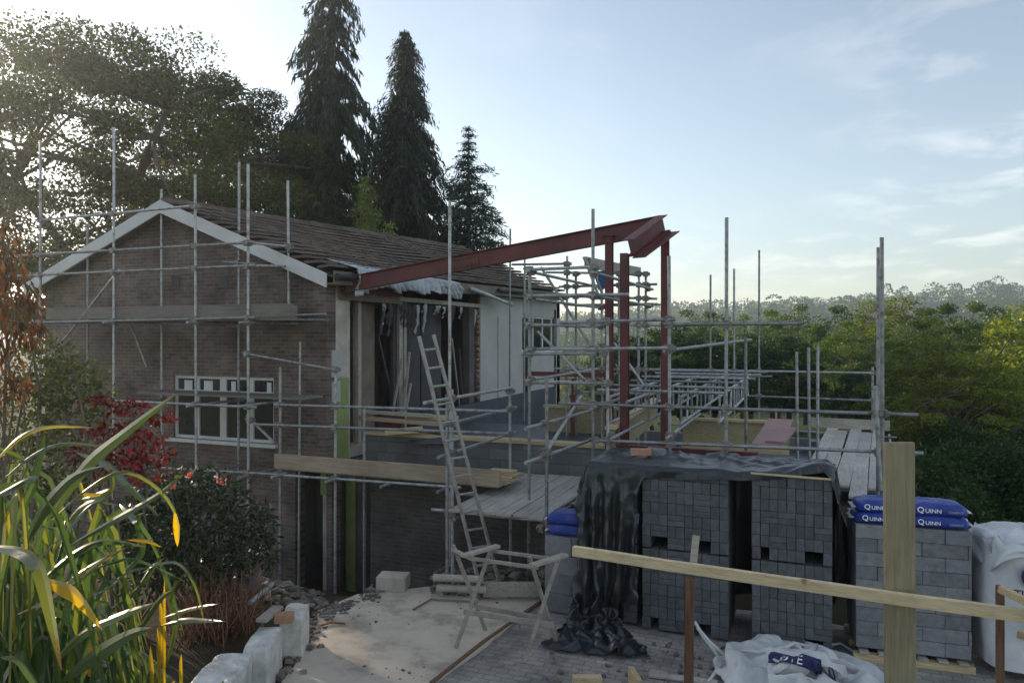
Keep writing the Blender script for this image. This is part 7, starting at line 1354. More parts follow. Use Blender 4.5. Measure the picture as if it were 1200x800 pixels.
# ------------------------------------------------------------------ packs of concrete blocks
def pack(label, X0, X1, Y0, Y1, z0, z1, holes=(), cw=.1, ch=.142, mat='block', rot=0, long=False, group=None):
    m = MB(); nr = max(1, round((z1 - z0) / ch)); h = (z1 - z0) / nr
    cx, cy = (X0 + X1) / 2, (Y0 + Y1) / 2
    RM = Matrix.Rotation(rot, 3, 'Z')
    def put(x0, x1, y0, y1, a, b, jit=.004):
        j = Vector((random.uniform(-.002, .002), random.uniform(-jit, jit), 0))
        c = Vector(((x0 + x1) / 2 - cx, (y0 + y1) / 2 - cy, 0)) + j
        c = RM @ c
        m.box((cx + c.x, cy + c.y, (a + b) / 2), (x1 - x0 - .004, y1 - y0 - .004, b - a - .004), RM @ Matrix.Rotation(random.uniform(-.008, .008), 3, 'Z'))
    for r in range(nr):
        a, b = z0 + r * h, z0 + (r + 1) * h
        if long:
            L_ = .44; off = (r % 2) * .22 * (1 if r % 3 else .4)
            x = X0 - off
            while x < X1 - .02:
                u0, u1 = max(x, X0), min(x + L_, X1)
                if u1 - u0 > .03:
                    put(u0, u1, Y0, Y0 + .3, a, b, .012); put(u0, u1, Y1 - .3, Y1, a, b)
                x += L_
            if (Y1 - Y0) > .62: put(X0, X1, Y0 + .3, Y1 - .3, a, b)
        else:
            n = max(1, round((X1 - X0) / cw)); x = X0; wdt = (X1 - X0) / n
            k = 0
            while k < n:
                two = (random.random() < .12 and k < n - 1)
                x0 = X0 + k * wdt; x1 = X0 + (k + (2 if two else 1)) * wdt
                hol = any(hx0 < (x0 + x1) / 2 - cx < hx1 and r in hr for hx0, hx1, hr in holes)
                if not hol:
                    if two:
                        mid = (a + b) / 2
                        put(x0, x1, Y0, Y0 + .44, a, mid); put(x0, x1, Y0, Y0 + .44, mid, b)
                    else: put(x0, x1, Y0, Y0 + .44, a, b, .009)
                if not hol: put(x0, x1, Y0 + .442, Y1, a, b)
                k += 2 if two else 1
    o = m.build('block_pack', M[mat], bevel=.004)
    tag(o, label, 'block pack', group)
    return o
hl = [(-.40, -.24, (0,)), (.12, .28, (0,))]
GP = 'stacked packs of concrete blocks'
pack('lower dark block pack left of the gap, beside the hanging tarpaulin', -1.90, -.88, 9.0, 9.95, .02, .99, hl, group=GP)
pack('upper dark block pack left of the gap, under the tarpaulin edge', -1.90, -.88, 9.0, 9.95, 1.01, 1.98, hl, group=GP)
pack('lower block pack right of the gap, behind the crumpled white bag', -.62, .24, 9.0, 9.95, .02, .99, [(-.36, -.22, (0,)), (.16, .3, (0,))], group=GP)
pack('upper block pack right of the gap, beneath the tarpaulin corner', -.62, .24, 9.0, 9.95, 1.01, 1.99, [(-.36, -.2, (0,)), (.14, .3, (0,))], group=GP)
pack('lower block pack hidden behind the hanging black tarpaulin', -2.58, -1.98, 9.08, 9.95, .02, .99, group=GP)
pack('upper block pack hidden behind the hanging black tarpaulin', -2.58, -1.98, 9.08, 9.95, 1.01, 1.98, group=GP)
pack('narrow pale block pack carrying blue sacks, left of the tarpaulin', -3.2, -2.66, 9.12, 9.62, .0, .98, mat='block2', ch=.22, long=True, group=GP)
P1 = W(1003, 690, 8.25); P2 = W(1139, 690, 7.9)
ang = math.atan2(P2.y - P1.y, P2.x - P1.x); ln = (P2 - P1).xy.length
ca, sa = math.cos(ang), math.sin(ang)
ctr = (P1 + P2) / 2 + Vector((-sa, ca, 0)) * .42
pack('pale grey block pack of long blocks under four blue cement sacks, at the right', ctr.x - ln / 2, ctr.x + ln / 2, ctr.y - .42, ctr.y + .42, .12, 1.49, (), .44, .15, 'block2', ang, True, group=GP)
pl = thing('pallet', 'wooden pallet under the pale block pack at the right', 'pallet', (ctr.x, ctr.y, -.02))
RM = Matrix.Rotation(ang, 3, 'Z')
for k in range(3): MB().box(Vector((ctr.x, ctr.y, .02)) + RM @ Vector((0, -.4 + .4 * k, 0)), (ln + .06, .1, .08), RM).build('bearer', M['newx'], pl, bevel=.004)
for k in range(6): MB().box(Vector((ctr.x, ctr.y, .083)) + RM @ Vector((-ln / 2 + .08 + k * (ln - .16) / 5, 0, 0)), (.1, .95, .022), RM).build('deck_board', M['board'], pl, bevel=.003)

# ------------------------------------------------------------------ lettering
def text(s, size, mat, name, parent, Mx, extr=.0012, squash=1.0):
    cu = bpy.data.curves.new(name, 'FONT'); cu.body = s; cu.size = size; cu.extrude = extr; cu.align_x = 'CENTER'; cu.align_y = 'CENTER'
    cu.offset = size * .012
    ob = bpy.data.objects.new('tmp', cu); COL.objects.link(ob)
    dg = bpy.context.evaluated_depsgraph_get(); dg.update()
    me = bpy.data.meshes.new_from_object(ob.evaluated_get(dg))
    bpy.data.objects.remove(ob)
    me.name = name
    me.transform(Mx @ Matrix.Diagonal((squash, 1, 1, 1)))
    me.materials.clear(); me.materials.append(mat)
    o = bpy.data.objects.new(name, me); COL.objects.link(o)
    if parent is not None:
        me.transform(Matrix.Translation(-worigin(parent))); o.parent = parent
    return o
# ------------------------------------------------------------------ sacks of cement
def sack(label, c, lx, ly, hz, rot, words=True, seed=0):
    RM = Matrix.Rotation(rot, 3, 'Z'); m = MB()
    def f(u, v):
        th = 2 * math.pi * u; ph = math.pi * (v - .5)
        def pw(x, e): return math.copysign(abs(x) ** e, x)
        x = pw(math.cos(ph), .35) * pw(math.cos(th), .35) * lx / 2
        y = pw(math.cos(ph), .35) * pw(math.sin(th), .35) * ly / 2
        z = pw(math.sin(ph), .55) * hz / 2
        e = abs(x) / (lx / 2)
        z *= 1 - .22 * e ** 4
        z -= .018 * e ** 3
        w_ = .012 * noise.noise((x * 11 + seed, y * 11, z * 16)) + .007 * noise.noise((x * 34 + seed, y * 26, z * 26))
        p = Vector((x * (1 + w_), y + w_ * (1 if y > 0 else -1), z + w_))
        p = RM @ p
        return (c[0] + p.x, c[1] + p.y, c[2] + hz / 2 + p.z)
    m.grid(f, 56, 22)
    o = m.build('cement_sack', M['bluebag']); tag(o, label, 'sack', 'blue cement sacks')
    # crimped pale end
    for sg in (1, -1):
        e = MB()
        def fe(u, v):
            y = (u - .5) * ly * .72; x = sg * (lx / 2 - .012 + .05 * v)
            z = hz / 2 + (.5 - v) * .01 + .016 * noise.noise((y * 22, v * 3, seed)) - .02 + .03 * (v) * noise.noise((y * 9, 3, seed))
            p = RM @ Vector((x, y, z)); return (c[0] + p.x, c[1] + p.y, c[2] + p.z)
        e.grid(fe, 16, 4).build('crimped_end', M['whitebag'], o, solid=.006)
    if words:
        fr = RM @ Vector((0, -ly / 2 - .010, 0))
        B0 = Matrix.Translation((c[0] + fr.x, c[1] + fr.y, c[2] + hz * .5)) @ Matrix.Rotation(rot, 4, 'Z') @ Matrix.Rotation(R(90), 4, 'X')
        text('Q', hz * .58, M['letter'], 'lettering', o, B0 @ Matrix.Translation((-lx * .30, 0, 0)))
        text('UINN', hz * .42, M['letter'], 'lettering', o, B0 @ Matrix.Translation((-lx * .30 + hz * .86, -hz * .05, 0)), squash=1.05)
        text('CEMENT', hz * .24, M['silver'], 'lettering', o, B0 @ Matrix.Translation((lx * .27, -hz * .08, 0)), squash=1.1)
    return o
def on_pack(t, dy, z):
    p = Vector((ctr.x, ctr.y, 0)) + RM @ Vector((-ln / 2 + t * ln, dy, 0)); return (p.x, p.y, z)
sh = .135
sack('lower blue cement sack left of the upright plank', on_pack(.245, -.20, 1.495), .60, .40, sh, ang, seed=1)
sack('upper blue cement sack left of the upright plank', on_pack(.255, -.19, 1.495 + sh - .012), .58, .40, sh, ang + .02, seed=2)
sack('lower blue cement sack right of the upright plank', on_pack(.735, -.21, 1.495), .60, .40, sh, ang - .015, seed=3)
sack('upper blue cement sack right of the upright plank', on_pack(.725, -.19, 1.495 + sh - .012), .60, .40, sh + .01, ang + .03, seed=4)
sack('lower blue sack on the narrow pack left of the tarpaulin', (-2.93, 9.36, .985), .54, .42, .15, .05, False, 5)
sack('upper blue sack on the narrow pack left of the tarpaulin', (-2.95, 9.36, .985 + .14), .52, .42, .15, .0, False, 6)

# ------------------------------------------------------------------ black tarpaulin over the stacks
def rid(p, s): return 1 - abs(noise.noise((p[0] * s, p[1] * s, p[2] * s))) * 2
def crease(o, amt, size):
    tx = bpy.data.textures.new('creases', 'MUSGRAVE'); tx.musgrave_type = 'RIDGED_MULTIFRACTAL'; tx.noise_scale = size; tx.octaves = 2.5
    md = o.modifiers.new('creases', 'DISPLACE'); md.texture = tx; md.strength = amt; md.mid_level = .8
co, fa = unpack(TARP_POINTS, .002), faces(TARP_RUNS)
mb = MB(); mb.add(co.tolist(), fa.tolist(), True)
o = mb.build('tarpaulin', M['tarp'], subsurf=2); crease(o, .006, .28); tag(o, 'black polythene tarpaulin draped over the block stacks and bunched on the ground', 'tarpaulin')
MB().grid(lambda u, v: (-2.6 + 2.9 * u + .02 * noise.noise((u * 30, v * 5, 1)), 10.0 + .05 * math.sin(u * 40) * v + .03 * noise.noise((u * 14, v * 6, 0)), 2.0 - 1.75 * v), 90, 24).build('rear_drape', M['tarp'], o, solid=.004)
# pale wooden batten along the hem of the right-hand stack, brick weights
mb = MB(); mb.beam(onY(880, 554, 8.94), onY(974, 561.5, 8.94), .02, .02); o = mb.build('batten', M['newx']); tag(o, 'thin pale batten holding the tarpaulin hem along the right-hand stack', 'batten')
c = onY(751, 529, 9.5)
o = MB().box((c.x, 9.5, 2.085), (.26, .12, .08), Matrix.Rotation(.3, 3, 'Z')).build('loose_brick', M['brickobj'], bevel=.006); tag(o, 'orange brick weighing down the top of the tarpaulin', 'brick')
o = MB().box((c.x + .17, 9.62, 2.085), (.24, .11, .08), Matrix.Rotation(-.2, 3, 'Z')).build('loose_brick', M['block2'], bevel=.006); tag(o, 'grey brick beside the orange one on top of the tarpaulin', 'brick')

# ------------------------------------------------------------------ empty bulk bag heap
from mathutils.bvhtree import BVHTree
co, fa = unpack(BAG_POINTS, .002), faces(BAG_RUNS)
co = co * np.array((1, 1, 1.35)) + np.array((-.35, -.06, .0))
mb = MB(); mb.add(co.tolist(), fa.tolist(), True)
bh = mb.build('empty_bulk_bag', M['whitebag'], subsurf=2); crease(bh, .012, .11); tag(bh, 'crumpled empty white woven bulk bag lying in front of the block stacks', 'bulk bag')
BT = BVHTree.FromPolygons([tuple(v) for v in co], [tuple(int(k) for k in f) for f in fa])
def hz_at(x, y):
    h = BT.ray_cast(Vector((x, y, 3)), Vector((0, 0, -1)))
    return h[0].z if h[0] is not None else .0
# printing on the crumpled bag, pressed onto its surface
PD_ = Vector((.10, .80, -.60)).normalized()            # printing faces forward and up
PR_ = Vector((1, -.12, 0)).normalized(); PU_ = PR_.cross(PD_).normalized()
def onbag(o, lift=.012):
    me = o.data; off = worigin(o.parent)
    for v in me.vertices:
        w_ = v.co + off
        h = BT.ray_cast(w_ - PD_ * 2, PD_)
        if h[0] is not None: v.co = h[0] - PD_ * (lift + (.002 if v.index % 2 else 0)) - off
pc = onZ(930, 772, .33)
h_ = BT.ray_cast(ORG, (pc - ORG).normalized())
if h_[0] is not None: pc = h_[0]
PM_ = Matrix.Translation(pc) @ Matrix((PR_, PU_, -PD_)).transposed().to_4x4()
mb = MB()
mb.grid(lambda u, v: tuple(PM_ @ Vector((-.27 + .52 * u, -.06 + .12 * v + .015 * math.sin(u * 4), 0))), 60, 16)
bd_ = mb.build('printed_band', M['navy'], bh); onbag(bd_, .012)
to = text('OVE', .12, M['letter'], 'lettering', bh, PM_ @ Matrix.Translation((-.03, 0, 0)), .0); onbag(to, .022)
to = text('B', .10, M['navy'], 'lettering', bh, PM_ @ Matrix.Translation((.33, -.03, 0)), .0); onbag(to, .014)
def ong(x, y, z=.0):
    p = onZ(x, y, z); p.z = max(z, hz_at(p.x, p.y) + .015); return p
MB().path([ong(905, 790), ong(930, 778), ong(955, 760), ong(985, 755), ong(1000, 765), ong(1008, 785), ong(1000, 795)], .02, 6).build('lifting_loop', M['whitebag'], bh)
MB().path([W(846, 775, 7.9), W(836, 760, 7.95), W(824, 745, 8.0), W(814, 728, 8.05), W(818, 736, 8.02), W(832, 752, 7.97), W(850, 768, 7.9)], .02, 6).build('lifting_loop', M['whitebag'], bh)
MB().path([ong(830, 800), ong(845, 786), ong(868, 790), ong(890, 800), ong(920, 802)], .018, 6).build('lifting_loop', M['whitebag'], bh)

# ------------------------------------------------------------------ full bulk bag at the right edge
BX = W(1200, 700, 7.7)
bz0 = .12
def bulk(u, v):
    th = 2 * math.pi * u
    pw = lambda x, e: math.copysign(abs(x) ** e, x)
    hh = 1.28
    if v < .8:
        f = v / .8
        s_ = 1 + .07 * math.sin(f * 3.0) - .04 * f
        z = bz0 + hh * f
    else:
        f = (v - .8) / .2; s_ = (1 + .07 * math.sin(3.0) - .04) * (1 - f ** 1.4) ; z = bz0 + hh + .14 * math.sin(f * 1.5) + .05 * noise.noise((u * 9, v * 20, 0))
    x = pw(math.cos(th), .5) * .47 * s_; y = pw(math.sin(th), .5) * .45 * s_
    n = .02 * noise.noise((x * 4, y * 4, z * 3)) + .012 * noise.noise((x * 11, y * 11, z * 5))
    p = Matrix.Rotation(ang + .05, 3, 'Z') @ Vector((x * (1 + n), y * (1 + n), 0))
    return (BX.x + .10 + p.x, BX.y + .35 + p.y, z)
bb_ = MB().grid(bulk, 88, 50).build('bulk_bag', M['whitebag']); tag(bb_, 'full white bulk bag with a round dark logo standing at the right edge', 'bulk bag')
def skirt(u, v):
    th = 2 * math.pi * u
    pw = lambda x, e: math.copysign(abs(x) ** e, x)
    k = .50 + .05 * math.sin(th * 5) * v + .03 * noise.noise((u * 22, v * 3, 0))
    z = bz0 + 1.33 - (.22 + .10 * noise.noise((u * 8, 1, 2)) + .08 * math.sin(th * 2 + 1)) * v + .07 * (1 - v) * noise.noise((u * 16, 0, 7))
    p = Matrix.Rotation(ang + .05, 3, 'Z') @ Vector((pw(math.cos(th), .5) * (k - .07 * (1 - v)), pw(math.sin(th), .5) * (k - .07 * (1 - v)), 0))
    return (BX.x + .10 + p.x, BX.y + .35 + p.y, z)
MB().grid(skirt, 120, 14).build('folded_rim', M['whitebag'], bb_, solid=.005)
LM = Matrix.Translation((BX.x + .10, BX.y + .35, 0)) @ Matrix.Rotation(ang + .05, 4, 'Z')
def lp(x, y, z): return (LM @ Vector((x, y, z)))
MB().path([lp(-.42, -.3, 1.3), lp(-.5, -.3, 1.44), lp(-.36, -.3, 1.5), lp(-.3, -.3, 1.36)], .018, 6).build('lifting_loop', M['whitebag'], bb_)
fx = Matrix.Translation(lp(-.10, -.505, .0)) @ Matrix.Rotation(ang + .05, 4, 'Z') @ Matrix.Rotation(R(90), 4, 'X')
cm2 = MB(); nn_ = 40
ring = lambda r, z: [(r * math.cos(2 * math.pi * i / nn_), r * math.sin(2 * math.pi * i / nn_), z) for i in range(nn_)]
a_ = ring(.125, .0); cm2.add([fx @ Vector((p[0], p[1] + 1.13, p[2])) for p in a_], [list(range(nn_))])
cm2.build('logo_disc', M['navy'], bb_)
text('Q', .17, M['letter'], 'logo_letter', bb_, fx @ Matrix.Translation((0, 1.13, .004)))
text('TUDOR', .105, M['blackink'], 'lettering', bb_, fx @ Matrix.Translation((.0, .95, .004)), squash=1.05)
MB().path([fx @ Vector(p) for p in ((.3, .80, .01), (-.13, .80, .012), (-.12, .70, .012), (-.04, .6, .012), (.2, .55, .01))], .009, 6).build('printed_line', M['blackink'], bb_)
def grit(u, v):
    a = 2 * math.pi * u
    return tuple(lp(.2 + .22 * v * math.cos(a), -.1 + .2 * v * math.sin(a), 1.52 + .12 * (1 - v * v) + .03 * noise.noise((math.cos(a) * v * 6, math.sin(a) * v * 6, 0))))
MB().grid(grit, 30, 10).build('sand_heap', M['brickobj'], bb_)

# ------------------------------------------------------------------ foreground timber
PD = 5.57
tp0 = W(1054.5, 518, PD); gz = hgt(tp0.x, tp0.y)
mb = MB(); mb.box((tp0.x, tp0.y, (tp0.z + gz - .05) / 2), (.225, .045, tp0.z - gz + .05), Matrix.Rotation(YAW + .03, 3, 'Z') @ Matrix.Rotation(-.006, 3, 'Y'))
o = mb.build('upright_plank', M['newz'], bevel=.004); tag(o, 'wide weathered scaffold plank standing upright in front of the cement sacks', 'plank')
A0 = W(672, 645, 6.75); A1 = A0 + (W(1230, 722, 5.02) - A0) * 1.5
M['rail'] = wood('rail_timber', (.52, .42, .265), (1.2, 1.2, 9), .22, knots=True)
rb_ = MB()
def railpt(u, v):
    c = A0.lerp(A1, u) + Vector((0, 0, -.02 * math.sin(math.pi * u) + .004 * noise.noise((u * 9, 0, 0))))
    d_ = (A1 - A0).normalized(); s_ = d_.cross(Vector((0, 0, 1))).normalized(); up_ = s_.cross(d_)
    k = [(-1, -1), (-1, 1), (1, 1), (1, -1), (-1, -1)][round(v * 4)]
    return c + s_ * .0275 * k[0] + up_ * .0425 * k[1]
rb_.grid(railpt, 24, 4, False); n0 = 25
rb_.F.append([0, n0, 2 * n0, 3 * n0]); rb_.S.append(False); rb_.F.append([24 + 3 * n0, 24 + 2 * n0, 24 + n0, 24]); rb_.S.append(False)
o = rb_.build('timber_rail', M['rail']); tag(o, 'long pale timber rail crossing the foreground from the tarpaulin to the right edge', 'rail')
s0 = W(808.5, 645, 6.18); gz = hgt(s0.x, s0.y)
stk = MB(); stk.beam((s0.x - .02, s0.y, gz - .3), (s0.x, s0.y, 1.56), .075, .05, (0, 1, 0))
o = stk.build('stake', M['rustz'], bevel=.006); tag(o, 'brown timber stake carrying the left end of the pale rail', 'stake')
p0 = W(810, 672, 6.25); p1 = W(814, 630, 6.32)
o = MB().beam((p0.x, p0.y + .09, p0.z), (p1.x, p1.y + .09, p1.z), .06, .025, (0, 1, 0)).build('stake_tip', M['boardx'], bevel=.003); tag(o, 'short grey stick poking up behind the pale rail at the brown stake', 'stake')
s1 = W(1175, 690, 5.25); gz = hgt(s1.x, s1.y)
o = MB().beam((s1.x, s1.y + .08, gz - .2), (s1.x, s1.y + .08, s1.z), .05, .05, (0, 1, 0)).build('stake', M['rustz'], bevel=.005); tag(o, 'brown stake behind the rail at the far right, by the full bulk bag', 'stake')
o = MB().beam(W(1172, 690, 5.2) + Vector((0, .02, 0)), W(1262, 735, 4.8) + Vector((0, .02, 0)), .05, .05).build('brace_timber', M['newx'], bevel=.005); tag(o, 'reddish timber strut sloping down to the right from the far right stake', 'strut')
o = MB().beam(W(1192, 742, 5.2), W(1222, 752, 5.1), .05, .05).build('brace_timber', M['newx'], bevel=.005); tag(o, 'short pale timber below the rail at the right edge', 'strut')

# timber offcuts and battens on the setts
def offcut(x, y, z, sx, sy, sz_, rz, lab, m='newx', tilt=0):
    c = onZ(x, y, z)
    o = MB().box((c.x, c.y, z + sz_ / 2), (sx, sy, sz_), Matrix.Rotation(rz, 3, 'Z') @ Matrix.Rotation(tilt, 3, 'Y')).build('timber_offcut', M[m], bevel=.004); tag(o, lab, 'offcut')
offcut(688, 803, 0, .30, .09, .10, YAW, 'short square timber offcut at the bottom edge below the tarpaulin')
offcut(744, 806, 0, .06, .30, .16, .5, 'narrow timber stub standing on edge near the brown stake', tilt=0)
offcut(885, 806, 0, .5, .12, .03, .2, 'thin board under the front of the crumpled white bag', 'board')
offcut(800, 796, 0, .7, .1, .025, .1, 'thin grey batten lying flat below the tarpaulin heap', 'board')
p = onZ(575, 668, .15)
for i, (xa, ya, xb, yb, z, lab) in enumerate(((508, 667, 566, 671, .32, 'upper pole of the pile on the slab behind the trestle'), (512, 676, 570, 673, .18, 'lower pole of the pile on the slab behind the trestle'), (506, 692, 560, 697, .06, 'flat batten lying on the far edge of the slab'))):
    a = W(xa, ya, 10.0); b = W(xb, yb, 9.9); a.z = z; b.z = z + .01
    o = (MB().tube(a, b, .05, 9) if i < 2 else MB().beam(a, b, .06, .03)).build('timber_pole', M['boardx']); tag(o, lab, 'pole')
# leaning/lying plank behind trestle and pale box
a = W(566, 668, 10.0); b = W(634, 672, 10.0); a.z = .16; b.z = .16
o = MB().beam(a, b, .05, .20).build('old_plank', M['boardx'], bevel=.005); tag(o, 'wide grey plank on edge behind the trestle and ladder foot', 'plank')
c = onZ(461, 690, 0.0)
o = MB().box((c.x, c.y, .11), (.42, .3, .2), Matrix.Rotation(.25, 3, 'Z')).build('brick_bundle', M['plaster'], bevel=.012); tag(o, 'small pale brick bundle on the far edge of the slab', 'bricks')
# rubble along slab edge and behind trestle: loose stones as one loose scatter
rb = MB()
def stone(x, y, z, s):
    m_ = Matrix.Rotation(random.random() * 6, 3, 'Z') @ Matrix.Rotation(random.uniform(-.5, .5), 3, 'X')
    pts = [Vector((a, b, c_)) * .5 * s * random.uniform(.7, 1.1) for a in (-1, 1) for b in (-1, 1) for c_ in (-.6, .6)]
    pts = [m_ @ v + Vector((x, y, z)) for v in pts]
    rb.add(pts, [(0, 1, 3, 2), (4, 6, 7, 5), (0, 4, 5, 1), (2, 3, 7, 6), (0, 2, 6, 4), (1, 5, 7, 3)])
for k in range(260):
    c = onZ(random.uniform(505, 650), random.uniform(672, 702), 0); stone(c.x, c.y, random.uniform(0, .12), random.uniform(.02, .13))
for k in range(230):
    t = random.random(); x = 322 + 62 * t + random.gauss(0, 7); y = 800 - 80 * t + random.gauss(0, 6)
    c = onZ(x, y, 0); stone(c.x, c.y, hgt(c.x, c.y) + random.uniform(.0, .12), random.uniform(.015, .10))
for k in range(150):
    t = random.random(); c = onZ(376 + 70 * t + random.gauss(0, 5), 722 - 28 * t + random.gauss(0, 4), 0); stone(c.x, c.y, max(-.1, hgt(c.x, c.y)) + .1, random.uniform(.015, .09))
for k in range(130):
    c = onZ(random.uniform(640, 1010), random.uniform(752, 806), 0); stone(c.x, c.y, .0, random.uniform(.01, .06))
for k in range(90):
    q = random.choice(((420, 720), (360, 745), (590, 730), (470, 790), (540, 705)))
    c = onZ(q[0] + random.gauss(0, 22), min(806, q[1] + random.gauss(0, 10)), 0); stone(c.x, c.y, .014, random.uniform(.004, .022) * random.choice((1, 1, 1.7)))
for k in range(160):
    c = onZ(random.uniform(250, 380), random.uniform(690, 725), 0); stone(c.x, c.y, hgt(c.x, c.y) + .03, random.uniform(.03, .13))
o = rb.build('rubble', M['rubble']); tag(o, kind='stuff'); o['label'] = 'loose stones and broken brick scattered round the slab'; o['category'] = 'rubble'
for (x, y, x2, y2, lab) in ((484, 714, 512, 698, 'dark stick lying across the far part of the slab'), (345, 741, 388, 729, 'thin dark rod lying at the left edge of the slab'), (388, 729, 404, 730, 'short twig beside the thin rod on the slab')):
    o = MB().tube(onZ(x, y, .03), onZ(x2, y2, .03), .012, 6).build('stick', M['rustz']); tag(o, lab, 'stick')

# ------------------------------------------------------------------ blocks wrapped in white sheeting along the bed
def wrapped(lab, c, sx, sy, sz_, rz, seed):
    RMz = Matrix.Rotation(rz, 3, 'Z')
    m = MB()
    def f(u, v):
        th = 2 * math.pi * u; ph = math.pi * (v - .5)
        pw = lambda x, e: math.copysign(abs(x) ** e, x)
        x = pw(math.cos(ph), .16) * pw(math.cos(th), .16) * sx / 2; y = pw(math.cos(ph), .16) * pw(math.sin(th), .16) * sy / 2
        z = pw(math.sin(ph), .16) * sz_ / 2
        n = .03 * noise.noise((x * 6 + seed, y * 6, z * 6)) + .022 * rid((x + seed, y, z), 7)
        p = RMz @ Vector((x * (1 + n), y * (1 + n), z))
        return (c[0] + p.x, c[1] + p.y, c[2] + sz_ / 2 + p.z + n)
    m.grid(f, 72, 36)
    o = m.build('wrapped_block', M['wrap']); tag(o, lab, 'wrapped block', 'white wrapped blocks along the planting bed'); return o
for lab, FL, FR, BL, hh, sd in (('nearest white wrapped block, cut off by the bottom edge', (222, 800), (269, 802), (252, 765), .52, 1),
                                ('middle white wrapped block between the nearest and the farthest', (284, 762), (314, 761), (303, 735), .50, 4),
                                ('farthest white wrapped block, beside the slab corner', (329, 724), (353, 724), (338, 708), .48, 7)):
    zt_ = .44
    a_, b_2, c_ = onZ(*FL, zt_), onZ(*FR, zt_), onZ(*BL, zt_)
    e1 = b_2 - a_; e2 = c_ - a_
    rz = math.atan2(-e2.x, e2.y)
    ce = a_ + (e1 + e2) / 2
    wrapped(lab, (ce.x, ce.y, zt_ - hh), max(.26, abs(e1.x * math.cos(rz) + e1.y * math.sin(rz))), e2.length * 1.03, hh, rz, sd)
o = MB().box(W(333, 723, 8.1), (.2, .12, .1), Matrix.Rotation(.5, 3, 'Z')).build('loose_brick', M['brickobj'], bevel=.01); tag(o, 'orange brick lodged beside the farthest white wrapped block', 'brick')
o = MB().beam(W(306, 727, 7.9), W(326, 711, 8.3), .12, .04).build('old_plank', M['boardx'], bevel=.004); tag(o, 'grey plank end lying left of the farthest white wrapped block', 'plank')
o = MB().tube(W(293, 706, 8.2), W(319, 684, 8.8), .03, 10).build('metal_pipe', M['steel']); tag(o, 'short bright metal pipe sticking up from the planting bed', 'pipe')
# slab of stone leaning under the bush
o = MB().box(W(268, 683, 8.8), (.75, .1, .5), Matrix.Rotation(.3, 3, 'Z') @ Matrix.Rotation(-.4, 3, 'X')).build('stone_slab', M['block2'], bevel=.02); tag(o, 'grey stone slab leaning under the dark bush', 'stone slab')
SEED = [40]
# ------------------------------------------------------------------ trees
def cloud(n, c, rad, shell=.55):
    v = rng.normal(size=(n, 3)); v /= np.linalg.norm(v, axis=1, keepdims=True)
    r = (shell + (1 - shell) * rng.random(n)) ** .8
    return np.array(c) + v * r[:, None] * np.array(rad), v
def limb(m, p, q, r0, r1, bend=.1, n=5):
    p = Vector(p); q = Vector(q); L_ = (q - p).length
    o_ = Vector((random.uniform(-1, 1), random.uniform(-1, 1), random.uniform(-.3, .6))) * bend * L_
    pts = [p.lerp(q, i / n) + o_ * math.sin(math.pi * i / n) + Vector((random.uniform(-1, 1), random.uniform(-1, 1), 0)) * .02 * L_ for i in range(n + 1)]
    m.path(pts, [r0 + (r1 - r0) * i / n for i in range(n + 1)], 7)
    return pts
def broadleaf(name, label, h, cw, nclump, per, leaf, mat, base=.15, group=None, trunk=True, crad=(.10, .2), spread=None):
    """tapered trunk, limbs that reach clumps of leaf-shaped faces spread unevenly through the crown"""
    global rng
    SEED[0] += 1; random.seed(SEED[0]); rng = np.random.default_rng(SEED[0])
    root = thing(name, label, 'tree', (0, 0, 0), group)
    m = MB()
    fork = Vector((0, 0, h * (base + .12)))
    m.path([(0, 0, -.4), (.02 * h * random.uniform(-1, 1), 0, h * base * .6), fork], [h * .034, h * .025, h * .02], 9)
    C = []; D = []
    cen = []
    for k in range(nclump):
        for tr_ in range(60):
            v = Vector((random.gauss(0, 1), random.gauss(0, 1), random.gauss(0, 1))).normalized() * random.uniform(.35, 1) ** .5
            z = h * (base + (1 - base) * .5) + v.z * h * (1 - base) * .46
            wz = math.sin(math.pi * min(.95, max(.06, (z / h - base * .6) / (1.03 - base * .6))) ** .8) ** .55
            p = Vector((v.x * cw * .5 * wz, v.y * cw * .5 * wz, z))
            if all((p - c).length > h * (.092 - .0008 * tr_) for c in cen): break
        cen.append(p)
    mains = []
    for k in range(7):
        a = k * 2.4 + random.random(); t = Vector((math.cos(a) * cw * .26, math.sin(a) * cw * .26, h * random.uniform(base + .25, base + .6)))
        mains.append(limb(m, fork + Vector((0, 0, h * .02 * (k % 3))), t, h * .014, h * .006, .14))
    for p in cen:
        q = min((pt for l_ in mains for pt in l_[2:]), key=lambda s_: (s_ - p).length)
        limb(m, q, p, h * .0055, h * .0015, .12, 4)
        rr = h * random.uniform(*crad)
        c, v = cloud(int(per * random.uniform(.6, 1.3)), p, (rr * random.uniform(.9, 1.5), rr * random.uniform(.9, 1.5), rr * random.uniform(.5, .8)), .3)
        C.append(c); D.append(v + rng.normal(size=v.shape) * .8 + np.array((0, 0, -.25)))
    C = np.concatenate(C); D = np.concatenate(D)
    n = len(C)
    V, F = leaves(C, D, leaf * rng.uniform(.7, 1.4, n), leaf * rng.uniform(.45, .8, n))
    tb = m.build('trunk', M['bark'], root, origin=(0, 0, 0))
    npmesh('crown', V, F, M[mat], root)
    return root
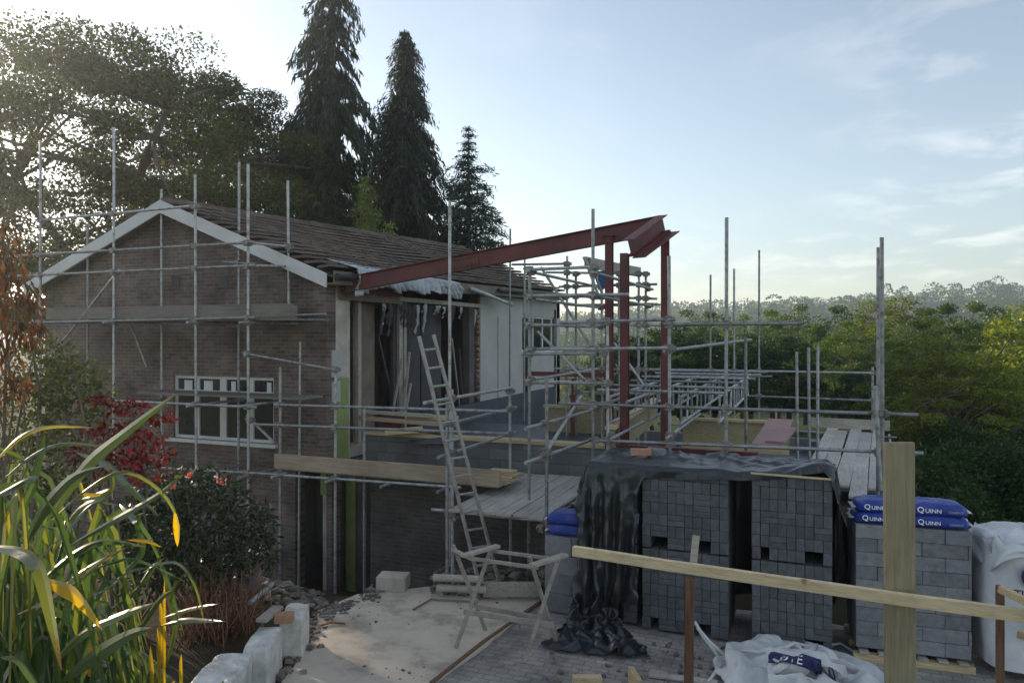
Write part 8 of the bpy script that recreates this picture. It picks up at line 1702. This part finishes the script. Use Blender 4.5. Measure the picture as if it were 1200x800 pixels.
def conifer(name, label, h, rb, nlev, nbr, mat, droop=.5, dens=26, strip=.5, gap=.12, top_r=.05, group=None, prof=.8):
    global rng
    SEED[0] += 1; random.seed(SEED[0]); rng = np.random.default_rng(SEED[0])
    root = thing(name, label, 'tree', (0, 0, 0), group)
    m = MB(); m.path([(0, 0, -.4), (.05, 0, h * .5), (0, 0, h)], [h * .017, h * .011, .02], 8)
    C = []; D = []; LN = []
    for l in range(nlev):
        f = l / (nlev - 1)
        z = h * (.06 + .93 * f)
        rl = rb * (min(1, (1 - f) / .8) ** prof * (1 - top_r) + top_r) * random.uniform(.66, 1.14)
        for b in range(nbr):
            if random.random() < gap: continue
            a = random.random() * 6.283; r = rl * random.uniform(.45, 1.12)
            dr = Vector((math.cos(a), math.sin(a), 0))
            lift = random.uniform(.05, .25) * r
            pts = []
            for i in range(6):
                t = i / 5
                pts.append(Vector((0, 0, z)) + dr * r * t + Vector((0, 0, lift * math.sin(t * 2.2) - droop * r * t ** 2.2)))
            m.path(pts, [.02 + .035 * (1 - f)] + [.016] * 4 + [.006], 4)
            k = max(4, int(dens * r / rb + 4))
            t = rng.random(k) ** .7
            P = np.array([tuple(pts[0].lerp(pts[-1], 0)) for _ in range(k)])
            for i in range(k):
                s_ = t[i] * 5; j = min(4, int(s_)); P[i] = pts[j].lerp(pts[j + 1], s_ - j)
            ln = strip * rng.uniform(.5, 1.3, k) * (.5 + .7 * (1 - f))
            P += rng.normal(size=(k, 3)) * np.array((.10, .10, .06)) * (1 + r * .25)
            P[:, 2] -= ln * .45 * droop
            d = np.array(dr)[None] * .35 + rng.normal(size=(k, 3)) * .28 + np.array((0, 0, -1.0 * droop))[None]
            C.append(P); D.append(d); LN.append(ln)
    C = np.concatenate(C); D = np.concatenate(D); LN = np.concatenate(LN)
    V, F = leaves(C, D, LN, LN * rng.uniform(.13, .24, len(LN)))
    m.build('trunk', M['bark'], root, origin=(0, 0, 0))
    npmesh('crown', V, F, M[mat], root)
    return root
def place(o, x, d, ytop=None, h0=None, rz=None, sx=1.0, zb=None):
    p = W(x, 392, d); z = hgt(p.x, p.y) if zb is None else zb
    o.location = (p.x, p.y, z)
    if ytop is not None:
        s_ = (CAMZ + (392 - ytop) / 866.7 * d - z) / h0
        o.scale = (s_ * sx, s_ * sx, s_)
    o.rotation_euler = (0, 0, random.random() * 6.28 if rz is None else rz)
    return o
# behind the house
t = broadleaf('oak_tree', 'big spreading oak tree rising behind the left side of the house', 10, 10.2, 185, 900, .08, 'leaf_oak', .12, crad=(.048, .082))
place(t, 150, 37, 12, 10, 0.4, 1.0)
t = broadleaf('oak_tree', 'smaller rounded tree between the big oak and the tall conifers', 10, 7.2, 80, 800, .08, 'leaf_oak', .2, crad=(.05, .09))
place(t, 284, 41, 84, 10, 1.2, .92)
t = conifer('weeping_conifer', 'tallest dark weeping conifer behind the roof, its top out of the picture', 24, 4.1, 25, 17, 'leaf_con', .95, 190, .85, .26, prof=.42)
place(t, 390, 40, -55, 24.2, .3)
t = conifer('cypress_tree', 'dark dense conifer right of the weeping one behind the roof', 22, 4.6, 54, 19, 'leaf_con', .75, 190, .62, .08, prof=.62)
place(t, 474, 41, 30, 22.2, 1.3)
t = conifer('cypress_tree', 'short sparse pointed conifer at the right end of the roof', 15, 3.5, 42, 13, 'leaf_con', .2, 170, .42, .2, prof=.8)
place(t, 549, 40, 146, 15.1, 2.0)
t = conifer('golden_conifer', 'small yellow-green conifer just behind the roof ridge', 10, 2.6, 32, 16, 'leaf_gold', .35, 80, .34, .05)
place(t, 428, 31, 203, 10.1, .7)
t = conifer('golden_conifer', 'low yellow-green bush beside the small yellow-green conifer', 7, 2.0, 22, 13, 'leaf_gold', .6, 30, .3, .05)
place(t, 458, 32, 256, 7.1, .7)

EX = []
# woods to the right: four kinds of tree, copied
random.seed(77)
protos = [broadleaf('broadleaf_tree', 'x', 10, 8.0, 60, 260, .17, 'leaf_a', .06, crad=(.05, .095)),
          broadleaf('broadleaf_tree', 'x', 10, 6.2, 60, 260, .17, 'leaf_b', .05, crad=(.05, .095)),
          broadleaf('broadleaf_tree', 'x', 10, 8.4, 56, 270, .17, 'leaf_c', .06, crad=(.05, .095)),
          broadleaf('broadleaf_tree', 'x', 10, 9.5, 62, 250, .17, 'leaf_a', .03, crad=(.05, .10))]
used = set()
random.seed(78); rng = np.random.default_rng(78)
GRP = 'trees of the wood on the right'
def wt(kind, x, d, ytop, sx, label):
    o = protos[kind] if kind not in used else copy_tree(protos[kind])
    used.add(kind)
    place(o, x, d, ytop, 10.0, None, sx)
    tag(o, label, 'tree', GRP); return o
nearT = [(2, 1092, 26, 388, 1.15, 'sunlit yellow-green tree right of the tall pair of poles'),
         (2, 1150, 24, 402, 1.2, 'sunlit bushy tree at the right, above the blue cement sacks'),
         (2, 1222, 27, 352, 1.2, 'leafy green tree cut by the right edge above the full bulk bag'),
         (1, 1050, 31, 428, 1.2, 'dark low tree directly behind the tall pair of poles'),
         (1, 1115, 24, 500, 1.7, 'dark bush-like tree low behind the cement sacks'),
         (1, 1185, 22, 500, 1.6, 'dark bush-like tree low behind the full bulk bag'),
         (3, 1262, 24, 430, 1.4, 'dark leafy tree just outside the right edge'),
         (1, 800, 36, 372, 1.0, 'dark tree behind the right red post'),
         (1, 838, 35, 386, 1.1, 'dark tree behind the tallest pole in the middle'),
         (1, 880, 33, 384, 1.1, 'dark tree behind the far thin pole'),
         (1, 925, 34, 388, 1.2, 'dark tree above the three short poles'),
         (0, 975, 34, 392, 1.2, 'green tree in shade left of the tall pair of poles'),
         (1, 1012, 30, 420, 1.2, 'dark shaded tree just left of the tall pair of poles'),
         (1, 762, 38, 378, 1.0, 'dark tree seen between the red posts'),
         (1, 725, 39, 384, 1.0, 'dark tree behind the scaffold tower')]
for a in nearT: wt(*a)
midT = [(2, 1018, 56, 343, .9), (2, 1058, 52, 338, 1.0), (0, 1105, 54, 352, 1.0), (0, 1150, 58, 350, 1.0), (2, 1192, 55, 344, 1.0), (0, 1240, 54, 340, 1.1),
        (0, 985, 60, 356, 1.1), (3, 945, 62, 354, 1.0), (0, 905, 66, 360, 1.0), (3, 868, 64, 366, 1.0), (0, 1080, 44, 372, 1.1), (3, 1035, 44, 372, 1.0),
        (0, 1130, 42, 376, 1.0), (2, 1178, 43, 372, 1.0), (0, 955, 46, 378, 1.0), (0, 995, 44, 374, 1.1), (0, 912, 48, 376, 1.0), (0, 835, 70, 362, 1.0), (3, 800, 74, 360, 1.0)]
where = ['third', 'fourth', 'sixth', 'seventh', 'eighth', 'ninth', 'second', 'first', 'first', 'second']
ords = ['nearest', 'second nearest', 'third nearest', 'fourth nearest', 'fifth nearest', 'sixth nearest', 'seventh nearest', 'eighth nearest', 'ninth nearest', 'tenth nearest', 'eleventh nearest']
for i, a in enumerate(midT):
    col = {0: 'mid-green', 2: 'yellow-green', 3: 'broad green'}[a[0]]
    n_ = sum(1 for b in midT if (b[1] > 1034) == (a[1] > 1034) and abs(b[1] - 1034) < abs(a[1] - 1034))
    wt(*a, col + ' mid-distance tree, ' + ords[n_] + ' ' + ('right' if a[1] > 1034 else 'left') + ' of the tall pole pair')

for i, (x, y, d, rr, lab) in enumerate(((1145, 530, 17, 1.0, 'dark bush below the deck just right of the tall pair of poles'), (1105, 545, 14, 1.0, 'dark bush right of the upright plank, above the sacks'),
        (1160, 560, 13.5, 1.0, 'dark bush above the gap between the sacks and the full bulk bag'), (1210, 560, 14, 1.1, 'dark bush above the full bulk bag at the right edge'), (1130, 590, 11.5, .6, 'low dark bush directly behind the right end of the sacks'))):
    c = W(x, y, d); p = Vector((c.x, c.y, hgt(c.x, c.y)))
    cl_ = [(c + Vector((random.uniform(-.5, .9), random.uniform(-.7, .7), random.uniform(-1.4, .3))) * rr, (rr * .6, rr * .6, rr * .5)) for _ in range(11)]
    EX.append((lab, cl_, p))
# far wooded hill
def farwood(n, mat, seed, label):
    r_ = np.random.default_rng(seed); Cs = []; Ds = []; Ls = []
    for k in range(n):
        az = math.radians(r_.uniform(4, 43)); d = 150 * (720 / 150) ** r_.random()
        X = d * (math.sin(az) * CS - math.cos(az) * SN); Y = d * (math.sin(az) * SN + math.cos(az) * CS)
        z = hgt(X, Y)
        if noise.noise((X * .02, Y * .02, 8)) < -.32: continue
        H = r_.uniform(6, 13) * (1 + .5 * noise.noise((X * .013, Y * .013, 2))); w_ = H * r_.uniform(.34, .62)
        if r_.random() < .03: w_ *= .45; H *= 1.25
        m_ = 110 if d > 300 else 210; lf_ = .105 if d > 300 else .075
        v = r_.normal(size=(m_, 3)); v /= np.linalg.norm(v, axis=1, keepdims=True); v *= r_.uniform(.5, 1, (m_, 1)) ** .5
        c = np.array((X, Y, z + H * .52)) + v * np.array((w_, w_, H * .5)) * (1 - .25 * np.clip(v[:, 2:], 0, 1))
        Cs.append(c); Ds.append(v + r_.normal(size=v.shape) * .7); Ls.append(np.full(m_, H * lf_) * r_.uniform(.6, 1.4, m_))
    C = np.concatenate(Cs); D = np.concatenate(Ds); Ln = np.concatenate(Ls)
    V, F = leaves(C, D, Ln, Ln * .8)
    o = npmesh('far_wood', V, F, M[mat], None, (0, 0, 0)); tag(o, label, 'woodland', None, 'stuff')
farwood(1250, 'leaf_a', 1, 'mid-green trees covering the hazy hill across the valley')
farwood(850, 'leaf_b', 2, 'dark green trees among the wood on the hazy hill')
farwood(500, 'leaf_c', 3, 'pale yellow-green trees among the wood on the hazy hill')

# ------------------------------------------------------------------ bushes
def shrub(name, label, clumps, per, leaf, mat, base, cat='shrub', wdt=.45, down=-.2, extra=None):
    root = thing(name, label, cat, base)
    m = MB(); C = []; D = []
    b = Vector(base)
    for c, rr in clumps:
        c = Vector(c)
        limb(m, b + Vector((random.uniform(-.1, .1), random.uniform(-.1, .1), -.1)), c, .022, .006, .15, 5)
        cc, v = cloud(int(per * rr[0] * rr[2] * 8), c, rr, .25)
        C.append(cc); D.append(v + rng.normal(size=v.shape) * .6 + np.array((0, 0, down)))
    C = np.concatenate(C); D = np.concatenate(D); n = len(C)
    V, F = leaves(C - np.array(b), D, leaf * rng.uniform(.7, 1.3, n), leaf * wdt * rng.uniform(.8, 1.2, n))
    m.build('stems', M['bark'], root)
    npmesh('foliage', V, F, M[mat], root)
    if extra:
        cs, mt, lf, nm = extra
        C = np.concatenate([cloud(k, c, (r, r, r * .7), .2)[0] for c, r, k in cs]); n = len(C)
        V, F = leaves(C - np.array(b), rng.normal(size=(n, 3)), lf * rng.uniform(.7, 1.3, n), lf * .7)
        npmesh(nm, V, F, M[mt], root)
    return root
def gz_(x, d):
    p = W(x, 392, d); return Vector((p.x, p.y, hgt(p.x, p.y)))
cl = []
for x, y, d, r in ((190, 585, 8.6, .42), (225, 570, 8.8, .45), (262, 585, 8.9, .42), (290, 612, 8.8, .38), (240, 610, 8.4, .5), (200, 630, 8.3, .5), (280, 640, 8.6, .4), (160, 610, 8.4, .4), (305, 632, 9, .25),
                   (225, 660, 8.4, .45), (265, 665, 8.5, .35), (180, 670, 8.2, .45), (140, 645, 8.2, .45), (310, 655, 8.8, .22)):
    cl.append((W(x, y, d), (r, r, r * .75)))
shrub('evergreen_bush', 'dark rounded evergreen bush with a few pink blooms in front of the brick gable', cl, 420, .085, 'leaf_rh', gz_(235, 8.7), wdt=.4,
      extra=([(W(222, 556, 8.4), .05, 14), (W(258, 562, 8.5), .06, 10), (W(203, 571, 8.3), .05, 10), (W(262, 566, 8.5), .04, 6)], 'pinkfl', .05, 'blossom'))
cl = []
for x, y, d, r in ((150, 478, 8.3, .25), (185, 490, 8.3, .22), (130, 505, 8.2, .3), (165, 515, 8.2, .32), (180, 535, 8.1, .25), (140, 545, 8.0, .35), (115, 470, 8.3, .2), (110, 530, 8, .3), (170, 560, 8, .25)):
    cl.append((W(x, y, d), (r, r, r * .45)))
shrub('red_maple', 'red-leaved maple shrub between the reeds and the gable window', cl, 420, .072, 'leaf_red', gz_(150, 8.2), wdt=.5, down=-.5)
cl = []
for x, y, d, r in ((60, 455, 8.8, .5), (95, 440, 9, .35), (35, 440, 8.6, .45), (80, 490, 8.6, .5), (30, 500, 8.4, .55), (115, 465, 9, .3), (60, 410, 8.9, .35), (20, 560, 8, .6), (80, 560, 8, .5), (10, 620, 7.6, .7)):
    cl.append((W(x, y, d), (r, r, r * .8)))
shrub('garden_shrub', 'tall olive-green shrub at the left edge in front of the gable', cl, 300, .07, 'leaf_oak', gz_(55, 8.7), wdt=.5)
# orange drooping shrub at the left edge
cl = []
for x, y, d, r in ((0, 300, 6.6, .28), (15, 345, 6.5, .26), (35, 355, 6.5, .12), (-10, 390, 6.4, .35), (25, 395, 6.4, .22), (45, 385, 6.5, .10), (-5, 450, 6.3, .3), (24, 455, 6.3, .14), (2, 280, 6.7, .14), (-30, 340, 6.6, .4)):
    cl.append((W(x, y, d), (r, r, r)))
shrub('orange_shrub', 'tall shrub of drooping orange sunlit leaves at the left edge', cl, 200, .12, 'leaf_or', gz_(0, 6.5), wdt=.2, down=-2.2)
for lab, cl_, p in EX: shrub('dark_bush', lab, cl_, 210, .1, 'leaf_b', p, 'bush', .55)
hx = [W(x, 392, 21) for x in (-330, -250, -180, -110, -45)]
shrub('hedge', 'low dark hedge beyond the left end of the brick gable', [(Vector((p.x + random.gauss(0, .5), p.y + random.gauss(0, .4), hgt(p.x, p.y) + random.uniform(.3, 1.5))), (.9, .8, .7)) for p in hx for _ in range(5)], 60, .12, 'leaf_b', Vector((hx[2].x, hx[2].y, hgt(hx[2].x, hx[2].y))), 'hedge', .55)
# bare twiggy bush
root = thing('twig_bush', 'low leafless reddish-brown twiggy bush beside the white wrapped blocks', 'shrub', gz_(258, 8.3)); m = MB()
for k in range(260):
    b = Vector(root.location) + Vector((random.gauss(0, .2), random.gauss(0, .2), 0))
    e = b + Vector((random.gauss(0, .2), random.gauss(0, .2), random.uniform(.3, .8)))
    limb(m, b, e, .007, .002, .15, 3)
m.build('twigs', M['twig'], root)
C = np.array(W(258, 715, 8.3)) + rng.normal(size=(900, 3)) * np.array((.26, .26, .2)) - np.array(root.location)
V, F = leaves(C, rng.normal(size=(900, 3)), .04 * rng.uniform(.6, 1.3, 900), .018); npmesh('dry_leaves', V, F, M['twig'], root)
# low leafy ground plants in the bed
cl = []
for k in range(26):
    x = random.uniform(-30, 255); y = random.uniform(690, 830); d = random.uniform(4.2, 6.5)
    p = W(x, y, d); p.z = max(hgt(p.x, p.y) + .05, min(p.z, hgt(p.x, p.y) + .5)); r = random.uniform(.15, .3); cl.append((p, (r, r, r * .8)))
shrub('bed_plants', 'low small-leaved plants filling the bed under the broad-leaved reeds', cl, 420, .05, 'leaf_c', gz_(120, 5.2), 'plants', .55)

# ------------------------------------------------------------------ broad-leaved reeds in the foreground
reed = thing('broadleaf_reeds', 'sunlit clump of long strap-leaved reeds in the left foreground', 'plant', gz_(70, 3.4))
def crv(pts, n):
    P = [Vector(p) for p in pts]; P = [P[0] * 2 - P[1]] + P + [P[-1] * 2 - P[-2]]
    out = []; ns = len(P) - 3
    for i in range(n + 1):
        s_ = i / n * ns; k = min(ns - 1, int(s_)); t = s_ - k
        a, b, c, d = P[k:k + 4]
        out.append(.5 * ((2 * b) + (c - a) * t + (2 * a - 5 * b + 4 * c - d) * t * t + (3 * b - a - 3 * c + d) * t ** 3))
    return out
def blade(m, pts, wd, roll=0., n=14, fold=.35, peak=.4):
    C = crv(pts, n); vs = []
    if not hasattr(m, 'T'): m.T = []
    vd0 = None
    for i, c in enumerate(C):
        t = i / n
        tg = (C[min(n, i + 1)] - C[max(0, i - 1)]).normalized()
        vd = (c - ORG).normalized()
        sd = tg.cross(vd)
        if sd.length < .15: sd = tg.cross(Vector((0, 0, 1)))
        sd.normalize()
        nm_ = sd.cross(tg)
        rr = roll + .5 * math.sin(t * 3 + roll)
        s2 = sd * math.cos(rr) + nm_ * math.sin(rr); n2 = s2.cross(tg)
        prof = (t / peak) ** .6 if t < peak else max(0, (1 - t) / (1 - peak)) ** .75
        hw = wd * .5 * max(.03, prof)
        vs += [c - s2 * hw, c - n2 * hw * fold, c - n2 * hw * fold, c + s2 * hw]; m.T += [(t, -1, 0), (t, 0, 0), (t, 0, 0), (t, 1, 0)]
    fs = []
    for i in range(n):
        for k in (0, 2): fs.append((i * 4 + k, i * 4 + k + 1, i * 4 + k + 5, i * 4 + k + 4))
    m.add(vs, fs, True)
mk = 1 / 866.7
hand = [  # pixel points, depth, width px, roll
    ([(55, 610), (100, 548), (150, 505), (206, 461)], 2.6, 17, .2), ([(-10, 545), (25, 512), (60, 500), (112, 501)], 2.5, 9, .5),
    ([(5, 560), (40, 533), (75, 520), (124, 523)], 2.7, 9, .7), ([(90, 530), (125, 545), (150, 570), (187, 605)], 2.9, 13, .4),
    ([(60, 610), (100, 575), (142, 553), (180, 568), (205, 600), (208, 638)], 2.7, 9, .6), ([(80, 640), (130, 612), (185, 580), (214, 555)], 2.8, 9, .2),
    ([(-15, 640), (25, 648), (45, 670), (58, 720), (72, 785)], 2.2, 22, .3), ([(95, 672), (130, 660), (155, 655), (190, 668), (218, 682)], 2.8, 6, .5),
    ([(165, 672), (190, 660), (212, 662), (230, 690), (241, 738)], 2.9, 7, .6), ([(190, 724), (215, 716), (235, 711), (258, 707)], 2.7, 6, .3),
    ([(188, 733), (215, 727), (240, 727), (264, 728)], 2.7, 8, .2), ([(60, 780), (95, 745), (140, 722), (185, 705)], 2.5, 16, .4),
    ([(70, 800), (110, 770), (150, 745), (178, 735)], 2.4, 20, .1), ([(40, 690), (80, 655), (120, 635), (170, 640)], 2.7, 15, .5),
    ([(10, 760), (40, 720), (80, 690), (140, 640)], 2.6, 13, .3), ([(0, 770), (20, 775), (40, 800), (60, 830)], 1.9, 14, .6),
    ([(30, 640), (50, 600), (85, 560), (125, 545)], 2.7, 16, .2), ([(15, 620), (40, 560), (48, 530), (52, 508)], 2.8, 12, .3),
    ([(60, 650), (90, 600), (130, 575), (128, 540)], 3.0, 10, .4), ([(40, 660), (80, 620), (110, 590), (140, 592)], 2.9, 8, .8),
    ([(100, 700), (125, 690), (150, 670), (180, 665)], 2.8, 8, .9), ([(120, 720), (150, 700), (170, 680), (195, 640)], 3.1, 8, .3),
    ([(160, 690), (185, 660), (200, 690), (216, 745)], 3.0, 8, .5), ([(120, 690), (165, 650), (160, 610), (170, 600)], 3.1, 9, .2),
    ([(140, 590), (150, 600), (160, 612), (165, 602)], 2.9, 9, .2), ([(95, 585), (110, 582), (128, 575), (128, 577)], 2.8, 9, .2),
    ([(205, 560), (214, 556)], 2.8, 7, .1), ([(30, 540), (10, 530), (-20, 520)], 2.6, 8, .3), ([(-20, 590), (10, 575), (40, 560), (45, 575)], 2.4, 12, .5),
    ([(20, 720), (60, 700), (100, 668), (150, 640)], 2.5, 14, .8), ([(80, 760), (115, 700), (130, 660), (150, 630)], 3, 11, .6),
    ([(150, 760), (175, 720), (190, 700), (205, 690)], 2.9, 10, .4), ([(190, 790), (205, 740), (200, 700), (215, 672)], 3.0, 9, .4)]
m = MB()
for pts, d, wpx, roll in hand:
    n_ = len(pts)
    P = [W(x, y, d + .25 * (i / (n_ - 1) - .5) * (1 if roll > .4 else -1)) for i, (x, y) in enumerate(pts)]
    blade(m, P, wpx * 1.1 * d * mk, roll)
for k in range(520):
    bx = random.uniform(-190, 190); d = random.uniform(2.5, 4.6)
    b = W(bx, 800, d); b.z = hgt(b.x, b.y) - .02
    hh = random.uniform(.35, 1.0) * (1.1 if bx < 120 else .72); rch = random.uniform(.1, .75)
    a = random.gauss(YAW + .2, 1.3)
    dr = Vector((math.cos(a), math.sin(a), 0)) * rch
    top = 3.6 - (560 + max(0, bx - 40) * .9 + random.uniform(-25, 60) - 392) * mk * d
    hh = (top - b.z) * random.uniform(.45, 1.02)
    rch *= .7 + .5 * hh
    if bx > 70: dr = Vector((dr.x * .45 - abs(dr.x) * .15, dr.y, 0)); hh *= .8
    if hh < .15: continue
    dp = random.uniform(.0, .55) * hh
    P = [b, b + dr * .18 + Vector((0, 0, hh * .6)), b + dr * .55 + Vector((0, 0, hh)), b + dr * 1.0 + Vector((0, 0, hh * .95 - dp * .5)), b + dr * 1.25 + Vector((0, 0, hh * .8 - dp))]
    tip = P[-1]; lt = tip.x * CS + tip.y * SN; dp_ = -tip.x * SN + tip.y * CS; mid = P[-2]
    if max(600 + 866.7 * lt / dp_, 600 + 866.7 * (mid.x * CS + mid.y * SN) / (-mid.x * SN + mid.y * CS)) > 212: continue
    blade(m, P, random.uniform(.015, .05), random.uniform(-1.1, 1.2), 12)
lo_ = m.build('leaf_blades', M['blade'], reed)
at_ = lo_.data.attributes.new('blade_coord', 'FLOAT_VECTOR', 'POINT'); at_.data.foreach_set('vector', np.array(m.T, dtype=np.float32).ravel())
for pts, d, wpx, roll in (([(45, 678), (75, 690), (95, 706), (120, 738)], 2.4, 16, .1), ([(95, 800), (103, 770), (110, 752), (112, 735)], 2.6, 12, .2), ([(95, 577), (110, 580), (128, 576)], 2.8, 6, .3), ([(150, 632), (172, 634), (190, 641)], 2.8, 5, .2), ([(205, 600), (207, 622), (208, 640)], 2.7, 9, .3)):
    m = MB(); blade(m, [W(x, y, d) for x, y in pts], wpx * 1.2 * d * mk, roll); m.build('yellowed_blade', M['blade_y'], reed)
for x, y0, y1 in ((192, 680, 800), (186, 735, 800), (178, 755, 810), (212, 765, 810), (104, 740, 815), (189, 700, 760)):
    m = MB(); blade(m, [W(x + random.uniform(-4, 4), y1 + 40, 3.0), W(x, (y0 + y1) / 2, 3.0), W(x + random.uniform(-3, 3), y0, 3.0)], .022, .3, 8, .2, .5); m.build('yellow_stalk', M['blade_y'], reed)
m = MB()
for k in range(38):
    bx = random.uniform(-120, 190); d = random.uniform(2.6, 4.2); b = W(bx, 800, d); b.z = hgt(b.x, b.y) - .05
    limb(m, b, b + Vector((random.gauss(0, .12), random.gauss(0, .12), random.uniform(.3, .8))), .010, .006, .06, 4)
m.build('canes', M['blade_y'], reed)
# ------------------------------------------------------------------ air
HZ = True
if HZ:
    mb = MB(); mb.bb(-420, 900, -60, 900, -17, 78)
    hm = bpy.data.materials.new('haze'); hm.use_nodes = True
    t = hm.node_tree; t.nodes.clear()
    o_ = t.nodes.new('ShaderNodeOutputMaterial'); v_ = t.nodes.new('ShaderNodeVolumePrincipled')
    v_.inputs['Color'].default_value = (.86, .92, 1, 1); v_.inputs['Density'].default_value = .00085; v_.inputs['Anisotropy'].default_value = .75
    t.links.new(v_.outputs[0], o_.inputs['Volume'])
    o = mb.build('haze', hm); tag(o, kind='stuff')
